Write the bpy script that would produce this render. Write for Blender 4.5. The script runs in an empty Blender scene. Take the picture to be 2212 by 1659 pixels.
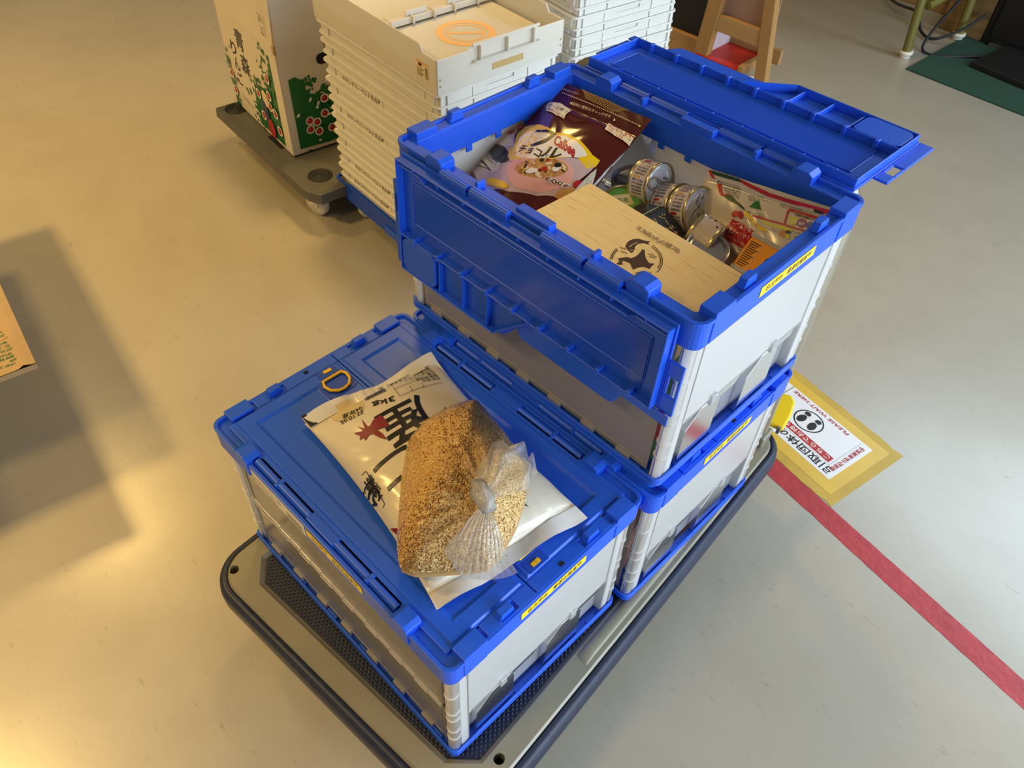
import bpy, bmesh, math, random
from mathutils import Matrix, Vector, noise

random.seed(7)
SC = bpy.context.scene
COL = SC.collection
PI = math.pi

# ------------------------------------------------------------------ camera
cd = bpy.data.cameras.new('camera')
cam = bpy.data.objects.new('camera', cd)
COL.objects.link(cam)
RX = (0.70393965, 0.70959547, 0.03071198)
RY = (0.53390974, -0.50014710, -0.68175748)
RZ = (-0.46841152, 0.49631355, -0.73093331)
CP = (0.82514744, -0.22967023, 1.21216532)
cam.matrix_world = Matrix(((RX[0], -RY[0], -RZ[0], CP[0]), (RX[1], -RY[1], -RZ[1], CP[1]),
                           (RX[2], -RY[2], -RZ[2], CP[2]), (0, 0, 0, 1)))
cd.sensor_fit = 'HORIZONTAL'
cd.sensor_width = 36.0
cd.lens = 1696.115 / 2212.0 * 36.0
cd.clip_start = 0.02
SC.camera = cam

# ------------------------------------------------------------------ light
FZ = -0.18                                   # floor level (trolley deck is z = 0)
w = bpy.data.worlds.new('world')
SC.world = w
w.use_nodes = True
bg = w.node_tree.nodes['Background']
bg.inputs[0].default_value = (0.86, 0.79, 0.70, 1)
bg.inputs[1].default_value = 0.15

def area(name, loc, target, sx, sy, power, col, spread=180):
    l = bpy.data.lights.new(name, 'AREA')
    l.shape = 'RECTANGLE'; l.size = sx; l.size_y = sy
    l.energy = power; l.color = col; l.spread = math.radians(spread)
    o = bpy.data.objects.new(name, l); COL.objects.link(o)
    o.location = loc
    o.rotation_euler = (Vector(target) - Vector(loc)).to_track_quat('-Z', 'Y').to_euler()
    return o
# daylight from the window front on the right, warm ceiling lamps over the left half of the hall
area('window_light', (1.95, 3.5, 1.50), (1.4, 0.5, 0.2), 3.9, 2.0, 175, (0.68, 0.85, 1.0))
area('window_light', (3.7, 0.7, 1.05), (0.3, 0.7, 0.25), 3.0, 1.7, 150, (0.76, 0.88, 1.0))
WARM = (1.0, 0.64, 0.20)
area('ceiling_lamp_light', (-1.45, -1.30, 2.5), (-1.45, -1.30, 0), 0.35, 0.35, 43, WARM, 120)
area('ceiling_lamp_light', (-1.25, 1.5, 2.5), (-1.25, 1.5, 0), 0.35, 0.35, 17, WARM, 120)
area('ceiling_lamp_light', (-2.6, 0.0, 2.5), (-2.6, 0.0, 0), 0.35, 0.35, 19, WARM, 120)
area('ceiling_lamp_light', (0.0, -1.5, 2.5), (0.0, -1.5, 0), 0.35, 0.35, 16, WARM, 120)
SC.view_settings.view_transform = 'Standard'
SC.view_settings.look = 'None'
SC.view_settings.exposure = 0.0
SC.view_settings.gamma = 1.0
SC.view_settings.use_curve_mapping = False

# ------------------------------------------------------------------ helpers
def S(r, g, b):
    f = lambda c: (c / 255.0) / 12.92 if c / 255.0 <= 0.04045 else ((c / 255.0 + 0.055) / 1.055) ** 2.4
    return (f(r), f(g), f(b), 1.0)

MATS = {}
def mat(name, col, rough=0.5, metal=0.0, spec=0.5, coat=0.0, noise_scale=0, noise_amt=0.0, col2=None,
        bump=0.0, bump_scale=200, stretch=(1, 1, 1), translucent=0.0):
    if name in MATS:
        return MATS[name]
    m = bpy.data.materials.new(name); m.use_nodes = True
    nt = m.node_tree; N = nt.nodes; L = nt.links
    b = N['Principled BSDF']
    b.inputs['Base Color'].default_value = col
    b.inputs['Roughness'].default_value = rough
    b.inputs['Metallic'].default_value = metal
    b.inputs['Specular IOR Level'].default_value = spec
    b.inputs['Coat Weight'].default_value = coat
    b.inputs['Coat Roughness'].default_value = 0.12
    if noise_scale or bump:
        tc = N.new('ShaderNodeTexCoord'); mp = N.new('ShaderNodeMapping')
        mp.inputs['Scale'].default_value = stretch
        L.new(tc.outputs['Object'], mp.inputs['Vector'])
    if noise_scale:
        n = N.new('ShaderNodeTexNoise'); n.inputs['Scale'].default_value = noise_scale
        n.inputs['Detail'].default_value = 6; n.inputs['Roughness'].default_value = 0.6
        L.new(mp.outputs[0], n.inputs['Vector'])
        r = N.new('ShaderNodeValToRGB')
        r.color_ramp.elements[0].position = 0.35; r.color_ramp.elements[1].position = 0.68
        c2 = col2 or tuple([c * (1 - noise_amt) for c in col[:3]] + [1])
        r.color_ramp.elements[0].color = c2; r.color_ramp.elements[1].color = col
        L.new(n.outputs['Fac'], r.inputs[0]); L.new(r.outputs[0], b.inputs['Base Color'])
    if bump:
        n2 = N.new('ShaderNodeTexNoise'); n2.inputs['Scale'].default_value = bump_scale
        n2.inputs['Detail'].default_value = 4
        L.new(mp.outputs[0], n2.inputs['Vector'])
        bp = N.new('ShaderNodeBump'); bp.inputs['Strength'].default_value = bump
        bp.inputs['Distance'].default_value = 0.002
        L.new(n2.outputs['Fac'], bp.inputs['Height']); L.new(bp.outputs[0], b.inputs['Normal'])
    if translucent:
        t = N.new('ShaderNodeBsdfTranslucent'); t.inputs[0].default_value = col
        mx = N.new('ShaderNodeMixShader'); mx.inputs[0].default_value = translucent
        L.new(b.outputs[0], mx.inputs[1]); L.new(t.outputs[0], mx.inputs[2])
        L.new(mx.outputs[0], N['Material Output'].inputs['Surface'])
    MATS[name] = m
    return m

def clear_mat(name, col, see, rough, haze_col=None, bump=0.0, bump_scale=40.0, through=0.5, ior=1.45):
    """thin clear plastic: part see-through, part milky (diffuse both ways), a glossy skin"""
    m = bpy.data.materials.new(name); m.use_nodes = True
    nt = m.node_tree; N = nt.nodes; L = nt.links
    b = N['Principled BSDF']
    b.inputs['Base Color'].default_value = haze_col or col
    b.inputs['Roughness'].default_value = rough
    t = N.new('ShaderNodeBsdfTranslucent'); t.inputs[0].default_value = haze_col or col
    mx = N.new('ShaderNodeMixShader'); mx.inputs[0].default_value = through
    L.new(b.outputs[0], mx.inputs[1]); L.new(t.outputs[0], mx.inputs[2])
    tr = N.new('ShaderNodeBsdfTransparent'); tr.inputs[0].default_value = col
    m2 = N.new('ShaderNodeMixShader'); m2.inputs[0].default_value = see
    L.new(mx.outputs[0], m2.inputs[1]); L.new(tr.outputs[0], m2.inputs[2])
    g = N.new('ShaderNodeBsdfGlossy'); g.inputs['Roughness'].default_value = rough
    fr = N.new('ShaderNodeFresnel'); fr.inputs[0].default_value = ior
    m3 = N.new('ShaderNodeMixShader')
    L.new(fr.outputs[0], m3.inputs[0]); L.new(m2.outputs[0], m3.inputs[1]); L.new(g.outputs[0], m3.inputs[2])
    if bump:
        tc = N.new('ShaderNodeTexCoord'); n = N.new('ShaderNodeTexNoise')
        n.inputs['Scale'].default_value = bump_scale; n.inputs['Detail'].default_value = 3
        L.new(tc.outputs['Object'], n.inputs['Vector'])
        bp = N.new('ShaderNodeBump'); bp.inputs['Strength'].default_value = bump; bp.inputs['Distance'].default_value = 0.006
        L.new(n.outputs['Fac'], bp.inputs['Height'])
        L.new(bp.outputs[0], g.inputs['Normal']); L.new(bp.outputs[0], fr.inputs['Normal'])
    L.new(m3.outputs[0], N['Material Output'].inputs['Surface'])
    MATS[name] = m
    return m

def offset_poly(pts, d):
    """inward offset of a counter-clockwise polygon"""
    n = len(pts); out = []
    for i in range(n):
        a, b, c = Vector(pts[i - 1]), Vector(pts[i]), Vector(pts[(i + 1) % n])
        e1 = (b - a).normalized(); e2 = (c - b).normalized()
        n1 = Vector((-e1.y, e1.x)); n2 = Vector((-e2.y, e2.x))
        k = (n1 + n2); q = k.dot(n1)
        k = k / q if abs(q) > 0.25 else n1
        out.append((b.x + k.x * d, b.y + k.y * d))
    return out

def rrect(x0, y0, x1, y1, r, n=4):
    """rounded rectangle, counter-clockwise"""
    out = []
    for cx, cy, a0 in ((x1 - r, y0 + r, -90), (x1 - r, y1 - r, 0), (x0 + r, y1 - r, 90), (x0 + r, y0 + r, 180)):
        for k in range(n + 1):
            a = math.radians(a0 + 90.0 * k / n)
            out.append((cx + r * math.cos(a), cy + r * math.sin(a)))
    return out

class MB:
    def __init__(s):
        s.v = []; s.f = []; s.sm = []
    def add(s, vs, fs, smooth=False):
        o = len(s.v)
        s.v += [tuple(q) for q in vs]; s.f += [tuple(i + o for i in q) for q in fs]
        s.sm += [smooth] * len(fs)
        return s
    def box(s, x0, y0, z0, x1, y1, z1, M=None):
        vs = [(x, y, z) for z in (z0, z1) for y in (y0, y1) for x in (x0, x1)]
        if M is not None: vs = [M @ Vector(q) for q in vs]
        return s.add(vs, [(0, 2, 3, 1), (4, 5, 7, 6), (0, 1, 5, 4), (2, 6, 7, 3), (0, 4, 6, 2), (1, 3, 7, 5)])
    def prism(s, poly, z0, z1, M=None, top=None):
        """poly counter-clockwise in XY, extruded along Z; top = other outline for the upper end"""
        n = len(poly); tp = top or poly
        vs = [(x, y, z0) for x, y in poly] + [(x, y, z1) for x, y in tp]
        if M is not None: vs = [M @ Vector(q) for q in vs]
        fs = [tuple(range(n - 1, -1, -1)), tuple(range(n, 2 * n))]
        fs += [(i, (i + 1) % n, n + (i + 1) % n, n + i) for i in range(n)]
        return s.add(vs, fs)
    def ring(s, po, pi_, z0, z1):
        """tube wall between an outer and an inner outline (same count)"""
        n = len(po)
        vs = [(x, y, z0) for x, y in po] + [(x, y, z1) for x, y in po] + [(x, y, z1) for x, y in pi_] + [(x, y, z0) for x, y in pi_]
        fs = []
        for k in range(4):
            a = k * n; b = ((k + 1) % 4) * n
            fs += [(a + i, a + (i + 1) % n, b + (i + 1) % n, b + i) for i in range(n)]
        return s.add(vs, fs)
    def tube(s, path, r, n=10, cap=True, smooth=True):
        P = [Vector(q) for q in path]; rings = []
        up = None
        for i, q in enumerate(P):
            d = (P[min(i + 1, len(P) - 1)] - P[max(i - 1, 0)]).normalized()
            if up is None:
                up = Vector((0, 0, 1)) if abs(d.z) < 0.9 else Vector((1, 0, 0))
            x = d.cross(up).normalized(); up = x.cross(d).normalized()
            rr = r[i] if isinstance(r, (list, tuple)) else r
            rings.append([q + (x * math.cos(2 * PI * k / n) + up * math.sin(2 * PI * k / n)) * rr for k in range(n)])
        vs = [v for rg in rings for v in rg]
        fs = [(i * n + k, i * n + (k + 1) % n, (i + 1) * n + (k + 1) % n, (i + 1) * n + k)
              for i in range(len(P) - 1) for k in range(n)]
        o = len(vs)
        s.add(vs, fs, smooth)
        if cap:
            s.add(rings[0], [tuple(range(n))]); s.add(rings[-1], [tuple(range(n - 1, -1, -1))])
        return s
    def lathe(s, prof, n=32, M=None, smooth=True):
        """profile of (r, z) turned about Z"""
        vs = []; fs = []
        for r, z in prof:
            for k in range(n):
                a = 2 * PI * k / n
                vs.append(Vector((r * math.cos(a), r * math.sin(a), z)))
        if M is not None: vs = [M @ q for q in vs]
        for i in range(len(prof) - 1):
            for k in range(n):
                fs.append((i * n + k, i * n + (k + 1) % n, (i + 1) * n + (k + 1) % n, (i + 1) * n + k))
        return s.add(vs, fs, smooth)
    def wall(s, pts, t, z0, z1, closed=False):
        """upright strip of thickness t along a 2D polyline"""
        n = len(pts); L_ = []; R_ = []
        for i in range(n):
            a = Vector(pts[i - 1] if (closed or i) else pts[0]); b = Vector(pts[i])
            c = Vector(pts[(i + 1) % n] if (closed or i < n - 1) else pts[-1])
            e1 = (b - a); e2 = (c - b)
            if e1.length < 1e-9: e1 = e2
            if e2.length < 1e-9: e2 = e1
            e1.normalize(); e2.normalize()
            n1 = Vector((-e1.y, e1.x)); n2 = Vector((-e2.y, e2.x)); k = n1 + n2; q = k.dot(n1)
            k = k / q if abs(q) > 0.3 else n1
            L_.append(b + k * t / 2); R_.append(b - k * t / 2)
        m = n if closed else n - 1
        for i in range(m):
            j = (i + 1) % n
            q = [(R_[i].x, R_[i].y), (R_[j].x, R_[j].y), (L_[j].x, L_[j].y), (L_[i].x, L_[i].y)]
            s.prism(q, z0, z1)
        return s
    def grid(s, fn, nu, nv, smooth=True, flip=False):
        vs = [fn(i / nu, j / nv) for j in range(nv + 1) for i in range(nu + 1)]
        w_ = nu + 1
        fs = [(j * w_ + i, j * w_ + i + 1, (j + 1) * w_ + i + 1, (j + 1) * w_ + i) for j in range(nv) for i in range(nu)]
        if flip: fs = [q[::-1] for q in fs]
        return s.add(vs, fs, smooth)
    def build(s, name, m, parent=None, M=None, bevel=0.0, seg=2, kind=None):
        me = bpy.data.meshes.new(name)
        me.from_pydata(s.v, [], s.f); me.update()
        me.polygons.foreach_set('use_smooth', s.sm)
        if m is not None: me.materials.append(m if not isinstance(m, str) else MATS[m])
        o = bpy.data.objects.new(name, me); COL.objects.link(o)
        if parent is not None: o.parent = parent
        if M is not None: o.matrix_local = M
        if bevel:
            b = o.modifiers.new('bevel', 'BEVEL'); b.width = bevel; b.segments = seg
            b.limit_method = 'ANGLE'; b.angle_limit = math.radians(40)
        if kind: o['kind'] = kind
        return o

def tag(o, label, cat, group=None):
    o['label'] = label; o['category'] = cat
    if group: o['group'] = group
    return o
def thing(name, label, cat, loc=(0, 0, 0), rz=0.0, group=None, M=None):
    o = bpy.data.objects.new(name, None); COL.objects.link(o)
    o.empty_display_size = 0.05
    if M is not None: o.matrix_local = M
    else:
        o.location = loc; o.rotation_euler = (0, 0, rz)
    return tag(o, label, cat, group)
def struct(o):
    o['kind'] = 'structure'; return o
def copy_tree(o, parent=None):
    c = o.copy(); COL.objects.link(c); c.parent = parent
    for ch in o.children: copy_tree(ch, c)
    return c
def TR(x, y, z): return Matrix.Translation((x, y, z))
def RO(deg, ax): return Matrix.Rotation(math.radians(deg), 4, ax)

# flat print: outlines and lettering laid on a surface function S(u, v) -> (point, normal)
_TXT = {}
def glyphs(body, bold=0.0, shear=0.0, cols=None):
    """lettering as a 2D mesh scaled into the unit square"""
    key = (body, bold, shear)
    if key in _TXT: return _TXT[key]
    c = bpy.data.curves.new('t', 'FONT'); c.body = body; c.size = 1.0; c.offset = bold; c.shear = shear
    c.resolution_u = 3; c.space_line = 0.95
    o = bpy.data.objects.new('t', c); COL.objects.link(o)
    dg = bpy.context.evaluated_depsgraph_get()
    me = bpy.data.meshes.new_from_object(o.evaluated_get(dg))
    vs = [(q.co.x, q.co.y) for q in me.vertices]; fs = [tuple(p_.vertices) for p_ in me.polygons]
    bpy.data.objects.remove(o); bpy.data.curves.remove(c); bpy.data.meshes.remove(me)
    if not vs: vs = [(0, 0), (1, 0), (0, 1)]; fs = []
    x0 = min(q[0] for q in vs); x1 = max(q[0] for q in vs); y0 = min(q[1] for q in vs); y1 = max(q[1] for q in vs)
    w_ = max(x1 - x0, 1e-6); h_ = max(y1 - y0, 1e-6)
    r = ([((q[0] - x0) / w_, (q[1] - y0) / h_) for q in vs], fs, w_ / h_)
    _TXT[key] = r
    return r

class Print:
    """collects flat print in (u, v); build() lays it on a surface as one mesh part per ink"""
    def __init__(s, surf, lift=0.0006, fine=0.0):
        s.surf = surf; s.ink = {}; s.lift = lift; s.layer = 0; s.fine = fine
    def _add(s, ink, vs, fs):
        b = s.ink.setdefault(ink, ([], []))
        o = len(b[0]); s.layer += 1
        b[0].extend((q[0], q[1], s.layer) for q in vs); b[1].extend(tuple(i + o for i in q) for q in fs)
    def poly(s, ink, pts):
        s._add(ink, pts, [tuple(range(len(pts)))]); return s
    def ellipse(s, ink, c, rx, ry, rot=0.0, n=20, a0=0.0, a1=360.0, ring=0.0):
        pts = []; inn = []
        full = abs(a1 - a0 - 360.0) < 1e-6
        for k in range(n + (0 if full else 1)):
            a = math.radians(a0 + (a1 - a0) * k / n); x = math.cos(a); y = math.sin(a)
            for t, L_ in ((1.0, pts), (1.0 - ring, inn)):
                L_.append((c[0] + (x * rx * math.cos(rot) - y * ry * math.sin(rot)) * t,
                           c[1] + (x * rx * math.sin(rot) + y * ry * math.cos(rot)) * t))
        if ring:
            m = len(pts)
            fs = [(i, (i + 1) % m, m + (i + 1) % m, m + i) for i in range(m if full else m - 1)]
            s._add(ink, pts + inn, fs)
        else:
            s.poly(ink, pts)
        return s
    def line(s, ink, pts, t):
        for a, b in zip(pts[:-1], pts[1:]):
            d = Vector((b[0] - a[0], b[1] - a[1]))
            if d.length < 1e-9: continue
            n_ = Vector((-d.y, d.x)).normalized() * t / 2
            s._add(ink, [(a[0] - n_.x, a[1] - n_.y), (b[0] - n_.x, b[1] - n_.y), (b[0] + n_.x, b[1] + n_.y), (a[0] + n_.x, a[1] + n_.y)], [(0, 1, 2, 3)])
        return s
    def text(s, ink, body, p0, p1, p2, bold=0.0, shear=0.0):
        """p0 lower left, p1 lower right, p2 upper left corner of the lettering"""
        vs, fs, _ = glyphs(body, bold, shear)
        s._add(ink, [(p0[0] + x * (p1[0] - p0[0]) + y * (p2[0] - p0[0]), p0[1] + x * (p1[1] - p0[1]) + y * (p2[1] - p0[1])) for x, y in vs], fs)
        return s
    def build(s, parent, name='lettering', M=None):
        for ink, (vs, fs) in s.ink.items():
            bm = bmesh.new()
            ly = bm.verts.layers.float.new('k')
            bv = [bm.verts.new((q[0], q[1], 0.0)) for q in vs]
            for v_, q in zip(bv, vs): v_[ly] = q[2]
            for q in fs:
                try: bm.faces.new([bv[i] for i in q])
                except ValueError: pass
            if s.fine:
                for _ in range(7):
                    es = [e for e in bm.edges if e.calc_length() > s.fine]
                    if not es: break
                    bmesh.ops.triangulate(bm, faces=[f_ for f_ in bm.faces if len(f_.verts) > 4])
                    es = [e for e in bm.edges if e.calc_length() > s.fine]
                    bmesh.ops.subdivide_edges(bm, edges=es, cuts=1)
                bmesh.ops.triangulate(bm, faces=bm.faces[:])
            for v_ in bm.verts:
                p_, n_ = s.surf(v_.co.x, v_.co.y)
                v_.co = Vector(p_) + Vector(n_) * (s.lift + v_[ly] * 0.000016)
            me = bpy.data.meshes.new(name); bm.to_mesh(me); bm.free()
            me.materials.append(MATS[ink])
            o = bpy.data.objects.new(name, me); COL.objects.link(o); o.parent = parent
            o['kind'] = 'stuff'
            if M is not None: o.matrix_local = M
def plane(o, ex, ey):
    o = Vector(o); ex = Vector(ex); ey = Vector(ey); n_ = ex.cross(ey).normalized()
    return lambda u, v: (o + ex * u + ey * v, n_)
def patch_normal(fn, u, v, e=0.004):
    a = Vector(fn(u + e, v)) - Vector(fn(u - e, v)); b = Vector(fn(u, v + e)) - Vector(fn(u, v - e))
    n_ = a.cross(b)
    return n_.normalized() if n_.length > 1e-12 else Vector((0, 0, 1))
def on_patch(fn, flip=False):
    def f(u, v):
        n_ = patch_normal(fn, u, v)
        return Vector(fn(u, v)), (n_ if n_.z - 0.6 * n_.y > 0 else -n_)
    return f

# ------------------------------------------------------------------ inks and plastics
for n_, c_ in dict(ink_black=(22, 20, 20), ink_red=(178, 30, 38), ink_green=(14, 104, 48), ink_white=(236, 232, 224),
                   ink_brown=(70, 42, 22), ink_yellow=(238, 196, 20), ink_maroon=(96, 14, 10), ink_leaf=(132, 34, 40),
                   ink_grey=(150, 146, 140), ink_navy=(40, 46, 96), ink_orange=(236, 150, 24), ink_cream=(230, 214, 176),
                   ink_gold=(206, 170, 92), ink_pink=(226, 170, 160), ink_purple=(128, 40, 110), ink_blue=(40, 80, 160),
                   ink_oat=(190, 140, 76), ink_dark_green=(20, 62, 30), ink_lime=(206, 200, 70), ink_magenta=(206, 30, 76)).items():
    mat(n_, S(*c_), 0.35 if n_ not in ('ink_brown',) else 0.6)
mat('blue_plastic', S(36, 98, 236), 0.36, spec=0.5, translucent=0.12)
mat('blue_gloss', S(32, 86, 220), 0.14, spec=0.55, translucent=0.12)
mat('blue_plastic_deep', S(28, 78, 206), 0.38, spec=0.4, translucent=0.1)
mat('yellow_plastic', S(236, 186, 20), 0.35)
mat('yellow_label', S(250, 214, 40), 0.45)
mat('white_plastic', S(238, 236, 228), 0.42, translucent=0.12, noise_scale=9, noise_amt=0.06)
mat('milky_plastic', S(238, 234, 222), 0.38, translucent=0.25)
mat('grey_plastic', S(92, 92, 88), 0.5, noise_scale=30, noise_amt=0.12)
mat('black_rubber', S(34, 34, 36), 0.6)
clear_mat('frosted_plastic', S(250, 250, 250), 0.13, 0.28, haze_col=S(253, 252, 250), through=0.36)
clear_mat('post_plastic', S(250, 250, 250), 0.30, 0.45, haze_col=S(252, 251, 248), through=0.4, ior=1.2)
clear_mat('side_plastic', S(250, 248, 246), 0.50, 0.22, haze_col=S(252, 246, 240), through=0.5)
clear_mat('clear_plastic', S(250, 250, 250), 0.42, 0.16, haze_col=S(252, 252, 252), through=0.4)
# ------------------------------------------------------------------ the hall
def floor_material():
    m = bpy.data.materials.new('floor_vinyl'); m.use_nodes = True
    nt = m.node_tree; N = nt.nodes; L = nt.links; b = N['Principled BSDF']
    tc = N.new('ShaderNodeTexCoord')
    def noise_(sc, det, st=(1, 1, 1), rot=0.0):
        mp = N.new('ShaderNodeMapping'); mp.inputs['Scale'].default_value = st; mp.inputs['Rotation'].default_value = (0, 0, rot)
        L.new(tc.outputs['Object'], mp.inputs['Vector'])
        n = N.new('ShaderNodeTexNoise'); n.inputs['Scale'].default_value = sc; n.inputs['Detail'].default_value = det
        n.inputs['Roughness'].default_value = 0.62
        L.new(mp.outputs[0], n.inputs['Vector']); return n.outputs['Fac']
    def ramp(src, p0, p1, c0, c1):
        r = N.new('ShaderNodeValToRGB'); r.color_ramp.elements[0].position = p0; r.color_ramp.elements[1].position = p1
        r.color_ramp.elements[0].color = c0; r.color_ramp.elements[1].color = c1
        L.new(src, r.inputs[0]); return r.outputs[0]
    def mul(a, c, f):
        x = N.new('ShaderNodeMix'); x.data_type = 'RGBA'; x.blend_type = 'MULTIPLY'; x.inputs[0].default_value = f
        L.new(a, x.inputs[6]); L.new(c, x.inputs[7]); return x.outputs[2]
    W1 = (1, 1, 1, 1)
    base = ramp(noise_(1.6, 5), 0.3, 0.7, S(168, 161, 145), S(176, 169, 153))
    c = mul(base, ramp(noise_(7, 8), 0.36, 0.56, (0.90, 0.89, 0.87, 1), W1), 0.5)
    c = mul(c, ramp(noise_(26, 9, (1, 3.5, 1), 0.5), 0.30, 0.37, (0.62, 0.60, 0.57, 1), W1), 0.6)
    c = mul(c, ramp(noise_(95, 3, (1, 6, 1), 0.9), 0.22, 0.275, (0.40, 0.38, 0.36, 1), W1), 0.8)
    L.new(c, b.inputs['Base Color'])
    rr = N.new('ShaderNodeMapRange'); rr.inputs[3].default_value = 0.22; rr.inputs[4].default_value = 0.40
    L.new(noise_(6, 6), rr.inputs[0]); L.new(rr.outputs[0], b.inputs['Roughness'])
    b.inputs['Specular IOR Level'].default_value = 0.85
    b.inputs['Coat Weight'].default_value = 0.4; b.inputs['Coat Roughness'].default_value = 0.22
    bp = N.new('ShaderNodeBump'); bp.inputs['Strength'].default_value = 0.05; bp.inputs['Distance'].default_value = 0.003
    L.new(noise_(18, 5), bp.inputs['Height']); L.new(bp.outputs[0], b.inputs['Normal'])
    MATS['floor_vinyl'] = m
floor_material()
struct(MB().box(-7, -4, FZ - 0.05, 6, 6.5, FZ).build('floor', 'floor_vinyl'))

mat('plywood', S(150, 116, 66), 0.6, noise_scale=6, noise_amt=0.45, stretch=(1, 1, 5))
struct(MB().box(-7, 3.60, FZ, -0.135, 3.70, 2.6).box(-0.30, 3.575, FZ, -0.12, 3.60, 2.6).build('wall_back', 'plywood', bevel=0.003))
mat('wall_paint', S(150, 140, 120), 0.8)
struct(MB().box(-0.135, 3.60, FZ, 6, 3.70, 2.6).build('wall_right', 'wall_paint'))
mat('window_frame', S(190, 190, 188), 0.4, metal=0.4)
wf = MB()
for x0, x1, z0, z1 in ((0.0, 3.9, 0.48, 0.52), (0.0, 3.9, 2.50, 2.54), (0.0, 0.04, 0.52, 2.50), (1.28, 1.32, 0.52, 2.50), (2.58, 2.62, 0.52, 2.50), (3.86, 3.9, 0.52, 2.50)): wf.box(x0, 3.575, z0, x1, 3.60, z1)
struct(wf.build('window_1', 'window_frame'))
mat('skirting_grey', S(150, 138, 112), 0.6)
struct(MB().box(-7, 3.592, FZ, -0.30, 3.60, FZ + 0.05).build('baseboard_back', 'skirting_grey'))

# red and yellow marking tape with the waiting sign, turned 10.5 degrees to the room
EA = Vector((0.9833, -0.1822, 0)); EB = Vector((0.1822, 0.9833, 0)); EO = Vector((0.6182, 1.0225, FZ))
def floor_pt(a, b, z=0.0): return EO + EA * a + EB * b + Vector((0, 0, z))
MS = Matrix(((EA.x, EB.x, 0, EO.x), (EA.y, EB.y, 0, EO.y), (0, 0, 1, EO.z), (0, 0, 0, 1)))
mat('red_tape', S(186, 52, 58), 0.42, noise_scale=22, noise_amt=0.22, bump=0.5, bump_scale=60)
def ragged(a0, a1, b0, b1, amp, n=60, seed=1):
    r = random.Random(seed)
    lo = [(a0 + (a1 - a0) * i / n, b0 + r.uniform(-amp, amp) * (3.5 if r.random() < 0.06 else 1)) for i in range(n + 1)]
    hi = [(a0 + (a1 - a0) * i / n, b1 + r.uniform(-amp, amp) * (3.5 if r.random() < 0.06 else 1)) for i in range(n, -1, -1)]
    return lo + hi
tape = tag(MB().prism(ragged(-0.75, 1.6, -0.104, -0.0545, 0.0006, 110, 3), 0.0, 0.0007).build('floor_marking_tape', 'red_tape', M=MS),
           'worn red floor marking tape running out from under the trolley', 'tape')
mat('yellow_tape', S(206, 172, 66), 0.4, noise_scale=14, noise_amt=0.18)
mat('yellow_tape_light', S(226, 186, 62), 0.3, noise_scale=14, noise_amt=0.12)
sg = thing('floor_sign', 'white waiting sign stuck to the floor inside a yellow tape border', 'sign', M=MS)
MB().prism(ragged(-0.36, 0.050, -0.0535, 0.198, 0.0012, 30, 5), 0.0003, 0.0010).build('tape_border', 'yellow_tape', sg)
MB().prism(ragged(-0.34, 0.028, -0.030, 0.176, 0.0002, 12, 6), 0.0010, 0.0015).build('tape_overlay', 'yellow_tape_light', sg)
mat('sign_paper', S(232, 234, 238), 0.28)
MB().box(-0.33, 0.0, 0.0015, 0.0, 0.1505, 0.0019).build('paper', 'sign_paper', sg)
P_ = Print(plane((0, 0, 0.0020), (1, 0, 0), (0, 1, 0)), lift=0.00012)
# the sign is read from its far side: text runs towards -a, its top points to -b
def st(ink, body, a0, a1, b_base, b_top, bold=0.0, shear=0.0):
    P_.text(ink, body, (a0, b_base), (a1, b_base), (a0, b_top), bold, shear)
st('ink_black', '引取団体の皆さま', -0.012, -0.262, 0.030, 0.007, 0.016)
P_.poly('ink_red', [(-0.258, 0.0365), (-0.033, 0.0365), (-0.033, 0.0555), (-0.258, 0.0555)])
st('ink_white', 'こちらでお待ちください', -0.040, -0.250, 0.0530, 0.0395, 0.012)
P_.ellipse('ink_black', (-0.140, 0.094), 0.037, 0.033, n=40, ring=0.09)
for cx in (-0.125, -0.156):
    P_.ellipse('ink_black', (cx, 0.0875), 0.0095, 0.0145, rot=0.10 if cx > -0.14 else -0.10, n=20)
    P_.ellipse('ink_black', (cx, 0.1100), 0.0080, 0.0070, n=16)
    P_.poly('ink_white', [(cx - 0.011, 0.1025), (cx + 0.011, 0.1025), (cx + 0.011, 0.1040), (cx - 0.011, 0.1040)])
st('ink_red', 'PLEASE WAIT HERE', -0.060, -0.225, 0.1445, 0.1355, 0.016, 0.12)
for i, ch in enumerate('感染防止対策実施中'):
    b_ = 0.024 + i * 0.0128
    P_.text('ink_red', ch, (-0.009, b_ + 0.0118), (-0.0215, b_ + 0.0118), (-0.009, b_), 0.014)
P_.line('ink_grey', [(-0.027, 0.030), (-0.027, 0.148)], 0.0006).line('ink_grey', [(-0.027, 0.0325), (-0.30, 0.0325)], 0.0005)
P_.line('ink_grey', [(-0.235, 0.058), (-0.235, 0.150)], 0.0022)
P_.build(sg)

# ------------------------------------------------------------------ far corner of the hall
mat('olive_metal', S(112, 106, 44), 0.45)
mat('white_cap', S(226, 220, 204), 0.5)
tb = thing('work_table', 'table with slanting olive green tube legs and white feet by the back wall', 'table', (-0.267, 3.182, FZ))
for dx, dy, tx in ((0, 0, -0.07), (0.07, 0.345, -0.05), (-1.1, 0.0, -0.05), (-1.03, 0.345, -0.05)):
    MB().tube([(dx, dy, 0.022), (dx + tx, dy + 0.01, 0.70)], 0.0175, 10).build('leg', 'olive_metal', tb)
    MB().lathe([(0.0, 0), (0.019, 0), (0.021, 0.004), (0.021, 0.014), (0.027, 0.018), (0.027, 0.028), (0.0, 0.028)], 16, TR(dx, dy, 0)).build('foot_cap', 'white_cap', tb)
MB().tube([(0.006, 0.02, 0.20), (0.07, 0.345, 0.26)], 0.016, 10).build('brace', 'olive_metal', tb)
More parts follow.
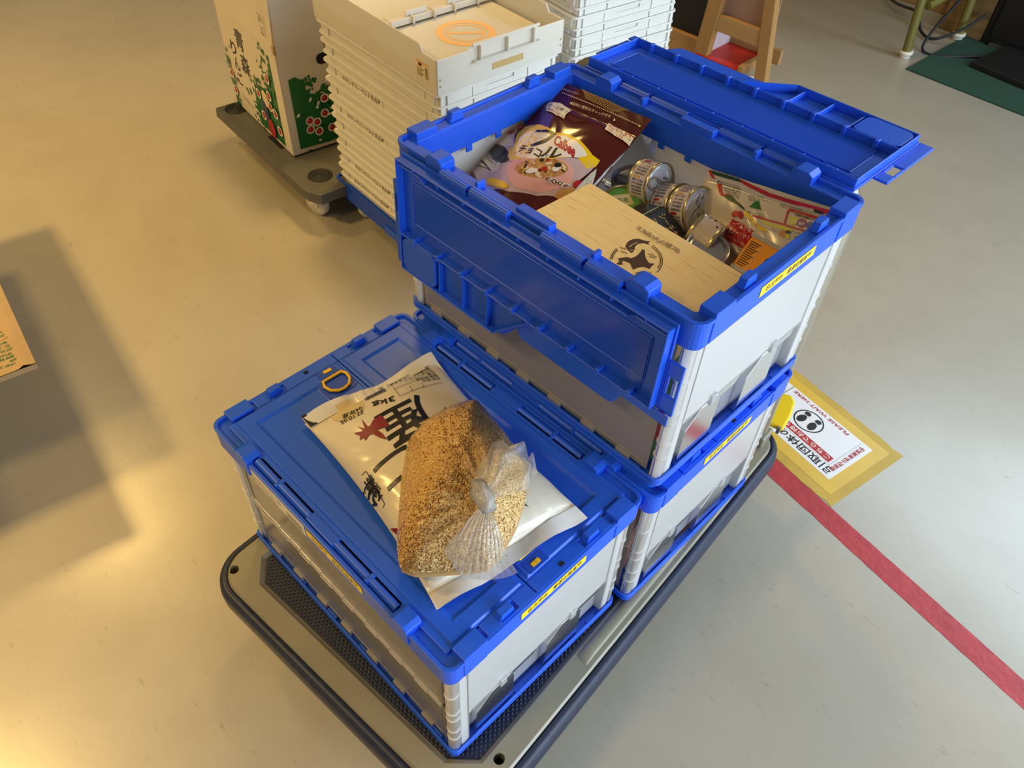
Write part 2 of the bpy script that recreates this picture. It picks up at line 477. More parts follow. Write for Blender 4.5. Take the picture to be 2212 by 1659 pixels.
MB().box(-1.35, -0.05, 0.70, 0.14, 0.385, 0.73).build('table_top', 'plywood', tb, bevel=0.004)
def spline(pts, n=10):
    out = []
    for i in range(len(pts) - 1):
        p0 = Vector(pts[max(i - 1, 0)]); p1 = Vector(pts[i]); p2 = Vector(pts[i + 1]); p3 = Vector(pts[min(i + 2, len(pts) - 1)])
        for k in range(n):
            t = k / n
            out.append(0.5 * ((2 * p1) + (p2 - p0) * t + (2 * p0 - 5 * p1 + 4 * p2 - p3) * t * t + (3 * p1 - p0 - 3 * p2 + p3) * t ** 3))
    out.append(Vector(pts[-1])); return out
tag(MB().tube(spline([(-0.70, 3.56, FZ + 0.12), (-0.52, 3.55, FZ + 0.055), (-0.40, 3.53, FZ + 0.05), (-0.33, 3.45, FZ + 0.015), (-0.25, 3.40, FZ + 0.02),
                      (-0.18, 3.47, FZ + 0.06), (-0.13, 3.54, FZ + 0.12)]), 0.006, 8).build('power_cable', 'black_rubber'),
    'black cable looping behind the green table leg along the wall foot', 'cable')
tag(MB().tube(spline([(-0.14, 3.45, FZ + 0.38), (-0.20, 3.40, FZ + 0.22), (-0.25, 3.33, FZ + 0.06), (-0.235, 3.285, FZ + 0.006), (-0.15, 3.31, FZ + 0.006),
                      (-0.05, 3.40, FZ + 0.013), (0.06, 3.50, FZ + 0.013)]), 0.006, 8).build('power_cable', 'black_rubber'),
    'black cable hanging down and crossing onto the green mat', 'cable')
mat('green_mat', S(44, 82, 66), 0.95, noise_scale=120, noise_amt=0.4, bump=0.8, bump_scale=300)
tag(MB().box(-0.21, 3.05, FZ, 1.6, 3.545, FZ + 0.006).build('floor_mat', 'green_mat', M=TR(0, 0, 0) @ TR(-0.21, 3.08, 0) @ RO(-3.0, 'Z') @ TR(0.21, -3.05, 0)),
    'dark green carpet mat lying by the dark cabinet', 'mat')
mat('black_board', S(26, 25, 24), 0.5)
bb = tag(MB().box(0, 0, 0, 1.2, 0.30, 0.022).build('base_plate', 'black_board', M=TR(-0.045, 3.29, FZ + 0.007) @ RO(-8, 'Z'), bevel=0.003),
         'flat black metal plate lying on the green mat', 'plate')
mat('dark_cabinet', S(24, 20, 18), 0.45)
cb = thing('cabinet', 'black cabinet standing behind the green mat at the wall', 'cabinet', (-0.105, 3.565, FZ))
MB().box(0.0, 0.0, 0.02, 0.64, 0.034, 0.66).build('body', 'dark_cabinet', cb, bevel=0.004)
MB().box(0.02, -0.012, 0.04, 0.31, 0.0, 0.63).build('door', 'dark_cabinet', cb, bevel=0.003)
MB().box(0.33, -0.012, 0.04, 0.62, 0.0, 0.63).build('door', 'dark_cabinet', cb, bevel=0.003)
mat('steel', S(170, 168, 160), 0.3, metal=0.9)
MB().box(0.03, -0.016, 0.0, 0.12, 0.0, 0.02).build('floor_guide', 'steel', cb)
MB().box(0.0, 0.0, 0.0, 0.64, 0.033, 0.02).build('plinth', 'black_board', cb)

# wooden easel with a red tray and a black board
mat('pine', S(172, 128, 72), 0.5, noise_scale=16, noise_amt=0.22, stretch=(1, 1, 0.12))
mat('pine_side', S(180, 138, 84), 0.5, noise_scale=16, noise_amt=0.2, stretch=(0.12, 1, 1))
mat('red_panel', S(176, 36, 18), 0.45)
mat('lilac_panel', S(196, 178, 186), 0.5)
es = thing('easel', 'wooden easel with a red tray and a black board behind the folded crates', 'easel', (-0.45, 2.1, FZ))
def bar(p0, p1, wx, wy):
    a = Vector(p0); b = Vector(p1)
    vs = [(q.x + sx * wx / 2, q.y + sy * wy / 2, q.z) for q in (a, b) for sx, sy in ((-1, -1), (1, -1), (1, 1), (-1, 1))]
    return MB().add(vs, [(0, 3, 2, 1), (4, 5, 6, 7), (0, 1, 5, 4), (1, 2, 6, 5), (2, 3, 7, 6), (3, 0, 4, 7)])
mat('board_back', S(150, 118, 96), 0.6)
bar((0.159, 0, 0), (0.055, 0, 0.72), 0.040, 0.030).build('leg', 'pine', es, bevel=0.003)
bar((-0.133, 0, 0), (-0.066, 0, 0.72), 0.052, 0.030).build('leg', 'pine', es, bevel=0.003)
bar((-0.33, 0.50, 0), (-0.10, 0.09, 0.72), 0.042, 0.03).build('leg', 'pine', es, bevel=0.003)
MB().box(-0.10, -0.010, 0.325, 0.115, 0.010, 0.378).build('cross_rail', 'pine_side', es, bevel=0.003)
MB().box(-0.12, 0.012, 0.370, 0.115, 0.018, 0.70).build('board', 'board_back', es)
MB().box(-0.125, -0.02, 0.232, 0.042, 0.142, 0.238).build('tray_floor', 'red_panel', es)
MB().box(-0.125, 0.142, 0.222, 0.100, 0.160, 0.270).build('tray_rail', 'pine_side', es, bevel=0.003)
MB().box(0.042, -0.02, 0.222, 0.062, 0.142, 0.254).build('tray_rail', 'pine', es, bevel=0.003)
MB().box(-0.104, 0.02, 0.238, -0.098, 0.142, 0.40).build('divider', 'lilac_panel', es)
MB().lathe([(0.0, 0), (0.012, 0), (0.014, 0.006), (0.010, 0.014), (0.0, 0.016)], 16, TR(0.100, -0.016, 0.226) @ RO(90, 'X')).build('knob', 'white_cap', es)
MB().box(-0.70, 0.035, 0.265, -0.118, 0.050, 0.75).build('blackboard', 'black_board', es)
MB().box(-0.70, 0.018, 0.130, -0.125, 0.058, 0.265).build('board_rail', 'pine_side', es, bevel=0.003)

# sheet of cardboard on a low cart at the left edge
mat('cardboard', S(176, 148, 106), 0.7, noise_scale=18, noise_amt=0.12, bump=0.25, bump_scale=30)
mat('cart_steel', S(128, 132, 138), 0.35, metal=0.6)
ct = thing('platform_cart', 'low grey metal cart carrying the flattened cardboard carton', 'cart', (-0.56, -0.13, FZ), math.radians(-8.5))
for x, y in ((-0.20, -0.20), (-0.20, -0.50), (-0.76, -0.20), (-0.76, -0.50)):
    MB().box(x - 0.018, y - 0.018, 0.05, x + 0.018, y + 0.018, 0.262).build('post', 'cart_steel', ct, bevel=0.003)
    MB().lathe([(0.0, -0.014), (0.022, -0.014), (0.025, -0.008), (0.025, 0.008), (0.022, 0.014), (0.0, 0.014)], 20, TR(x, y, 0.025) @ RO(90, 'Y')).build('caster', 'black_rubber', ct)
MB().box(-0.80, -0.52, 0.262, -0.03, -0.03, 0.282).build('deck', 'cart_steel', ct, bevel=0.002)
cs = thing('flattened_carton', 'flattened brown cardboard carton with green print lying on the low cart', 'carton', (-0.538, -0.111, 0.103), math.radians(-8.5))
def sheet(u, v):
    x = -0.9 * u; y = -0.6 * v
    z = 0.0135 + 0.006 * math.exp(-((v - 0.030) / 0.012) ** 2) + 0.003 * noise.noise((x * 9, y * 9, 0)) * min(1.0, v * 20, u * 20)
    return (x, y, z)
MB().grid(sheet, 60, 60, flip=False).add([(0, 0, 0), (-0.9, 0, 0), (-0.9, -0.6, 0), (0, -0.6, 0), (0, 0, 0.012), (-0.9, 0, 0.012), (-0.9, -0.6, 0.012), (0, -0.6, 0.012)],
   [(0, 1, 2, 3), (0, 4, 5, 1), (0, 3, 7, 4), (1, 5, 6, 2), (2, 6, 7, 3)]).build('sheet', 'cardboard', cs)
P_ = Print(on_patch(sheet), lift=0.0008)
for i, tx in enumerate(('Pyapyumo', 'cm 2.5サイズ', 'Jewelry-----', 'My Blue CLUB', 'ゆめかいどう', 'Lucky  生活用品', 'Morishiama', 'L-----  最高級', 'M-----  o', 'ひらがな')):
    u_ = 0.135 - i * 0.0128
    P_.text('ink_green', tx, (u_, 0.20), (u_, 0.050 - 0.004 * (i % 3)), (u_ + 0.0085, 0.20), 0.008)
P_.build(cs)
# ------------------------------------------------------------------ platform trolley (turned 4.6 degrees to the crates)
mat('deck_paint', S(138, 132, 112), 0.34, spec=0.7, noise_scale=7, noise_amt=0.14)
mat('navy_rubber', S(34, 44, 70), 0.5, noise_scale=24, noise_amt=0.35, stretch=(3, 3, 1))
mat('mat_rubber', S(22, 30, 50), 0.42)
mat('tube_steel', S(172, 166, 148), 0.28, metal=0.75)
TU = RO(4.6, 'Z')
tr = thing('platform_trolley', 'platform trolley with navy rubber bumper carrying the three blue crates', 'trolley', M=TU)
U0, U1, V0, V1 = 0.007, 0.593, -0.0863, 0.835
deck = rrect(U0, V0, U1, V1, 0.055, 8)
wellp = [(0.0871, -0.0446), (0.5121, -0.0446), (0.5496, -0.013), (0.5496, 0.745), (0.5121, 0.778), (0.0871, 0.778), (0.0506, 0.745), (0.0506, -0.013)]
def deck_mesh():
    """steel deck with a sunken well for the rubber mat and round corner holes"""
    bm = bmesh.new()
    def loop(pts, z): return [bm.verts.new((x, y, z)) for x, y in pts]
    top = loop(deck, 0.0025); low = loop(deck, -0.045)
    bev = loop(offset_poly(deck, 0.0035), 0.006)
    wo = loop(offset_poly(wellp, -0.007), 0.006); wi = loop(wellp, -0.001)
    holes = []
    for cx, cy in ((0.0299, -0.0628), (0.5705, 0.0053), (0.566, 0.80), (0.034, 0.80)):
        holes.append((loop([(cx + 0.0085 * math.cos(-2 * PI * k / 16), cy + 0.0085 * math.sin(-2 * PI * k / 16)) for k in range(16)], 0.006),
                      loop([(cx + 0.0085 * math.cos(-2 * PI * k / 16), cy + 0.0085 * math.sin(-2 * PI * k / 16)) for k in range(16)], -0.02)))
    def strip(a, b):
        n = len(a)
        for i in range(n): bm.faces.new((a[i], a[(i + 1) % n], b[(i + 1) % n], b[i]))
    strip(low, top); strip(top, bev)
    def edges(L_): return [bm.edges.get((L_[i], L_[(i + 1) % len(L_)])) or bm.edges.new((L_[i], L_[(i + 1) % len(L_)])) for i in range(len(L_))]
    es_ = edges(bev) + edges(wo)
    for h, _ in holes: es_ += edges(h)
    bmesh.ops.triangle_fill(bm, edges=es_, use_beauty=True)
    strip(wo, wi); bm.faces.new(wi)
    for h, g in holes: strip(h, g)
    bm.faces.new(low[::-1])
    bmesh.ops.recalc_face_normals(bm, faces=bm.faces[:])
    me = bpy.data.meshes.new('deck'); bm.to_mesh(me); bm.free()
    me.materials.append(MATS['deck_paint'])
    o = bpy.data.objects.new('deck', me); COL.objects.link(o); o.parent = tr
    return o
dk = deck_mesh()
mat('hole_dark', S(14, 13, 12), 0.8)
for cx, cy in ((0.0299, -0.0628), (0.5705, 0.0053)):
    MB().prism(rrect(cx - 0.009, cy - 0.009, cx + 0.009, cy + 0.009, 0.0088, 4), -0.021, -0.0195).build('hole_floor', 'hole_dark', dk)
# pressed ribs along the sides of the deck
for uu in (0.572, 0.028):
    pr = []
    n = 16
    vs = []; fs = []
    for j, vv in enumerate((0.20, 0.208, 0.225, 0.60, 0.617, 0.625)):
        hh = (0.0, 0.0045, 0.006, 0.006, 0.0045, 0.0)[j]
        for k in range(9):
            a = PI * k / 8
            vs.append((uu - 0.0105 * math.cos(a), vv, 0.0055 + hh * math.sin(a)))
    fs = [(j * 9 + k, j * 9 + k + 1, (j + 1) * 9 + k + 1, (j + 1) * 9 + k) for j in range(5) for k in range(8)]
    MB().add(vs, [q[::-1] for q in fs], True).build('pressed_rib', 'deck_paint', dk)
# bumper
bo = rrect(U0 - 0.0145, V0 - 0.0145, U1 + 0.0145, V1 + 0.0145, 0.068, 10)
prof = [(0.0, -0.002), (0.004, 0.002), (0.010, 0.001), (0.0155, -0.006), (0.0175, -0.018), (0.0175, -0.036), (0.0150, -0.048), (0.008, -0.055), (0.0, -0.056)]
mbb = MB(); loops = []
for d_, z_ in prof:
    q = rrect(U0 - d_, V0 - d_, U1 + d_, V1 + d_, 0.055 + d_, 10)
    loops.append([(x, y, z_) for x, y in q])
n = len(loops[0]); vs = [q for L_ in loops for q in L_]
mbb.add(vs, [(j * n + i, (j + 1) * n + i, (j + 1) * n + (i + 1) % n, j * n + (i + 1) % n) for j in range(len(loops) - 1) for i in range(n)], True)
mbb.build('bumper', 'navy_rubber', tr)
# rubber mat with raised diamonds
MB().prism(offset_poly(wellp, 0.0008), -0.0008, 0.0006).build('mat', 'mat_rubber', tr)
dm = MB()
def inwell(x, y):
    if not (0.054 < x < 0.546 and -0.041 < y < 0.774): return False
    for cx, cy in ((0.0506, -0.0446), (0.5496, -0.0446), (0.5496, 0.778), (0.0506, 0.778)):
        if abs(x - cx) / 0.0375 + abs(y - cy) / 0.0325 < 1.15: return False
    return True
T_INV = TU.inverted()
for i in range(-10, 130):
    for j in range(-10, 180):
        x = i * 0.0082 + (0.0041 if j % 2 else 0.0); y = -0.045 + j * 0.0051
        if not inwell(x, y): continue
        q = TU @ Vector((x, y, 0))
        if 0.012 < q.x < 0.516 and 0.012 < q.y < 0.354: continue
        if 0.030 < q.x < 0.530 and 0.385 < q.y < 0.72: continue
        a, b, t = 0.0035, 0.0043, 0.0011
        dm.add([(x - a, y, 0.0005), (x, y - b, 0.0005), (x + a, y, 0.0005), (x, y + b, 0.0005), (x, y, 0.0005 + t)],
               [(0, 1, 4), (1, 2, 4), (2, 3, 4), (3, 0, 4)])
dm.build('mat_diamonds', 'mat_rubber', tr, kind='stuff')
# handle hoop
hv = 0.802; hr = 0.085; hx0, hx1, hz = 0.022, 0.556, 0.617
pth = [(hx0, hv, -0.02)] + [(hx0 + hr - hr * math.cos(PI / 2 * k / 8), hv, hz - hr + hr * math.sin(PI / 2 * k / 8)) for k in range(9)]
pth += [(hx1 - hr + hr * math.sin(PI / 2 * k / 8), hv, hz - hr + hr * math.cos(PI / 2 * k / 8)) for k in range(9)] + [(hx1, hv, -0.02)]
MB().tube(pth, 0.0155, 16).build('handle', 'tube_steel', tr)
MB().tube([(hx0, hv, 0.35), (hx1, hv, 0.35)], 0.009, 10).build('handle_cross_bar', 'tube_steel', tr)
for uu in (hx0, hx1):
    MB().box(uu - 0.021, hv - 0.021, 0.004, uu + 0.021, hv + 0.021, 0.03).build('handle_bracket', 'deck_paint', tr, bevel=0.003)
# yellow folding lever
mat('yellow_lever', S(240, 206, 36), 0.32)
lv = MB().prism([(-0.020, -0.012), (0.016, -0.014), (0.020, 0.02), (0.018, 0.055), (0.008, 0.068), (-0.010, 0.066), (-0.018, 0.05)], 0.0, 0.016,
                M=TR(0.571, 0.855, 0.012) @ RO(12, 'Z') @ RO(14, 'X')).build('release_lever', 'yellow_lever', tr, bevel=0.005, seg=3)
for k in (-1, 1):
    MB().box(0.571 + k * 0.011 - 0.003, 0.838, 0.006, 0.571 + k * 0.011 + 0.003, 0.852, 0.024).build('lever_bolt', 'steel', lv)
for uu in (0.09, 0.51):
    for vv in (0.02, 0.72):
        cs_ = MB().lathe([(0.0, -0.016), (0.040, -0.016), (0.0475, -0.010), (0.0475, 0.010), (0.040, 0.016), (0.0, 0.016)], 24, TR(uu, vv, FZ + 0.0475) @ RO(90, 'Y')).build('caster', 'black_rubber', tr)
        MB().box(uu - 0.026, vv - 0.03, FZ + 0.05, uu - 0.02, vv + 0.03, -0.045).box(uu + 0.02, vv - 0.03, FZ + 0.05, uu + 0.026, vv + 0.03, -0.045).box(uu - 0.026, vv - 0.035, -0.053, uu + 0.026, vv + 0.035, -0.045).build('fork', 'steel', cs_)

# ------------------------------------------------------------------ blue folding crates
CL, CW, CH = 0.528, 0.366, 0.312
HY, HZ = 0.0165, 0.3095                        # hinge axis of a lid flap: inset from the long side, height
WL, WS, WT = 0.1975, 0.1340, 0.174            # flap width: wide half, narrow half, narrow half with its tongue
def flap_outline(tongue=False):
    """lid flap seen from above, hinge along X at Y = 0, wide half at small X"""
    e = 0.002; p = 0.023
    xm = CL / 2
    pts = [(p, 0.0), (CL - p, 0.0), (CL - p, 0.060), (CL - e, 0.064), (CL - e, WS)]
    pts += [(xm + 0.034, WS)]
    for k in range(1, 8):                       # S-shaped step between the halves
        t = k / 8.0
        pts.append((xm + 0.034 - 0.068 * t, WS + (WL - WS) * (3 * t * t - 2 * t ** 3)))
    pts += [(xm - 0.034, WL), (e, WL), (e, 0.064), (p, 0.060)]
    return pts
def dish(mb, outl, zt, zb, d1, d2, drop):
    """panel whose middle is sunk below its border"""
    i1 = offset_poly(outl, d1); i2 = offset_poly(outl, d2); n = len(outl)
    vs = [(x, y, zb) for x, y in outl] + [(x, y, zt) for x, y in outl] + [(x, y, zt) for x, y in i1] + [(x, y, zt - drop) for x, y in i2]
    fs = [tuple(range(n - 1, -1, -1))]
    for k in range(3): fs += [(k * n + i, k * n + (i + 1) % n, (k + 1) * n + (i + 1) % n, (k + 1) * n + i) for i in range(n)]
    fs.append(tuple(range(3 * n, 4 * n)))
    mb.add(vs, fs)
def flap(parent, M, latch=True):
    mb = MB(); o = flap_outline()
    zt, zb = 0.0030, -0.0008
    e = 0.002
    # ears with their peg slots are framed by strips, the middle is one plate with two sunken fields
    xm = CL / 2
    core = [(0.023, 0.0), (CL - 0.023, 0.0)] + [(CL - 0.023, WS)] + o[5:14] + [(0.023, WL)]
    mb.prism(core, zb, zt)
    for x0, x1, y1 in ((e, 0.023, WL), (CL - 0.023, CL - e, WS)):
        s0, s1 = (0.006, 0.018) if x0 < 0.1 else (CL - 0.018, CL - 0.006)
        mb.box(x0, 0.052, zb, x1, 0.0755, zt).box(x0, 0.1055, zb, x1, y1, zt)
        mb.box(x0, 0.0755, zb, s0, 0.1055, zt).box(s1, 0.0755, zb, x1, 0.1055, zt)
        if y1 > 0.19:
            pass
    # raised border ridge of the sunken fields on the top
    for x0, y0, x1, y1 in ((0.052, 0.026, xm - 0.045, 0.150), (xm - 0.02, 0.026, CL - 0.052, 0.118)):
        pass
    body = mb.build('lid_flap', 'blue_plastic', parent, M, bevel=0.0012)
    # top border: a frame around a sunken field
    fo = [(0.030, 0.016), (CL - 0.030, 0.016), (CL - 0.030, WS - 0.010), (xm + 0.060, WS - 0.010), (xm - 0.012, WL - 0.040), (0.030, WL - 0.040)]
    fi = [(0.050, 0.034), (CL - 0.050, 0.034), (CL - 0.050, WS - 0.028), (xm + 0.030, WS - 0.028), (xm - 0.030, WL - 0.058), (0.050, WL - 0.058)]
    fo2 = offset_poly(fo, -0.003); fi2 = offset_poly(fi, -0.003)
    top = MB(); n_ = len(fo)
    oo = [(0.0245, 0.010), (CL - 0.0245, 0.010), (CL - 0.0245, WS - 0.004), (xm + 0.036, WS - 0.004), (xm - 0.036, WL - 0.004), (0.0245, WL - 0.004)]
    vs = [(x, y, zt - 0.0005) for x, y in oo] + [(x, y, zt + 0.0026) for x, y in offset_poly(oo, 0.003)] + [(x, y, zt + 0.0026) for x, y in fi2] + [(x, y, zt - 0.0003) for x, y in offset_poly(fi2, 0.006)]
    top.add(vs, [(k * n_ + i, k * n_ + (i + 1) % n_, (k + 1) * n_ + (i + 1) % n_, (k + 1) * n_ + i) for k in range(3) for i in range(n_)])
    top.build('border', 'blue_plastic', body, bevel=0.0006)
    # underside: perimeter wall, inner rib line, tongue of the narrow half
    ub = MB()
    per = [(0.0275, 0.006), (CL - 0.0275, 0.006), (CL - 0.0275, WS - 0.005), (xm + 0.032, WS - 0.005), (xm - 0.036, WL - 0.006), (0.0275, WL - 0.006)]
    ub.wall(per, 0.0026, -0.0135, zb, closed=True)
    ub.wall([(0.0275, WS - 0.006), (xm + 0.032, WS - 0.006)], 0.0026, -0.0135, zb)
    ub.wall([(0.0275, 0.0145), (0.075, 0.0145), (0.085, 0.021), (CL - 0.085, 0.021), (CL - 0.075, 0.0145), (CL - 0.0275, 0.0145)], 0.0022, -0.0105, zb)
    for k in range(9):
        x = 0.06 + k * (CL - 0.12) / 8
        ub.box(x - 0.0012, 0.006, -0.011, x + 0.0012, 0.015, zb)
        if x < xm: ub.box(x - 0.0012, WS - 0.006, -0.010, x + 0.0012, WL - 0.006, zb)
        ub.box(x - 0.003, WS - 0.012, -0.0145, x + 0.003, WS - 0.002, zb)
    # grip box near the wide end, moulded stiffening frame
    ub.prism(rrect(0.031, WS - 0.002, 0.105, WL - 0.008, 0.012, 4), -0.0125, zb)
    ub.wall([(0.050, 0.036), (CL - 0.050, 0.036), (CL - 0.050, WS - 0.03), (0.050, WS - 0.03)], 0.0016, -0.0030, zb, closed=True)
    ub.build('ribs', 'blue_plastic', body, bevel=0.0007, seg=1)
    MB().prism([(0.052, 0.038), (CL - 0.052, 0.038), (CL - 0.052, WS - 0.012), (0.052, WS - 0.012)], -0.0022, -0.0006).build('inner_panel', 'blue_gloss', body)
    tg = MB().prism([(xm + 0.045, WS - 0.001), (CL - 0.004, WS - 0.001), (CL - 0.004, 0.150), (CL - 0.075, 0.150), (CL - 0.085, WT - 0.004), (CL - 0.092, WT), (xm + 0.012, WT), (xm + 0.002, WS + 0.025), (xm + 0.010, WS + 0.012)], -0.0045, -0.0022)
    tg.build('tongue', 'blue_plastic', body, bevel=0.0005, seg=1)
    # hinge barrels
    for x0, x1 in ((0.108, 0.160), (0.166, 0.236), (0.294, 0.362), (0.368, 0.420)):
        MB().tube([(x0, -0.004, 0.0015), (x1, -0.004, 0.0015)], 0.0058, 10).box(x0, -0.004, -0.003, x1, 0.004, zt).build('hinge_barrel', 'blue_plastic', body)
    if latch:
        # D ring handle in its pocket, latch window
        pk = MB().prism(rrect(0.046, 0.138, 0.088, 0.190, 0.008, 3), zt + 0.0008, zt + 0.0036).build('handle_pocket', 'blue_plastic_deep', body, bevel=0.0006)
        d = [(0.050, 0.184), (0.050, 0.167), (0.050, 0.150), (0.060, 0.146), (0.072, 0.148), (0.081, 0.157), (0.083, 0.167), (0.080, 0.178), (0.070, 0.186), (0.058, 0.188), (0.050, 0.184)]
        MB().tube([(x, y, zt + 0.0062) for x, y in d] , 0.0026, 8).build('d_ring', 'yellow_plastic', body)
        MB().box(0.026, 0.152, zt + 0.0012, 0.043, 0.186, zt + 0.0034).build('latch_window', 'blue_plastic_deep', body)
        MB().box(0.030, 0.163, zt + 0.0026, 0.036, 0.169, zt + 0.0052).box(0.030, 0.1689, zt + 0.0026, 0.036, 0.177, zt + 0.0046).build('latch', 'yellow_plastic', body)
        MB().box(0.007, 0.142, zt, 0.012, 0.149, zt + 0.0012).build('vent_slot', 'hole_dark', body)
    return body

def crate(label, M, near_open=None, far_open=None, foot=0.0, group='blue folding crates on the trolley'):
    c = thing('folding_crate', label, 'crate', group=group, M=M)
    # base tray
    b = MB()
    i0 = 0.0030
    b.prism(rrect(0.014, 0.014, CL - 0.014, CW - 0.014, 0.010), -foot, 0.0085)
    b.ring(rrect(i0, i0, CL - i0, CW - i0, 0.012), rrect(0.018, 0.018, CL - 0.018, CW - 0.018, 0.006), 0.0085, 0.0125)
    b.ring(rrect(i0, i0, CL - i0, CW - i0, 0.012), rrect(i0 + 0.0035, i0 + 0.0035, CL - i0 - 0.0035, CW - i0 - 0.0035, 0.010), 0.0125, 0.0230)
    for k in range(6):                                    # small tabs in the channel
        x = 0.05 + k * (CL - 0.1) / 5
        for y in (0.0065, CW - 0.0125): b.box(x - 0.012, y, 0.0125, x + 0.012, y + 0.006, 0.0185)
    for k in range(4):
        y = 0.06 + k * (CW - 0.12) / 3
        for x in (0.0065, CL - 0.0125): b.box(x, y - 0.010, 0.0125, x + 0.006, y + 0.010, 0.0185)
    b.build('base', 'blue_plastic', c, bevel=0.0008, seg=1)
    # long side panels: two leaves with the fold between them
    for sy in (0, 1):
        f = (lambda y: y) if sy == 0 else (lambda y: CW - y)
        def bx(m_, x0, y0, z0, x1, y1, z1): m_.box(x0, min(f(y0), f(y1)), z0, x1, max(f(y0), f(y1)), z1)
        up = MB(); bx(up, 0.030, 0.0125, 0.150, CL - 0.030, 0.0145, 0.274)
        bx(up, 0.030, 0.0110, 0.150, 0.040, 0.0125, 0.274); bx(up, CL - 0.040, 0.0110, 0.150, CL - 0.030, 0.0125, 0.274)
        sp = up.build('side_panel', 'side_plastic', c, bevel=0.0006, seg=1)
        lo = MB(); bx(lo, 0.030, 0.0125, 0.020, CL - 0.030, 0.0145, 0.138)
        for q in ((0.036, 0.030), (0.036, 0.128)):
            bx(lo, q[0], 0.0115, q[1], CL - q[0], 0.0125, q[1] + 0.0016)
        for x in (0.036, CL - 0.0376): bx(lo, x, 0.0115, 0.030, x + 0.0016, 0.0125, 0.128)
        for k in range(7): bx(lo, 0.05 + k * 0.066, 0.0075, 0.014, 0.074 + k * 0.066, 0.0125, 0.028)
        lo.build('side_panel', 'side_plastic', c, bevel=0.0006, seg=1)
        hg = MB()
        for k in range(17):
            x0 = 0.032 + k * (CL - 0.064) / 17; x1 = x0 + (CL - 0.064) / 17 - 0.0015
            r_ = 0.0055 if k % 2 else 0.0042
            hg.tube([(x0, f(0.0125), 0.1445 - (0.002 if k % 2 else 0)), (x1, f(0.0125), 0.1445 - (0.002 if k % 2 else 0))], r_, 8)
        hg.build('fold_hinge', 'side_plastic', sp)
    # end panels
    for sx in (0, 1):
        g = (lambda x: CL - x) if sx == 1 else (lambda x: x)
        def bx(m_, x0, y0, z0, x1, y1, z1): m_.box(min(g(x0), g(x1)), y0, z0, max(g(x0), g(x1)), y1, z1)
        up = MB(); bx(up, 0.0085, 0.036, 0.118, 0.0105, CW - 0.036, 0.276)
        for y in (0.036, CW - 0.040): bx(up, 0.0065, y, 0.118, 0.0085, y + 0.004, 0.276)
        ep = up.build('end_panel', 'frosted_plastic', c, bevel=0.0006, seg=1)
        lo = MB(); bx(lo, 0.022, 0.036, 0.016, 0.024, CW - 0.036, 0.120)
        ME = Matrix(((0, 0, (1 if sx == 0 else -1), g(0.0)), (1, 0, 0, 0), (0, 1, 0, 0), (0, 0, 0, 1)))   # (y, z, depth) -> crate
        for y0 in (0.052, 0.196):                          # two pockets with slanted shoulders
            pl = [(y0, 0.016), (y0 + 0.074, 0.016), (y0 + 0.074, 0.098), (y0 + 0.066, 0.112), (y0 + 0.030, 0.112), (y0, 0.086)]
            pi2 = offset_poly(pl, 0.0016)
            if sx == 1: lo.ring([(q[0], q[1]) for q in pl], pi2, 0, 0) if False else None
            n_ = len(pl)
            for i in range(n_):
                a, b_ = pl[i], pl[(i + 1) % n_]; a2, b2 = pi2[i], pi2[(i + 1) % n_]
                lo.prism([a, b_, b2, a2], 0.0085, 0.022, M=ME)
            lo.prism(pl, 0.0080, 0.0095, M=ME)
            lo.prism([(y0 + 0.074, 0.092), (y0 + 0.118, 0.092), (y0 + 0.128, 0.104), (y0 + 0.074, 0.104)], 0.012, 0.0135, M=ME)
        for y in (0.096, 0.242): bx(lo, 0.0045, y, 0.108, 0.0105, y + 0.012, 0.126)
        bx(lo, 0.0085, 0.036, 0.112, 0.024, CW - 0.036, 0.1185)
        for y in (0.036, CW - 0.038): bx(lo, 0.0085, y, 0.016, 0.024, y + 0.002, 0.118)
        lo.build('end_panel', 'clear_plastic', c, bevel=0.0004, seg=1)
    # corner posts
    for cx, sx in ((0.019, 1), (CL - 0.019, -1)):
        for cy, sy in ((0.019, 1), (CW - 0.019, -1)):
            p = MB()
            p.tube([(cx - sx * 0.003, cy - sy * 0.003, z_) for z_ in (0.014, 0.272)], 0.0090, 10)
            for z_ in (0.060, 0.088, 0.128, 0.150, 0.205):
                p.tube([(cx - sx * 0.003, cy - sy * 0.003, z_), (cx - sx * 0.003, cy - sy * 0.003, z_ + 0.004)], 0.0104, 10)
            p.box(cx - 0.002, cy - 0.011, 0.016, cx + 0.002, cy + 0.013 * (1 if sy > 0 else 0.9), 0.270)
            p.box(min(cx - sx * 0.011, cx - sx * 0.009), min(cy + sy * 0.004, cy + sy * 0.016), 0.016, max(cx - sx * 0.011, cx - sx * 0.009), max(cy + sy * 0.004, cy + sy * 0.016), 0.270)
            p.build('corner_post', 'post_plastic', c)
    # rim
    r = MB()
    ro = rrect(0, 0, CL, CW, 0.016, 5); ri = rrect(0.003, 0.003, CL - 0.003, CW - 0.003, 0.0135, 5)
    r.ring(ro, ri, 0.2715, 0.3085)
    r.ring(rrect(-0.0012, -0.0012, CL + 0.0012, CW + 0.0012, 0.017, 5), rrect(0.0045, 0.0045, CL - 0.0045, CW - 0.0045, 0.012, 5), 0.3060, 0.3122)
    r.ring(rrect(0.003, 0.003, CL - 0.003, CW - 0.003, 0.0135, 5), rrect(0.0215, 0.0215, CL - 0.0215, CW - 0.0215, 0.006, 5), 0.3030, 0.3066)
    r.ring(rrect(0.0195, 0.0195, CL - 0.0195, CW - 0.0195, 0.008, 5), rrect(0.0222, 0.0222, CL - 0.0222, CW - 0.0222, 0.006, 5), 0.2640, 0.3066)
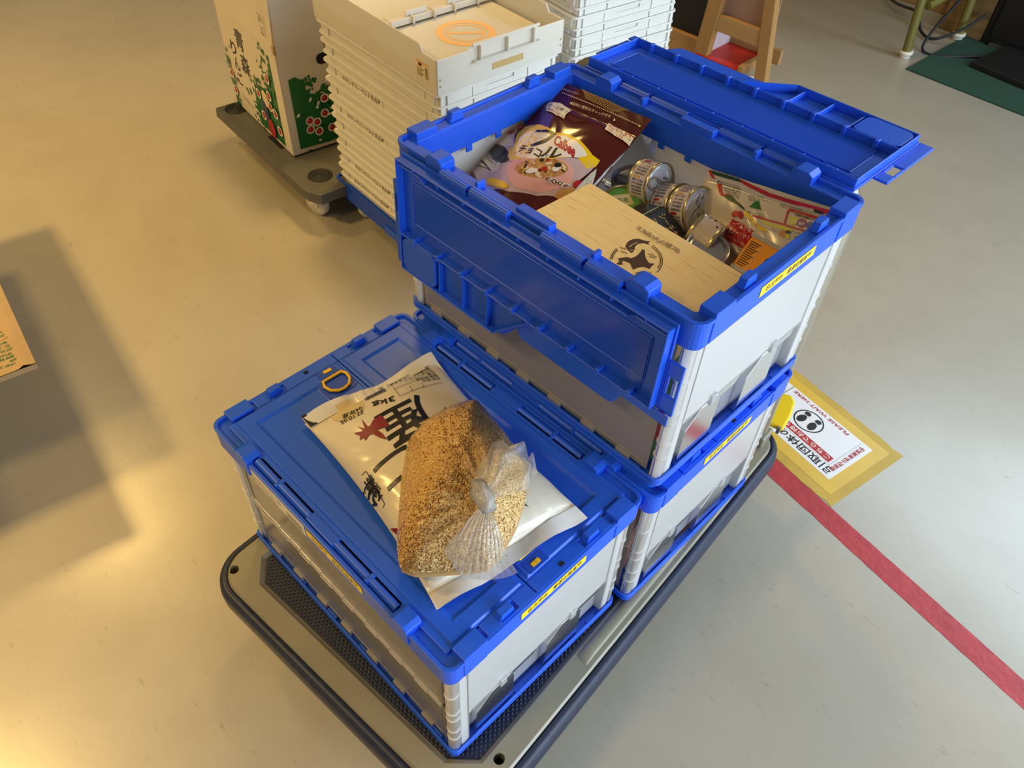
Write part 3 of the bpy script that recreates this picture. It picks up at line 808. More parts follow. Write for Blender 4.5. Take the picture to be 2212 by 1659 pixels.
    r.ring(rrect(0.0015, 0.0015, CL - 0.0015, CW - 0.0015, 0.015, 5), rrect(0.0205, 0.0205, CL - 0.0205, CW - 0.0205, 0.007, 5), 0.2700, 0.2725)
    for k in range(9):                                     # clips under the inner edge
        x = 0.06 + k * (CL - 0.12) / 8
        for y in (0.0200, CW - 0.0230): r.box(x - 0.006, y, 0.256, x + 0.006, y + 0.003, 0.264)
    for k in range(5):
        y = 0.06 + k * (CW - 0.12) / 4
        for x in (0.0200, CL - 0.0230): r.box(x, y - 0.006, 0.254, x + 0.003, y + 0.006, 0.264)
    for x0, x1, o_ in ((-0.0014, 0.0215, 0.0), (CL - 0.0215, CL + 0.0014, 0.0)):
        for y0, y1 in ((0.024, 0.062), (CW - 0.062, CW - 0.024)):
            r.box(x0, y0, 0.2740, x1, y1, 0.3185)
        r.box(x0 + 0.0014 if x0 < 0.1 else x0, 0.062, 0.302, x1 if x0 < 0.1 else x1 - 0.0014, CW - 0.062, 0.3090)
        for yc in (0.103, CW - 0.103):                     # pegs
            q = [(yc - 0.0135, 0.309), (yc + 0.0135, 0.309), (yc + 0.0095, 0.3235), (yc - 0.0095, 0.3235)]
            xa, xb = (0.0065, 0.0175) if x0 < 0.1 else (CL - 0.0175, CL - 0.0065)
            r.prism(q, xa, xb, M=Matrix(((0, 0, 1, 0), (1, 0, 0, 0), (0, 1, 0, 0), (0, 0, 0, 1))))
    for yc in (0.0, CW):                                   # hinge blocks on the long sides
        s_ = 1 if yc == 0 else -1
        def yb(a, b_): return (min(yc + s_ * a, yc + s_ * b_), max(yc + s_ * a, yc + s_ * b_))
        for x0 in (0.072, CL - 0.104):
            y0, y1 = yb(-0.0035, 0.0215)
            r.prism([(x0, 0.288), (x0 + 0.032, 0.288), (x0 + 0.032, 0.318), (x0 + 0.025, 0.3225), (x0 + 0.007, 0.3225), (x0, 0.318)], y0, y1,
                    M=Matrix(((1, 0, 0, 0), (0, 0, -1, y0 + y1), (0, 1, 0, 0), (0, 0, 0, 1))))
        for x0, x1 in ((0.134, 0.158), (0.236, 0.250), (0.254, 0.278), (0.280, 0.294), (0.362, 0.386)):
            pass
        for x0, x1 in ((0.160, 0.166), (0.236, 0.294), (0.362, 0.368)):
            y0, y1 = yb(0.0055, 0.0195); r.box(x0, y0, 0.300, x1, y1, 0.3165)
        y0, y1 = yb(0.0050, 0.0190); r.box(0.104, y0, 0.298, CL - 0.104, y1, 0.3045)
    r.build('rim', 'blue_plastic', c, bevel=0.0010)
    # lid flaps
    MN = TR(0, HY, HZ) @ RO(near_open or 0.0, 'X')
    MF = TR(CL, CW - HY, HZ) @ RO(180, 'Z') @ RO(far_open or 0.0, 'X')
    if near_open: MN = TR(0, -0.0075, HZ - 0.004) @ RO(near_open, 'X')
    if far_open: MF = TR(CL, CW + 0.0075, HZ + 0.001) @ RO(180, 'Z') @ RO(far_open, 'X')
    flap(c, MN); flap(c, MF)
    return c

def tape_label(parent, o, ex, ey, w_, h_, body, paper='yellow_label', ink='ink_black', shear=0.0):
    o = Vector(o); ex = Vector(ex); ey = Vector(ey); n_ = ex.cross(ey).normalized()
    M = Matrix(((ex.x, ey.x, n_.x, o.x), (ex.y, ey.y, n_.y, o.y), (ex.z, ey.z, n_.z, o.z), (0, 0, 0, 1)))
    lb = MB().box(0, 0, 0.0001, w_, h_, 0.0006).build('label_tape', paper, parent, M)
    if body:
        q = Print(plane((0, 0, 0.0006), (1, 0, 0), (0, 1, 0)), lift=0.00015)
        q.text(ink, body, (w_ * 0.09, h_ * 0.20), (w_ * 0.93, h_ * 0.20), (w_ * 0.09, h_ * 0.80), 0.006, shear)
        q.build(lb)
    return lb
MA = Matrix.Identity(4)
MBm = TR(0.0150, 0.3689, 0) @ RO(0.1, 'Z')
MC = TR(0.0130, 0.3684, 0.3281) @ RO(-0.28, 'Z')
CA = crate('closed blue folding crate with the bag of rice lying on its lid', MA)
CB = crate('blue folding crate at the bottom of the stack of two on the trolley', MBm)
CC = crate('open blue folding crate filled with food, on top of the stack', MC, near_open=268.5, far_open=181.5, foot=0.0150)
TXT = '名古屋市　資源化推進室'
for c_, z_ in ((CA, 0.2855), (CB, 0.2855), (CC, 0.2855)):
    tape_label(c_, (CL + 0.0002, 0.121, z_), (0, 1, 0), (0, 0, 1), 0.122, 0.0155, TXT, shear=0.25)
lbf = tape_label(CA, (0.2405, -0.0004, 0.2855), (1, 0, 0), (0, 0, 1), 0.122, 0.0155, TXT, shear=0.2)
mat('label_white', S(226, 220, 206), 0.5)
wl = MB().box(0.093, -0.0008, 0.2760, 0.236, -0.0002, 0.3020).build('label_tape', 'label_white', CA)
P_ = Print(plane((0.093, -0.0009, 0.2760), (1, 0, 0), (0, 0, 1)), lift=0.0002)
r_ = random.Random(4)
for k in range(26): P_.poly('ink_black', [(0.100 + k * 0.0014, 0.004), (0.100 + k * 0.0014 + r_.choice((0.0005, 0.0009)), 0.004), (0.1005 + k * 0.0014, 0.017), (0.100 + k * 0.0014, 0.017)])
P_.text('ink_black', '折りたたみコンテナー 50B', (0.006, 0.013), (0.086, 0.013), (0.006, 0.020), 0.004)
P_.text('ink_black', '品番 CR-S50NR 透明', (0.006, 0.004), (0.070, 0.004), (0.006, 0.009), 0.002)
P_.build(wl)
# ------------------------------------------------------------------ shapes of the soft bags: S(u, v) in world metres
def lerp(a, b, t): return tuple(x + (y - x) * t for x, y in zip(a, b))
def bil(c00, c10, c01, c11, u, v): return lerp(lerp(c00, c10, u), lerp(c01, c11, u), v)
def sn(t, k):
    t = min(max(t, 0.0), 1.0)
    return math.sin(PI * t) ** k if 0.0 < t < 1.0 else 0.0
def wob(x, y, s): return math.sin(x * 11.3 + s) * math.sin(y * 9.1 + 1.7 * s) + 0.5 * math.sin(x * 23.0 + y * 17.0 + s) + 0.3 * math.sin(x * 41 - y * 37 + 2 * s)
def crum(u, v, s):
    a = u + 0.35 * math.sin(5.1 * v + s) + 0.2 * math.sin(9.7 * u - 3.3 * v + s * 2)
    b = v + 0.3 * math.sin(4.3 * u + 1.3 * s) + 0.15 * math.sin(8.1 * v + 6.2 * u + s)
    return math.sin(5 * a + 2 * b) * 0.6 + abs(math.sin(4 * b - 2.2 * a + s)) * 0.9 - 0.5 + 0.3 * abs(math.sin(11 * a - 7 * b))
def rice(u, v):
    """3 kg rice bag: u across from left to far corner, v along its length"""
    x, y, z = bil((0.1008, 0.0975, 0.3200), (0.1279, 0.3232, 0.3200), (0.4577, 0.0433, 0.3200), (0.4931, 0.2768, 0.3200), u, v)
    vv = (v - 0.055) / 0.89
    b = sn(u, 0.42) * sn(vv, 0.34)
    pull = 0.020 * sn(v, 0.8)
    x += 0.0; y += pull * (0.5 - u) * 2 * 0.55
    z += 0.050 * b + 0.0022 * crum(u * 1.2, v * 1.4, 0.6) * (1.25 - b)
    if b <= 0: z += 0.004 + 0.003 * math.sin(u * 9)
    edge = (1 - sn(u, 0.2)) if sn(u, 0.2) < 1 else 0
    z += 0.0
    if v > 0.945: z += 0.005 * math.sin(u * 11 + 1) * (v - 0.945) / 0.055
    if v < 0.055: z += 0.003 * math.sin(u * 8) * (0.055 - v) / 0.055
    return (x, y, z)
def bag1(u, v):
    """brown granola pouch leaning in the far left of the crate: u left to right, v top to bottom"""
    x, y, z = bil((0.006, 0.704, 0.618), (0.212, 0.698, 0.630), (0.020, 0.425, 0.478), (0.222, 0.440, 0.500), u, v)
    b = sn(u, 0.55) * sn((v - 0.13) / 0.95, 0.5) if v > 0.13 else 0.0
    z += 0.038 * b; y += -0.010 * b
    z += 0.0042 * crum(u, v, 2.1) * (0.25 + b)
    x += -0.012 * math.sin(PI * min(max((v - 0.1) / 0.35, 0), 1)) * (1 - u) * -1.0
    return (x, y, z)
def bag2(u, v):
    """white and green granola pouch standing against the far side, its back to the camera"""
    x, y, z = bil((0.327, 0.690, 0.604), (0.522, 0.690, 0.634), (0.352, 0.622, 0.455), (0.522, 0.622, 0.475), u, v)
    b = sn(u, 0.6) * (sn((v - 0.10) / 0.95, 0.5) if v > 0.10 else 0.0)
    y += -0.024 * b
    w_ = math.exp(-((v - 0.52) / 0.10) ** 2)
    x += 0.030 * w_ * (1 - u) ** 2
    y += 0.0030 * crum(u, v, 1.0) * (0.3 + b) + 0.007 * math.exp(-((v - 0.55 - 0.25 * (u - 0.3)) / 0.05) ** 2) * sn(u, 0.4)
    return (x, y, z)
APO = (-1.0897, 0.8089, -0.055); APR = -0.1312
def apple_l(u, v):
    """left face of the apple carton: u metres from the near corner to the left (negative), v metres above its base"""
    return (APO[0] + u * math.cos(APR), APO[1] + u * math.sin(APR), APO[2] + v)
def apple_r(u, v):
    return (APO[0] - u * math.sin(APR), APO[1] + u * math.cos(APR), APO[2] + v)
WDO = (0.2331, 0.5395, 0.6005); WDR = -0.046
def wood(u, v):
    """top of the wood-grain gift box: u metres along its length, v metres towards its far edge (v <= 0)"""
    return (WDO[0] + u * math.cos(WDR) - v * math.sin(WDR), WDO[1] + u * math.sin(WDR) + v * math.cos(WDR), WDO[2])
# ------------------------------------------------------------------ white folded crates
WA, WB_, WH = 0.512, 0.360, 0.0507
def white_crate_meshes():
    """folded white crate, near corner at the origin, long side towards -x, short side towards +y"""
    b = MB()
    b.prism(rrect(-WA + 0.010, 0.010, -0.007, WB_ - 0.010, 0.008, 3), 0.0, WH - 0.002)
    b.ring(rrect(-WA, 0.0, 0.0, WB_, 0.014, 4), rrect(-WA + 0.012, 0.012, -0.009, WB_ - 0.012, 0.006, 4), WH - 0.0065, WH - 0.0003)
    b.ring(rrect(-WA + 0.002, 0.002, -0.001, WB_ - 0.002, 0.014, 4), rrect(-WA + 0.012, 0.012, -0.009, WB_ - 0.012, 0.006, 4), 0.0155, 0.0205)
    body = b
    s = MB()
    # long side: end blocks and shallow slots
    for x0, x1 in ((-WA + 0.020, -WA + 0.052), (-0.052, -0.020)): s.box(x0, 0.0060, 0.0205, x1, 0.0105, WH - 0.0065)
    s.box(-WA + 0.058, 0.0080, 0.0205, -0.058, 0.0105, WH - 0.0140)
    for x0, x1 in ((-WA + 0.090, -WA + 0.140), (-0.140, -0.090)): s.box(x0, 0.0060, WH - 0.0140, x1, 0.0105, WH - 0.0085)
    s.box(-WA + 0.030, 0.0070, 0.001, -0.030, 0.0105, 0.0120)
    # short end: panel blocks, corner slots and the grip
    for y0, y1 in ((0.012, 0.022), (0.030, 0.098), (0.262, 0.330), (0.338, 0.348)):
        s.box(-0.0065, y0, 0.0210, -0.0025, y1, WH - 0.0055)
    s.box(-0.0065, 0.100, 0.0210, -0.0030, 0.140, WH - 0.0055); s.box(-0.0065, 0.220, 0.0210, -0.0030, 0.260, WH - 0.0055)
    s.box(-0.0065, 0.140, 0.0210, -0.0030, 0.220, 0.0340); s.box(-0.0065, 0.140, 0.0445, -0.0030, 0.220, WH - 0.0055)
    for y0, y1 in ((0.012, 0.022), (0.030, 0.100), (0.104, 0.256), (0.260, 0.330), (0.338, 0.348)): s.box(-0.0065, y0, 0.001, -0.0028, y1, 0.0160)
    return body, s
wb, wsd = white_crate_meshes()
ORD = ('lowest', 'second', 'third', 'fourth', 'fifth', 'sixth', 'seventh', 'eighth', 'ninth', 'tenth', 'eleventh')
def white_stack(x, y, rz, z0, n, where, group):
    first = thing('folded_crate', '', 'crate', group=group)
    wb.build('shell', 'white_plastic', first, bevel=0.0008, seg=1)
    wsd.build('side_ribs', 'white_plastic', first, bevel=0.0006, seg=1)
    out = []
    rr = random.Random(3)
    for k in range(n):
        c = first if k == 0 else copy_tree(first)
        dz = z0 + k * WH
        c.location = (x + rr.uniform(-0.002, 0.002), y + rr.uniform(-0.002, 0.002), dz); c.rotation_euler = (0, 0, rz + rr.uniform(-0.004, 0.004))
        c['label'] = ('white folded plastic crate, %s from the bottom %s' % (ORD[k], where)) if k else 'white folded plastic crate, the lowest %s' % where
        out.append(c)
    return out
SX, SY, SR = -0.405, 0.8015, -0.0842
st1 = white_stack(SX, SY, SR, -0.0600, 9, 'of the stack behind the apple carton', 'folded crates in the front stack')
for k in (0, 1, 4, 6):
    c = st1[k]
    x0 = -WA + (0.085 if k < 2 else 0.080) - (0.0 if k else 0.012)
    lb = MB().box(x0, 0.0066, 0.0208, x0 + 0.190, 0.0079, 0.0362).build('label_tape', 'label_white', c)
    q = Print(plane((x0, 0.0064, 0.0208), (1, 0, 0), (0, 0, 1)), lift=0.0002)
    q.text('ink_black', 'セカンドハーベスト名古屋', (0.006, 0.0015), (0.180, 0.0015), (0.006, 0.0145), 0.008); q.build(lb)
def blue_dolly(x, y, rz, z1, label):
    d = thing('crate_dolly', label, 'dolly', (x, y, FZ), rz)
    h = z1 - FZ
    MB().ring(rrect(-WA - 0.008, -0.008, 0.008, WB_ + 0.008, 0.014, 4), rrect(-WA - 0.002, -0.002, 0.002, WB_ + 0.002, 0.010, 4), h - 0.045, h + 0.008).box(-WA, 0, h - 0.012, 0, WB_, h).build('frame', 'blue_plastic_deep', d, bevel=0.001, seg=1)
    MB().box(-0.26, -0.013, h - 0.042, 0.006, -0.008, h - 0.018).build('front_lip', 'blue_plastic', d, bevel=0.001, seg=1)
    for dx in (-WA + 0.06, -0.06):
        for dy in (0.05, WB_ - 0.05):
            cw = MB().lathe([(0.0, -0.011), (0.028, -0.011), (0.0325, -0.006), (0.0325, 0.006), (0.028, 0.011), (0.0, 0.011)], 20, TR(dx, dy, 0.0325) @ RO(90, 'Y')).build('caster', 'milky_plastic', d)
            MB().box(dx - 0.018, dy - 0.015, 0.035, dx - 0.013, dy + 0.015, h - 0.012).box(dx + 0.013, dy - 0.015, 0.035, dx + 0.018, dy + 0.015, h - 0.012).box(dx - 0.018, dy - 0.02, h - 0.018, dx + 0.018, dy + 0.02, h - 0.012).build('fork', 'steel', cw)
    return d
blue_dolly(SX, SY, SR, -0.0605, 'blue plastic dolly under the front stack of white crates')
# open milky crate on top of the front stack
oc = thing('open_crate', 'milky open-topped crate with an orange ring logo on top of the white stack', 'crate', (SX, SY, -0.0600 + 9 * WH), SR)
OA, OB, OH = 0.516, 0.362, 0.093
mb = MB(); mb.prism(rrect(-OA + 0.004, 0.004, -0.004, OB - 0.004, 0.006, 3), 0.0, 0.006); mb.build('bottom', 'milky_plastic', oc)
ls = [(-OA, 0.0), (0.0, 0.0), (0.0, OH - 0.016), (-0.05, OH - 0.016), (-0.062, OH), (-OA + 0.062, OH), (-OA + 0.05, OH - 0.016), (-OA, OH - 0.016)]
MXZ = Matrix(((1, 0, 0, 0), (0, 0, -1, 0.004), (0, 1, 0, 0), (0, 0, 0, 1)))
MB().prism(ls, 0.0, 0.004, M=MXZ).build('side_wall', 'milky_plastic', oc, bevel=0.0015)
MB().prism(ls, 0.0, 0.004, M=TR(0, OB - 0.004, 0) @ MXZ).build('side_wall', 'milky_plastic', oc, bevel=0.0015)
es_ = [(0.0, 0.0), (OB, 0.0), (OB, OH - 0.016), (0.285, OH - 0.016), (0.270, OH - 0.004), (0.098, OH - 0.004), (0.078, OH - 0.016), (0.0, OH - 0.016)]
MYZ = Matrix(((0, 0, 1, -0.004), (1, 0, 0, 0), (0, 1, 0, 0), (0, 0, 0, 1)))
for x_ in (0.0, -OA + 0.004):
    ew = MB().prism(es_, 0.0, 0.004, M=TR(x_, 0, 0) @ MYZ)
    e_ = ew.build('end_wall', 'milky_plastic', oc, bevel=0.0015)
    if x_ == 0.0:
        g = MB()
        for y0, y1 in ((0.110, 0.114), (0.186, 0.190), (0.262, 0.266)): g.box(-0.001, y0, OH - 0.040, 0.010, y1, OH - 0.008)
        g.box(-0.001, 0.094, OH - 0.043, 0.012, 0.284, OH - 0.039).box(-0.001, 0.094, OH - 0.010, 0.004, 0.284, OH - 0.004)
        g.build('grip', 'milky_plastic', e_, bevel=0.001, seg=1)
        MB().box(-0.0005, 0.150, 0.018, 0.0008, 0.240, 0.032).build('hand_slot', mat('slot_tan', S(196, 164, 104), 0.6), e_)
        for y_ in (0.008, OB - 0.008):
            for z_ in (0.020, 0.034): MB().lathe([(0.0, 0.0012), (0.0022, 0.001), (0.0026, 0.0)], 10, TR(0, y_, z_) @ RO(90, 'Y')).build('rivet', 'slot_tan', e_)
pn = MB()
pn.box(-OA + 0.012, 0.012, 0.040, -0.262, OB - 0.012, 0.046).box(-0.254, 0.012, 0.036, -0.012, OB - 0.012, 0.042)
pn.build('folded_panels', 'milky_plastic', oc, bevel=0.003)
rb = MB(); rb.box(-0.268, 0.008, 0.046, -0.248, OB - 0.008, 0.060)
for y_ in (0.05, 0.11, 0.17, 0.23, 0.30): rb.box(-0.275, y_, 0.046, -0.240, y_ + 0.004, 0.064)
rb.box(-0.262, 0.10, 0.060, -0.256, 0.16, 0.072); rb.box(-0.262, 0.22, 0.060, -0.256, 0.30, 0.072)
rb.build('centre_rail', 'milky_plastic', oc, bevel=0.001, seg=1)
mat('logo_orange', S(240, 192, 132), 0.5)
q = Print(plane((-0.140, 0.185, 0.0422), (1, 0, 0), (0, 1, 0)), lift=0.0002)
q.ellipse('logo_orange', (0, 0), 0.070, 0.070, n=40, ring=0.26).ellipse('logo_orange', (0, 0), 0.046, 0.046, n=32, ring=0.12)
q.poly('logo_orange', [(-0.026, -0.030), (-0.014, -0.034), (0.028, 0.028), (0.016, 0.034)])
q.build(oc, 'ring_logo')
q = Print(plane((-0.076, -0.0004, 0.020), (1, 0, 0), (0, 0, 1)), lift=0.0002)
q.poly('ink_cream', [(0, 0), (0.046, 0), (0.046, 0.036), (0, 0.036)]).poly('ink_orange', [(0, 0.033), (0.046, 0.033), (0.046, 0.036), (0, 0.036)])
q.poly('ink_brown', [(0.009, 0.024), (0.022, 0.024), (0.022, 0.032), (0.009, 0.032)]).poly('ink_orange', [(0.010, 0.024), (0.022, 0.024), (0.022, 0.026), (0.010, 0.026)])
for k in range(6): q.line('ink_black', [(0.004, 0.020 - k * 0.0032), (0.030 - (k % 3) * 0.004, 0.020 - k * 0.0032)], 0.0014)
for k in range(14): q.line('ink_black', [(0.034, 0.004 + k * 0.0018), (0.043, 0.004 + k * 0.0018)], 0.0007 + 0.0005 * (k % 2))
q.build(oc, 'sticker')

S2X, S2Y, S2R, S2Z = -0.4554, 1.2968, -0.1673, 0.4143 - 9 * WH
white_stack(S2X, S2Y, S2R, S2Z, 11, 'of the rear stack beside the easel', 'folded crates in the rear stack')
blue_dolly(S2X, S2Y, S2R, S2Z - 0.0005, 'blue plastic dolly under the rear stack of white crates')

# ------------------------------------------------------------------ grey dolly and apple carton
GD = RO(-5.9, 'Z')
gd = thing('carton_dolly', 'grey plastic dolly with round grip pads under the apple carton', 'dolly', M=TR(-0.892, 0.735, FZ) @ GD)
gh = 0.120
go = [(-0.612, 0.0), (-0.022, -0.006), (0.018, 0.020), (0.022, 0.40), (-0.61, 0.405), (-0.625, 0.38), (-0.625, 0.022)]
go = [(-0.622, -0.008), (-0.055, -0.008), (-0.020, -0.004), (0.018, 0.018), (0.018, 0.385), (-0.015, 0.402), (-0.622, 0.402)]
MB().prism(go, gh - 0.030, gh, top=offset_poly(go, 0.003)).build('deck', 'grey_plastic', gd, bevel=0.002)
MB().box(-0.36, 0.045, gh - 0.001, -0.27, 0.085, gh + 0.0006).build('hand_slot', 'hole_dark', gd)
for x_, y_ in ((-0.575, 0.045), (-0.075, 0.068), (-0.575, 0.345), (-0.075, 0.345)):
    p_ = MB()
    for r0, r1 in ((0.036, 0.030), (0.026, 0.021), (0.017, 0.012), (0.008, 0.0)):
        p_.lathe([(r0, gh - 0.001), (r0, gh + 0.0018), (r1, gh + 0.0018), (r1, gh - 0.001)], 28, TR(x_, y_, 0))
    p_.lathe([(0.0365, gh), (0.0365, gh + 0.0009), (0.0, gh + 0.0009)], 28, TR(x_, y_, 0))
    p_.build('grip_pad', 'black_rubber', gd)
for x_, y_ in ((-0.555, 0.05), (-0.075, 0.045), (-0.555, 0.35), (-0.075, 0.35)):
    cw = MB().lathe([(0.0, -0.013), (0.036, -0.013), (0.042, -0.008), (0.042, 0.008), (0.036, 0.013), (0.0, 0.013)], 28, TR(x_, y_, 0.042) @ RO(15, 'Z') @ RO(90, 'X')).build('caster', 'milky_plastic', gd)
    MB().prism([(-0.014, -0.010), (0.014, -0.010), (0.030, 0.048), (-0.016, 0.048)], 0.014, 0.017, M=TR(x_, y_, 0.042) @ RO(15, 'Z') @ RO(90, 'X')).prism([(-0.014, -0.010), (0.014, -0.010), (0.030, 0.048), (-0.016, 0.048)], -0.017, -0.014, M=TR(x_, y_, 0.042) @ RO(15, 'Z') @ RO(90, 'X')).lathe([(0.0, 0.019), (0.007, 0.019), (0.008, 0.014)], 12, TR(x_, y_, 0.042) @ RO(15, 'Z') @ RO(90, 'X')).build('fork', 'white_cap', cw)
mat('white_card', S(226, 216, 198), 0.55, noise_scale=5, noise_amt=0.05)
mat('brown_card', S(150, 116, 66), 0.8)
mat('packing_tape', S(176, 142, 84), 0.15, spec=0.8)
AW, AD, AH = 0.3976, 0.30, 0.323
ac = thing('apple_carton', 'white apple carton with green orchard print and raised flaps on the grey dolly', 'carton', APO, APR)
wl_ = MB(); t_ = 0.004
wl_.box(-AW, 0, 0, 0, t_, AH).box(-AW, AD - t_, 0, 0, AD, AH).box(-t_, t_, 0, 0, AD - t_, AH).box(-AW, t_, 0, -AW + t_, AD - t_, AH).box(-AW + t_, t_, 0, -t_, AD - t_, 0.005)
wl_.build('carton_wall', 'white_card', ac, bevel=0.0012)
for nm, vs in (('flap', [(-AW, 0, AH), (-0.004, 0, AH), (-0.006, 0.012, AH + 0.15), (-AW + 0.004, 0.012, AH + 0.15)]),
               ('flap', [(-AW, AD, AH), (0, AD, AH), (0, AD - 0.012, AH + 0.15), (-AW, AD - 0.012, AH + 0.15)]),
               ('flap', [(0, 0.004, AH), (0, AD, AH), (-0.012, AD - 0.004, AH + 0.15), (-0.012, 0.014, AH + 0.15)]),
               ('flap', [(-AW, 0, AH), (-AW, AD, AH), (-AW + 0.012, AD, AH + 0.15), (-AW + 0.012, 0.01, AH + 0.15)])):
    a_, b_, c_ = Vector(vs[0]), Vector(vs[1]), Vector(vs[3]); nn = (b_ - a_).cross(c_ - a_).normalized() * 0.004
    inw = Vector((-AW / 2, AD / 2, AH)) - a_
    if nn.dot(inw) < 0: nn = -nn
    V_ = [Vector(q) for q in vs] + [Vector(q) + nn for q in vs]
    MB().add(V_, [(0, 1, 2, 3), (7, 6, 5, 4), (0, 4, 5, 1), (1, 5, 6, 2), (2, 6, 7, 3), (3, 7, 4, 0)]).build(nm, 'white_card', ac, bevel=0.001, seg=1)
MB().add([(-0.006, 0.0005, AH - 0.008), (0.001, 0.004, AH - 0.008), (-0.009, 0.0165, AH + 0.15), (-0.004, 0.002, AH)], [(0, 1, 2), (0, 2, 3)]).box(-0.012, -0.0006, AH - 0.02, 0.0008, 0.006, AH + 0.004).build('corner_tape', 'packing_tape', ac)
MB().prism(rrect(0.118, AH - 0.075, 0.182, AH - 0.045, 0.014, 4), 0.0, 0.0012, M=Matrix(((0, 0, 1, 0.0002), (1, 0, 0, 0), (0, 1, 0, 0), (0, 0, 0, 1)))).build('hand_hole', 'hole_dark', ac)
MB().box(0.0002, 0.146, AH - 0.046, 0.0014, 0.160, AH + 0.002).build('packing_strip', 'packing_tape', ac)

# ------------------------------------------------------------------ things inside the crates
mat('carton_red', S(176, 46, 40), 0.5); mat('carton_green', S(70, 110, 74), 0.5); mat('carton_pink', S(214, 160, 156), 0.5)
mat('carton_beige', S(206, 186, 142), 0.6); mat('carton_white', S(226, 228, 232), 0.5); mat('carton_yellow', S(214, 196, 96), 0.5)
mat('carton_orange', S(222, 150, 84), 0.5); mat('carton_brown', S(92, 40, 28), 0.45)
def carton(label, m_, x0, y0, z0, sx, sy, sz, rz=0.0, tilt=0.0):
    o = thing('food_carton', label, 'carton', M=TR(x0, y0, z0) @ RO(rz, 'Z') @ RO(tilt, 'Y'))
    b = MB().box(0, 0, 0, sx, sy, sz).build('box', m_, o, bevel=0.002)
    MB().box(sx * 0.03, -0.0006, sz * 0.90, sx * 0.97, 0.0, sz * 0.985).box(sx * 0.49, 0, sz, sx * 0.51, sy, sz + 0.0004).build('closing_flap', m_, b)
    return o
# top crate: lower layer seen through its near side
carton('red carton seen through the near side of the open crate', 'carton_red', 0.232, 0.390, 0.3950, 0.275, 0.135, 0.045, -1.0)
carton('green carton under the red carton in the open crate', 'carton_green', 0.300, 0.390, 0.3450, 0.205, 0.135, 0.050, -1.0)
carton('flat beige carton low in the open crate beside the red carton', 'carton_beige', 0.062, 0.405, 0.345, 0.150, 0.10, 0.080, -3)
carton('dark green carton lying below the wood-grain box', 'carton_green', 0.240, 0.400, 0.4410, 0.255, 0.125, 0.096, -1.0)
carton('white carton under the heap of cans', 'carton_white', 0.228, 0.548, 0.345, 0.275, 0.150, 0.172)
carton('brown carton beneath the granola pouch', 'carton_brown', 0.060, 0.535, 0.345, 0.155, 0.14, 0.130)
# the other two crates
for nm, m_, x0, y0, sx, sy, sz in (('yellow carton inside the crate with the rice, by its end panel', 'carton_yellow', 0.330, 0.190, 0.150, 0.135, 0.150), ('red carton inside the crate with the rice, at its corner', 'carton_red', 0.405, 0.040, 0.075, 0.090, 0.10),
                                 ('beige carton inside the crate with the rice, by its long side', 'carton_beige', 0.060, 0.035, 0.20, 0.12, 0.13), ('pale green carton in the middle of the crate with the rice', 'carton_green', 0.275, 0.035, 0.12, 0.11, 0.11)):
    carton(nm, m_, x0, y0, 0.0090, sx, sy, sz)
for nm, m_, x0, y0, sx, sy, sz in (('orange carton inside the bottom crate, by its end panel', 'carton_orange', 0.380, 0.520, 0.115, 0.140, 0.155), ('pink carton inside the bottom crate next to the orange one', 'carton_pink', 0.395, 0.405, 0.100, 0.105, 0.12),
                                 ('large white carton inside the bottom crate', 'carton_white', 0.070, 0.410, 0.25, 0.22, 0.17)):
    carton(nm, m_, x0, y0, 0.0090, sx, sy, sz)

# gift box with wood-grain print
def wood_print():
    m = bpy.data.materials.new('wood_print'); m.use_nodes = True
    nt = m.node_tree; N = nt.nodes; L = nt.links; b = N['Principled BSDF']
    tc = N.new('ShaderNodeTexCoord'); mp = N.new('ShaderNodeMapping'); mp.inputs['Scale'].default_value = (1.0, 16.0, 16.0)
    L.new(tc.outputs['Object'], mp.inputs['Vector'])
    n = N.new('ShaderNodeTexNoise'); n.inputs['Scale'].default_value = 16; n.inputs['Detail'].default_value = 8; n.inputs['Roughness'].default_value = 0.65
    L.new(mp.outputs[0], n.inputs['Vector'])
    r = N.new('ShaderNodeValToRGB'); e = r.color_ramp.elements
    e[0].position = 0.27; e[0].color = S(190, 150, 84); e[1].position = 0.46; e[1].color = S(242, 208, 138)
    L.new(n.outputs['Fac'], r.inputs[0]); L.new(r.outputs[0], b.inputs['Base Color']); b.inputs['Roughness'].default_value = 0.5
    MATS['wood_print'] = m
wood_print()
gb = thing('gift_box', 'wood-grain gift box with dark emblem lying in the open crate', 'box', WDO, WDR)
MB().box(0.0, -0.147, -0.050, 0.276, 0.0, 0.0).build('lid', 'wood_print', gb, bevel=0.0012)
MB().box(0.003, -0.145, -0.0620, 0.273, -0.002, -0.050).build('bottom_tray', 'carton_beige', gb)

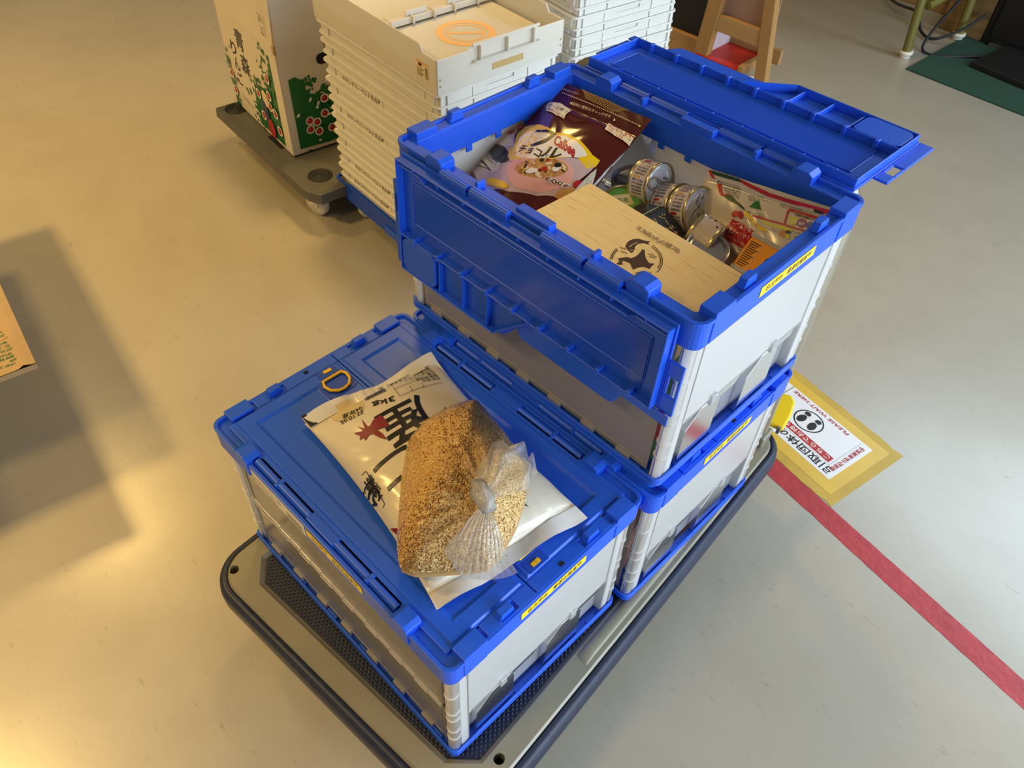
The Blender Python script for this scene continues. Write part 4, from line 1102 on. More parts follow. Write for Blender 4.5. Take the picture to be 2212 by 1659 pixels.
# cans
mat('can_steel', S(196, 196, 198), 0.24, metal=0.85)
mat('can_gold', S(200, 180, 134), 0.24, metal=0.85)
def label_print(name, ground, inks, sc):
    m = bpy.data.materials.new(name); m.use_nodes = True
    nt = m.node_tree; N = nt.nodes; L = nt.links; b = N['Principled BSDF']
    tc = N.new('ShaderNodeTexCoord'); mp = N.new('ShaderNodeMapping'); mp.inputs['Scale'].default_value = (1, 1, 1.6)
    L.new(tc.outputs['Object'], mp.inputs['Vector'])
    v = N.new('ShaderNodeTexVoronoi'); v.feature = 'F1'; v.distance = 'CHEBYCHEV'; v.inputs['Scale'].default_value = sc
    L.new(mp.outputs[0], v.inputs['Vector'])
    n = N.new('ShaderNodeTexNoise'); n.inputs['Scale'].default_value = sc * 0.13; n.inputs['Detail'].default_value = 2
    L.new(tc.outputs['Object'], n.inputs['Vector'])
    r = N.new('ShaderNodeValToRGB'); r.color_ramp.interpolation = 'CONSTANT'
    r.color_ramp.elements[0].position = 0.0; r.color_ramp.elements[0].color = inks[0]
    r.color_ramp.elements[1].position = 0.26; r.color_ramp.elements[1].color = ground
    L.new(v.outputs['Distance'], r.inputs[0])
    r2 = N.new('ShaderNodeValToRGB'); r2.color_ramp.interpolation = 'CONSTANT'
    r2.color_ramp.elements[0].position = 0.0; r2.color_ramp.elements[0].color = (0, 0, 0, 1)
    r2.color_ramp.elements[1].position = 0.47; r2.color_ramp.elements[1].color = (1, 1, 1, 1)
    L.new(n.outputs['Fac'], r2.inputs[0])
    mx = N.new('ShaderNodeMix'); mx.data_type = 'RGBA'; mx.inputs[6].default_value = ground
    L.new(r2.outputs[0], mx.inputs[0]); L.new(r.outputs[0], mx.inputs[7]); L.new(mx.outputs[2], b.inputs['Base Color'])
    b.inputs['Roughness'].default_value = 0.28
    MATS[name] = m
mat('can_print_lilac', S(208, 200, 202), 0.28, spec=0.6)
label_print('can_print_brown', S(206, 190, 176), [S(116, 34, 22)], 90)
mat('can_print_lid', S(208, 212, 220), 0.28, spec=0.7, metal=0.3)
label_print('pouch_small_print', S(206, 200, 186), [S(60, 56, 54)], 560)
mat('can_green', S(110, 176, 84), 0.3); mat('can_brown', S(110, 44, 30), 0.3); mat('can_white', S(226, 222, 216), 0.3); mat('can_orange', S(216, 120, 40), 0.35)
def can(label, pos, axis, R_, H_, side, top, rim_='can_gold', tab=True, spin=0.0, group='cans heaped in the open crate', art=None):
    """tin can: pos is the centre of its top face, axis points out of the top"""
    ax = Vector(axis).normalized()
    rot = ax.to_track_quat('Z', 'Y').to_matrix().to_4x4()
    o = thing('tin_can', label, 'can', group=group, M=TR(*pos) @ rot @ RO(spin, 'Z') @ TR(0, 0, -H_))
    MB().lathe([(0.0, 0.0025), (R_ * 0.9, 0.002), (R_ * 0.96, 0.0), (R_, 0.003), (R_ * 0.985, 0.006), (R_ * 0.985, H_ - 0.006)], 40).build('body', side, o)
    MB().lathe([(R_ * 0.985, H_ - 0.006), (R_ * 1.03, H_ - 0.004), (R_ * 1.03, H_ - 0.0006), (R_ * 1.0, H_), (R_ * 0.95, H_ - 0.0006), (R_ * 0.93, H_ - 0.0042)], 40).lathe([(R_ * 1.0, 0.0005), (R_ * 1.02, 0.0025), (R_ * 1.0, 0.005)], 40).build('rim', rim_, o)
    ld = MB().lathe([(R_ * 0.93, H_ - 0.0042), (R_ * 0.86, H_ - 0.0046), (R_ * 0.84, H_ - 0.0036), (R_ * 0.70, H_ - 0.0036), (0.0, H_ - 0.0036)], 40).build('lid', top, o)
    if tab:
        tb_ = MB(); n_ = 14
        ro = [(R_ * 0.02 + 0.0155 * math.cos(2 * PI * k / n_) * 1.15 + R_ * 0.36, 0.0105 * math.sin(2 * PI * k / n_)) for k in range(n_)]
        ri = [(R_ * 0.02 + 0.0092 * math.cos(2 * PI * k / n_) * 1.15 + R_ * 0.40, 0.0066 * math.sin(2 * PI * k / n_)) for k in range(n_)]
        tb_.ring(ro, ri, H_ - 0.0024, H_ - 0.0008).build('pull_tab', 'can_steel', ld, bevel=0.0004, seg=1)
    if side == 'can_print_lilac':
        def cyl(u, v): return Vector((R_ * 0.985 * math.cos(u), R_ * 0.985 * math.sin(u), v)), Vector((math.cos(u), math.sin(u), 0))
        q_ = Print(cyl, lift=0.0003, fine=0.15)
        for k in range(7):
            a_ = k * 2 * PI / 7
            for j, tx in enumerate(('名称 まぐろ油漬', '原材料名 きはだ', '内容量70g 固形', '賞味期限 缶底に', '製造者 静岡県')):
                q_.text('ink_navy', tx, (a_ + j * 0.15, H_ - 0.009), (a_ + j * 0.15, 0.009), (a_ + j * 0.15 + 0.11, H_ - 0.009), 0.012)
            q_.poly('ink_red' if k % 2 else 'ink_gold', [(a_ + 0.76, 0.010), (a_ + 0.86, 0.010), (a_ + 0.86, H_ * 0.55), (a_ + 0.76, H_ * 0.55)])
        q_.build(o, 'label_print')
    if art:
        q_ = Print(plane((0, 0, H_ - 0.0035), (1, 0, 0), (0, 1, 0)), lift=0.0002)
        art(q_, R_); q_.build(ld, 'lid_print')
    return o
def lid_art(q_, R_):
    q_.ellipse('ink_white', (0, 0), R_ * 0.72, R_ * 0.72, n=36, a0=60, a1=250, ring=0.16)
    q_.text('ink_black', 'あけ方', (-R_ * 0.50, R_ * 0.30), (-R_ * 0.05, R_ * 0.62), (-R_ * 0.62, R_ * 0.50), 0.012)
    q_.text('ink_black', '開缶にご注意', (-R_ * 0.70, -R_ * 0.20), (-R_ * 0.10, -R_ * 0.20), (-R_ * 0.70, -R_ * 0.06), 0.008)
    q_.text('ink_navy', '賞味期限', (-R_ * 0.62, -R_ * 0.42), (-R_ * 0.12, -R_ * 0.42), (-R_ * 0.62, -R_ * 0.30), 0.004)
def green_art(q_, R_):
    q_.ellipse('can_green', (0, 0), R_ * 0.86, R_ * 0.86, n=36)
    q_.poly('ink_cream', [(-R_ * 0.5, -R_ * 0.15), (R_ * 0.5, -R_ * 0.15), (R_ * 0.42, R_ * 0.5), (-R_ * 0.42, R_ * 0.5)])
    q_.text('ink_green', '国産', (-R_ * 0.3, R_ * 0.0), (R_ * 0.3, R_ * 0.0), (-R_ * 0.3, R_ * 0.3), 0.01)
can('tall-standing tin can with lilac printed side tilted in the heap', (0.2800, 0.6480, 0.5710), (0.93, -0.05, 0.20), 0.0330, 0.038, 'can_print_lilac', 'can_print_lid', spin=150, art=lid_art)
can('front tin can of the lying pair, lid with large pull tab', (0.3530, 0.6510, 0.5620), (0.92, -0.08, 0.36), 0.0345, 0.036, 'can_print_lilac', 'can_print_lid', spin=225, art=lid_art)
can('rear tin can of the lying pair, half hidden', (0.3190, 0.6540, 0.5495), (0.92, -0.08, 0.36), 0.0345, 0.036, 'can_print_lilac', 'can_print_lid', spin=200)
can('tin can lying flat beside the brown pouch, printed lid', (0.2210, 0.6620, 0.5470), (0.12, -0.20, 0.95), 0.0330, 0.026, 'can_print_lilac', 'can_print_lid', 'can_steel', spin=180, art=lid_art)
can('tin can with green lid showing behind the gift box', (0.2540, 0.5990, 0.5530), (0.25, -0.15, 0.95), 0.0310, 0.030, 'can_gold', 'can_green', tab=False, art=green_art)
can('white and brown printed can at the pouch foot', (0.4060, 0.6180, 0.5480), (0.93, 0.05, -0.22), 0.0290, 0.038, 'can_print_brown', 'can_white', tab=False)
can('shallow can with orange side in front of the red pouch label', (0.4100, 0.5900, 0.5620), (0.20, -0.10, 0.97), 0.0300, 0.030, 'can_orange', 'can_steel', 'can_steel', tab=False)
can('dark can half hidden under the brown can', (0.3900, 0.6640, 0.5440), (0.2, 0.1, 0.95), 0.0290, 0.026, 'black_board', 'can_steel', 'can_steel', tab=False)
# black tuna pack
mat('pack_black', S(26, 22, 20), 0.3)
bp_ = thing('tuna_pack', 'black carton sleeve with gold lettering behind the gift box', 'carton', M=TR(0.3140, 0.5440, 0.5730) @ RO(-4, 'Z'))
MB().prism([(-0.045, -0.045), (0.048, -0.045), (0.050, -0.030), (0.0, 0.0), (-0.040, -0.014)], 0.0, 0.064, M=Matrix(((1, 0, 0, 0), (0, 0, -1, 0.064), (0, 1, 0, 0), (0, 0, 0, 1)))).build('sleeve', 'pack_black', bp_, bevel=0.002)
MB().tube([(-0.006, 0.001, -0.0012), (-0.006, 0.063, -0.0012)], 0.0008, 6).build('gold_line', 'can_gold', bp_)
q = Print(plane((0.003, 0.010, -0.0018), Vector((0.050, 0, -0.030)).normalized(), (0, 1, 0)), lift=0.0004)
q.text('ink_gold', 'シーチキン', (0.004, 0.033), (0.052, 0.033), (0.004, 0.047), 0.014)
q.text('ink_gold', 'マイルド', (0.004, 0.014), (0.046, 0.014), (0.004, 0.027), 0.012)
q.build(bp_)
# orange pouch packs
mat('pack_orange', S(232, 150, 22), 0.35); mat('pack_silver', S(196, 192, 182), 0.25, metal=0.6)
for i, (lab, pos) in enumerate((('upper orange food pack with dark ring emblem near the crate end', (0.4440, 0.6020, 0.5440)), ('lower orange food pack showing under the other one', (0.4440, 0.5880, 0.5200)))):
    o = thing('food_pack', lab, 'pack', group='orange packs in the crate', M=TR(*pos) @ RO(0, 'Z') @ RO(40, 'X'))
    MB().box(0, 0, -0.012, 0.068, 0.050, 0.0).build('pouch', 'pack_orange', o, bevel=0.003, seg=2)
    for y_ in (0.0, 0.050): MB().box(-0.001, y_ - 0.003, -0.010, 0.069, y_ + 0.003, 0.0012).build('edge_band', 'pack_silver', o, bevel=0.001)
    q = Print(plane((0, 0, 0.0), (1, 0, 0), (0, 1, 0)), lift=0.0004)
    q.ellipse('ink_black', (0.046, 0.025), 0.0105, 0.0105, n=28, ring=0.16)
    q.ellipse('ink_black', (0.0445, 0.0225), 0.0050, 0.0062, rot=0.5, n=18, ring=0.32).line('ink_black', [(0.0445, 0.033), (0.046, 0.025), (0.053, 0.0205)], 0.0016)
    for k in range(12): q.line('ink_brown', [(0.004, 0.006 + k * 0.0032), (0.004 + 0.011 + 0.003 * (k % 3), 0.006 + k * 0.0032)], 0.0014)
    q.line('ink_cream', [(0.021, 0.004), (0.021, 0.046)], 0.0007)
    q.build(o, 'pack_print')
# ------------------------------------------------------------------ soft bags
mat('rice_film', S(236, 228, 208), 0.30, spec=0.5, coat=0.25, translucent=0.1, bump=0.35, bump_scale=26)
mat('rice_film_white', S(238, 238, 236), 0.32, spec=0.5, coat=0.2, translucent=0.15)
def bag_mesh(fn, nu, nv, under):
    m_ = MB(); m_.grid(fn, nu, nv)
    m_.grid(lambda u, v: under(fn, u, v), nu // 2, nv // 2, flip=True)
    return m_
def rice_under(fn, u, v):
    x, y, z = fn(u, v); return (x, y, min(z - 0.0005, 0.3145 + 0.004 * (1 - sn(u, 0.5) * sn(v, 0.5))))
rb_ = thing('rice_bag', 'white printed three kilogram rice bag lying on the closed crate lid', 'bag', (0.28, 0.18, 0.3145))
IR = TR(-0.28, -0.18, -0.3145)
bag_mesh(rice, 90, 120, rice_under).build('film', 'rice_film', rb_, IR)
# heat-sealed ends of the bag, paler and crimped
def seal(v0, v1, ph):
    def f(u, t):
        v = v0 + (v1 - v0) * t
        x, y, z = rice(u, v)
        return (x, y, z + 0.0010 + 0.0006 * math.sin(u * 17 + ph))
    return f
MB().grid(seal(-0.015, 0.050, 0), 120, 6).build('end_seal', 'rice_film_white', rb_, IR)
MB().grid(seal(0.952, 1.015, 1), 120, 6).build('end_seal', 'rice_film_white', rb_, IR)
MB().add([Vector(q) + Vector((0, 0, 0.0016)) for q in (rice(0.0, -0.022), rice(0.0, 0.050), rice(0.055, 0.050), rice(0.030, -0.022))], [(0, 1, 2, 3)]).build('seal_corner', 'ink_black', rb_, IR)

# clear bag of brown rice on top
RC = Vector((0.372, 0.162))
ROUT = [(0.272, 0.284), (0.300, 0.280), (0.350, 0.270), (0.405, 0.252), (0.440, 0.216), (0.462, 0.176), (0.478, 0.130), (0.478, 0.108), (0.462, 0.086), (0.424, 0.040), (0.404, 0.032), (0.378, 0.050), (0.345, 0.080), (0.300, 0.122), (0.262, 0.164), (0.252, 0.200), (0.258, 0.250)]
def rout(a):
    """radius of the brown rice bag's outline in direction a"""
    d = Vector((math.cos(a), math.sin(a))); best = 0.05
    for i in range(len(ROUT)):
        p_, q_ = Vector(ROUT[i - 1]) - RC, Vector(ROUT[i]) - RC; e_ = q_ - p_
        den = d.x * e_.y - d.y * e_.x
        if abs(den) < 1e-9: continue
        t = (p_.x * e_.y - p_.y * e_.x) / den; s_ = (p_.x * d.y - p_.y * d.x) / den
        if t > 0 and -0.001 <= s_ <= 1.001: best = max(best, t)
    return best
RN = 120
RT = [rout(2 * PI * k / RN) for k in range(RN)]
RT = [sum(RT[(k + j) % RN] for j in (0,)) for k in range(RN)]
def rice_z(x, y):
    """height of the rice bag's upper side at x, y (world)"""
    ax = (0.1144, 0.2104); u = v = 0.5
    for _ in range(12):
        px, py, _z = rice(u, v)
        ex, ey = x - px, y - py
        v += (ex * 0.9888 + ey * -0.143) / 0.365 * 0.8; u += (ex * 0.13 + ey * 0.9915) / 0.23 * 0.8
        u = min(max(u, 0), 1); v = min(max(v, 0), 1)
    px, py, pz = rice(u, v)
    return pz if math.hypot(x - px, y - py) < 0.01 else 0.318
def brown(a, t):
    """dome of the brown rice: direction a, fraction t from the centre"""
    k = a / (2 * PI) * RN; i = int(k) % RN; f_ = k - int(k)
    R_ = RT[i] * (1 - f_) + RT[(i + 1) % RN] * f_
    x = RC.x + math.cos(a) * R_ * t; y = RC.y + math.sin(a) * R_ * t
    return x, y, t
BASE = 0.358
def brown_z(x, y, t):
    top = 0.428 + 0.003 * math.sin(x * 31 + 1) * math.sin(y * 27) - 0.10 * max(0.0, 0.11 - y) - 0.06 * max(0.0, x - 0.44)
    return BASE + (top - BASE) * (max(0.0, 1 - t ** 2.6)) ** 0.62
def brown_pt(a, t, lift=0.0):
    x, y, t = brown(a, t)
    return Vector((x, y, brown_z(x, y, t) + lift))
br = thing('brown_rice_bag', 'knotted clear bag of brown rice lying on the white rice bag', 'bag', (RC.x, RC.y, BASE))
IB = TR(-RC.x, -RC.y, -BASE)
mat('grain_mass', S(186, 146, 84), 0.6)
mg = MB()
na, nt_ = 96, 24
vs = []; fs = []
for j in range(nt_ + 1):
    for i in range(na): vs.append(brown_pt(2 * PI * i / na, 0.985 * j / nt_, -0.0022))
for j in range(nt_):
    for i in range(na): fs.append((j * na + i, (j + 1) * na + i, (j + 1) * na + (i + 1) % na, j * na + (i + 1) % na))
mg.add(vs, fs, True)
vs2 = [(v_.x, v_.y, max(v_.z - 0.012, rice_z(v_.x, v_.y) + 0.001) if False else BASE - 0.004) for v_ in vs[-na:]]
mg.add(list(vs[-na:]) + [Vector(q) for q in vs2], [(i, na + i, na + (i + 1) % na, (i + 1) % na) for i in range(na)])
mg.add([Vector(q) for q in vs2], [tuple(range(na - 1, -1, -1))])
mg.build('rice_fill', 'grain_mass', br, IB)
# the grains themselves
def grain_material():
    m = bpy.data.materials.new('rice_grain'); m.use_nodes = True
    nt = m.node_tree; N = nt.nodes; L = nt.links; b = N['Principled BSDF']
    g = N.new('ShaderNodeNewGeometry'); r = N.new('ShaderNodeValToRGB')
    e = r.color_ramp.elements; e[0].color = S(206, 162, 92); e[1].color = S(252, 228, 172)
    e2 = e.new(0.5); e2.color = S(234, 196, 124)
    L.new(g.outputs['Random Per Island'], r.inputs[0]); L.new(r.outputs[0], b.inputs['Base Color'])
    b.inputs['Roughness'].default_value = 0.42
    MATS['rice_grain'] = m
grain_material()
gr = MB(); rg = random.Random(11)
GV = [(-1, 0, 0), (-0.55, 0.8, 0), (-0.55, -0.4, 0.7), (-0.55, -0.4, -0.7), (0.55, 0.8, 0), (0.55, -0.4, 0.7), (0.55, -0.4, -0.7), (1, 0, 0)]
GF = [(0, 1, 2), (0, 2, 3), (0, 3, 1), (1, 4, 5, 2), (2, 5, 6, 3), (3, 6, 4, 1), (7, 5, 4), (7, 6, 5), (7, 4, 6)]
for k in range(15000):
    a = rg.uniform(0, 2 * PI); t = math.sqrt(rg.random()) * 0.985
    c = brown_pt(a, t, -0.0008)
    n1 = brown_pt(a + 0.03, t) - c; n2 = brown_pt(a, min(t + 0.02, 1.0)) - c
    nn = n2.cross(n1)
    nn = nn.normalized() if nn.length > 1e-9 else Vector((0, 0, 1))
    if nn.z < 0: nn = -nn
    tx = Vector((rg.gauss(0, 1), rg.gauss(0, 1), rg.gauss(0, 1))); tx = (tx - nn * tx.dot(nn) * 0.75).normalized(); ty = nn.cross(tx).normalized(); tz = tx.cross(ty)
    s_ = rg.uniform(0.85, 1.1)
    gr.add([c + tx * (q[0] * 0.0027 * s_) + ty * (q[1] * 0.00150 * s_) + tz * (q[2] * 0.0014 * s_) for q in GV], GF, True)
gr.build('rice_grains', 'rice_grain', br, IB, kind='stuff')
# film with folds running to the knot
clear_mat('bag_film', (1, 1, 1, 1), 0.965, 0.13, haze_col=S(250, 246, 236), bump=0.25, bump_scale=60, ior=1.22)
KN = Vector((0.436, 0.150))
def film_pt(a, t):
    x, y, tt = brown(a, min(t * 1.015, 1.02))
    d = Vector((x, y)) - KN; an = math.atan2(d.y, d.x); rr_ = d.length
    fold = (abs(math.sin(an * 9 + 1.3 * math.sin(an * 3))) ** 3) * 0.0020 * math.exp(-((rr_ - 0.05) / 0.06) ** 2)
    fold += 0.0016 * math.sin(an * 31 + 40 * rr_) * math.exp(-(rr_ / 0.05) ** 2)
    up = 0.012 * math.exp(-(rr_ / 0.016) ** 2)
    return Vector((x, y, brown_z(x, y, min(tt, 1.0)) + 0.0026 + fold + up))
fm = MB(); na, nt_ = 200, 60
vs = [film_pt(2 * PI * i / na, j / nt_) for j in range(nt_ + 1) for i in range(na)]
fm.add(vs, [(j * na + i, (j + 1) * na + i, (j + 1) * na + (i + 1) % na, j * na + (i + 1) % na) for j in range(nt_) for i in range(na)], True)
fm.build('film', 'bag_film', br, IB)
clear_mat('knot_film', S(244, 242, 236), 0.25, 0.14, haze_col=S(238, 234, 224), bump=1.0, bump_scale=160)
kz = film_pt(math.atan2(KN.y - RC.y, KN.x - RC.x), 0.42).z
KP = Vector((KN.x, KN.y, kz + 0.006))
def blob(m_, c, r, sq, n=18, k=10, seed=0.0, wr=0.18):
    vs = []; fs = []
    for j in range(k + 1):
        th = PI * j / k
        for i in range(n):
            ph = 2 * PI * i / n
            d = Vector((math.sin(th) * math.cos(ph), math.sin(th) * math.sin(ph), math.cos(th)))
            rr_ = 1 + wr * math.sin(ph * 5 + seed + th * 2) * math.sin(th) + wr * 0.6 * math.sin(th * 7 + seed)
            vs.append(Vector(c) + Vector((d.x * r[0], d.y * r[1], d.z * r[2])) * rr_)
    for j in range(k):
        for i in range(n): fs.append((j * n + i, (j + 1) * n + i, (j + 1) * n + (i + 1) % n, j * n + (i + 1) % n))
    m_.add([sq @ v_ if sq is not None else v_ for v_ in vs], fs, True)
kn = MB(); blob(kn, (0, 0, 0), (0.025, 0.0125, 0.013), TR(KP.x - 0.004, KP.y - 0.006, KP.z + 0.004) @ RO(-18, 'Z'), seed=1.0, wr=0.12); kn.build('knot', 'knot_film', br, IB)
def tail(u, v):
    """gathered tail of the bag fanning out of the knot"""
    w_ = 0.012 + 0.026 * math.sin(PI * min(v * 0.62 + 0.05, 1)); a = (u - 0.5) * 2
    x = KP.x - 0.006 - 0.004 * v + a * w_ * 0.9; y = KP.y + 0.004 + 0.070 * v - 0.008 * a * a
    z = KP.z + 0.006 + 0.016 * math.sin(PI * v * 0.7) + (0.008 + 0.004 * v) * math.cos(a * 7 + 2 * v) * (1 - 0.5 * a * a) - 0.010 * a * a
    return (x + 0.004 * math.sin(9 * v + 3 * a), y, z)
MB().grid(tail, 40, 30).build('tail', clear_mat('tail_film', S(246, 244, 240), 0.68, 0.12, haze_col=S(240, 238, 230), bump=0.5, bump_scale=120, ior=1.25), br, IB)
def skirt(u, v):
    """pleats running from the knot down to the edge"""
    a = -0.15 + (u - 0.5) * 1.3; a = a - 0.75
    r_ = 0.004 + 0.070 * v
    x = KP.x + math.cos(a) * r_; y = KP.y + math.sin(a) * r_
    d = Vector((x, y)) - RC; t = d.length / max(RT[int((math.atan2(d.y, d.x) % (2 * PI)) / (2 * PI) * RN) % RN], 1e-3)
    return (x, y, brown_z(x, y, min(t, 1.0)) + 0.006 + 0.0030 * abs(math.sin(u * 34)) * (1.15 - v) + 0.004 * (1 - v))
MB().grid(skirt, 150, 16).build('pleats', 'tail_film', br, IB)

# granola pouches in the open crate
mat('pouch_brown', S(80, 20, 10), 0.16, spec=0.5, coat=0.3, bump=0.4, bump_scale=26)
mat('pouch_white', S(206, 196, 176), 0.24, spec=0.6, coat=0.4, bump=0.4, bump_scale=24)
def pouch_under(depth):
    def f(fn, u, v):
        x, y, z = fn(u, v); k = sn(u, 0.5) * sn(v, 0.5) if v < 0.9 else sn(u, 0.5)
        return (x, y + depth[1] * k, z + depth[2] * k)
    return f
g1 = thing('granola_pouch', 'glossy dark brown granola pouch leaning beside the cans in the open crate', 'pouch', (0.11, 0.56, 0.48), group='granola pouches')
I1 = TR(-0.11, -0.56, -0.48)
bag_mesh(bag1, 80, 100, pouch_under((0, 0.0, -0.030))).build('pouch_film', 'pouch_brown', g1, I1)
g2 = thing('granola_pouch', 'white and green granola pouch standing at the far side of the open crate', 'pouch', (0.43, 0.66, 0.46), group='granola pouches')
I2 = TR(-0.43, -0.66, -0.46)
bag_mesh(bag2, 80, 80, pouch_under((0, 0.018, 0.0))).build('pouch_film', 'pouch_white', g2, I2)
# ------------------------------------------------------------------ print on the bags and the gift box (u, v on each surface)
mat('ink_mauve', S(196, 172, 172), 0.3); mat('ink_oat2', S(160, 106, 50), 0.35); mat('rice_oval', S(214, 196, 150), 0.35)
q = Print(on_patch(bag1), lift=0.0007, fine=0.022)
q.poly('ink_mauve', [(0.004, 0.3123), (0.004, 0.3747), (0.004, 0.4232), (0.004, 0.5447), (0.004, 0.6789), (0.2181, 0.7739), (0.3984, 0.7902), (0.5513, 0.7641), (0.6698, 0.7299), (0.8212, 0.6776), (0.8994, 0.6453), (0.9013, 0.5415), (0.9225, 0.4482), (0.9242, 0.3909), (0.8073, 0.4435), (0.6198, 0.5401), (0.408, 0.5885), (0.2581, 0.5047)])
q.poly('ink_yellow', [(0.3027, 0.6118), (0.2406, 0.529), (0.3136, 0.5497), (0.2485, 0.4918), (0.1941, 0.434), (0.1615, 0.3707), (0.2284, 0.3351), (0.4212, 0.3683), (0.4942, 0.3778), (0.595, 0.3505), (0.7171, 0.3528), (0.8182, 0.369), (0.8583, 0.3763), (0.9216, 0.3668), (0.9281, 0.4091), (0.8939, 0.4525), (0.8026, 0.4398), (0.6259, 0.5452), (0.429, 0.6051)])
q.poly('ink_white', [(0.3739, 0.5828), (0.3085, 0.5202), (0.2693, 0.4725), (0.2645, 0.4162), (0.3263, 0.3818), (0.4301, 0.3982), (0.4867, 0.4041), (0.5793, 0.3721), (0.6922, 0.368), (0.7899, 0.3816), (0.8388, 0.3997), (0.799, 0.4437), (0.6157, 0.5367), (0.4972, 0.5865)])
q.poly('ink_brown', [(0.1635, 0.6453), (0.004, 0.5364), (0.004, 0.4994), (0.07, 0.5156), (0.2111, 0.5448), (0.2895, 0.5723), (0.3213, 0.6036), (0.3728, 0.6204), (0.312, 0.6485), (0.241, 0.6554)])
q.poly('ink_cream', [(0.257, 0.5162), (0.2575, 0.5264), (0.2476, 0.5341), (0.227, 0.5377), (0.1957, 0.5357), (0.1559, 0.5281), (0.1105, 0.5153), (0.0555, 0.4937), (0.004, 0.4505), (0.004, 0.441), (0.004, 0.4308), (0.004, 0.421), (0.004, 0.4124), (0.004, 0.406), (0.004, 0.4024), (0.1071, 0.4505), (0.154, 0.4646), (0.1936, 0.4783), (0.2248, 0.4918), (0.246, 0.5045)])
q.poly('ink_red', [(0.1097, 0.4081), (0.1305, 0.4202), (0.1438, 0.4315), (0.1471, 0.4401), (0.1408, 0.4455), (0.1245, 0.4468), (0.0968, 0.4425), (0.0461, 0.4269), (0.004, 0.3964), (0.004, 0.3928), (0.004, 0.3875), (0.004, 0.381), (0.004, 0.374), (0.004, 0.367), (0.004, 0.3609), (0.004, 0.3562), (0.004, 0.3533), (0.004, 0.3525), (0.0377, 0.379), (0.0828, 0.3962)])
q.poly('ink_red', [(0.1296, 0.3736), (0.14, 0.3801), (0.1456, 0.3858), (0.1459, 0.3903), (0.1408, 0.3931), (0.1308, 0.3939), (0.1166, 0.3926), (0.0988, 0.389), (0.0781, 0.3829), (0.0542, 0.3739), (0.004, 0.3406), (0.004, 0.3367), (0.004, 0.3325), (0.004, 0.3283), (0.004, 0.3245), (0.0261, 0.3406), (0.0554, 0.3489), (0.0775, 0.3545), (0.0975, 0.3605), (0.1152, 0.3669)])
q.poly('ink_black', [(0.2919, 0.5889), (0.3101, 0.6058), (0.3164, 0.62), (0.313, 0.6322), (0.3004, 0.6414), (0.2778, 0.6452), (0.2454, 0.6421), (0.2147, 0.6387), (0.1796, 0.6287), (0.1431, 0.613), (0.1096, 0.5938), (0.0839, 0.5736), (0.0713, 0.556), (0.0763, 0.5443), (0.0965, 0.5387), (0.1263, 0.5378), (0.1618, 0.5414), (0.1996, 0.5493), (0.2352, 0.56), (0.2641, 0.5715)])
q.poly('ink_cream', [(0.004, 0.5485), (0.0526, 0.5685), (0.1969, 0.6313), (0.3056, 0.6496), (0.3246, 0.6914), (0.2957, 0.7108), (0.1873, 0.6993), (0.004, 0.6285)])
q.text('ink_navy', '一物語紀州', (0.0341, 0.6078), (0.2813, 0.6777), (0.004, 0.5484), 0.01, 0.0)
q.line('ink_black', [(0.004, 0.6108), (0.2467, 0.697)], 0.006)
q.line('ink_black', [(0.004, 0.6201), (0.2634, 0.7018)], 0.006)
q.line('ink_black', [(0.0668, 0.6687), (0.2788, 0.7057)], 0.006)
q.text('ink_black', 'フ', (0.4056, 0.5131), (0.5999, 0.5014), (0.3203, 0.3871), 0.02, 0.0)
q.text('ink_black', 'ル', (0.5632, 0.5481), (0.7079, 0.5084), (0.5443, 0.4776), 0.02, 0.0)
q.text('ink_brown', 'チョコ', (0.3604, 0.5591), (0.5734, 0.5566), (0.3426, 0.5089), 0.03, 0.0)
q.text('ink_brown', 'クランチ', (0.5857, 0.5484), (0.6637, 0.5182), (0.5743, 0.5279), 0.02, 0.0)
q.text('ink_red', 'Calbee', (0.5768, 0.4474), (0.7869, 0.4586), (0.5257, 0.3851), 0.035, 0.0)
q.poly('ink_pink', [(0.4118, 0.6806), (0.3772, 0.6386), (0.3949, 0.608), (0.4983, 0.5874), (0.6188, 0.5393), (0.7272, 0.4993), (0.8159, 0.4949), (0.8554, 0.5145), (0.8744, 0.5544), (0.8544, 0.611), (0.7827, 0.665), (0.6948, 0.7067), (0.5856, 0.733), (0.4941, 0.7246)])
q.poly('ink_oat', [(0.8002, 0.5145), (0.806, 0.5248), (0.8043, 0.5392), (0.7954, 0.5569), (0.7793, 0.5767), (0.756, 0.597), (0.7252, 0.6153), (0.6896, 0.632), (0.6532, 0.6488), (0.6142, 0.6612), (0.5751, 0.6692), (0.537, 0.6716), (0.5069, 0.6727), (0.4825, 0.669), (0.4625, 0.6582), (0.4506, 0.643), (0.4529, 0.629), (0.4692, 0.6167), (0.4927, 0.6019), (0.5201, 0.5835), (0.5519, 0.5642), (0.5915, 0.5496), (0.6308, 0.535), (0.6692, 0.5223), (0.7078, 0.5151), (0.7408, 0.5098), (0.7673, 0.5073), (0.7872, 0.5086)])
q.poly('ink_brown', [(0.5398, 0.6085), (0.5332, 0.6137), (0.5186, 0.615), (0.504, 0.6111), (0.498, 0.6044), (0.5052, 0.5996), (0.5204, 0.5989), (0.5346, 0.6024)])
q.poly('ink_gold', [(0.7112, 0.5809), (0.7035, 0.5801), (0.6951, 0.5747), (0.6908, 0.5679), (0.6933, 0.5637), (0.7011, 0.5646), (0.7096, 0.57), (0.7137, 0.5768)])
q.poly('ink_gold', [(0.6205, 0.6061), (0.6166, 0.602), (0.6181, 0.5953), (0.6242, 0.59), (0.6311, 0.5891), (0.635, 0.5932), (0.6335, 0.5999), (0.6274, 0.6052)])
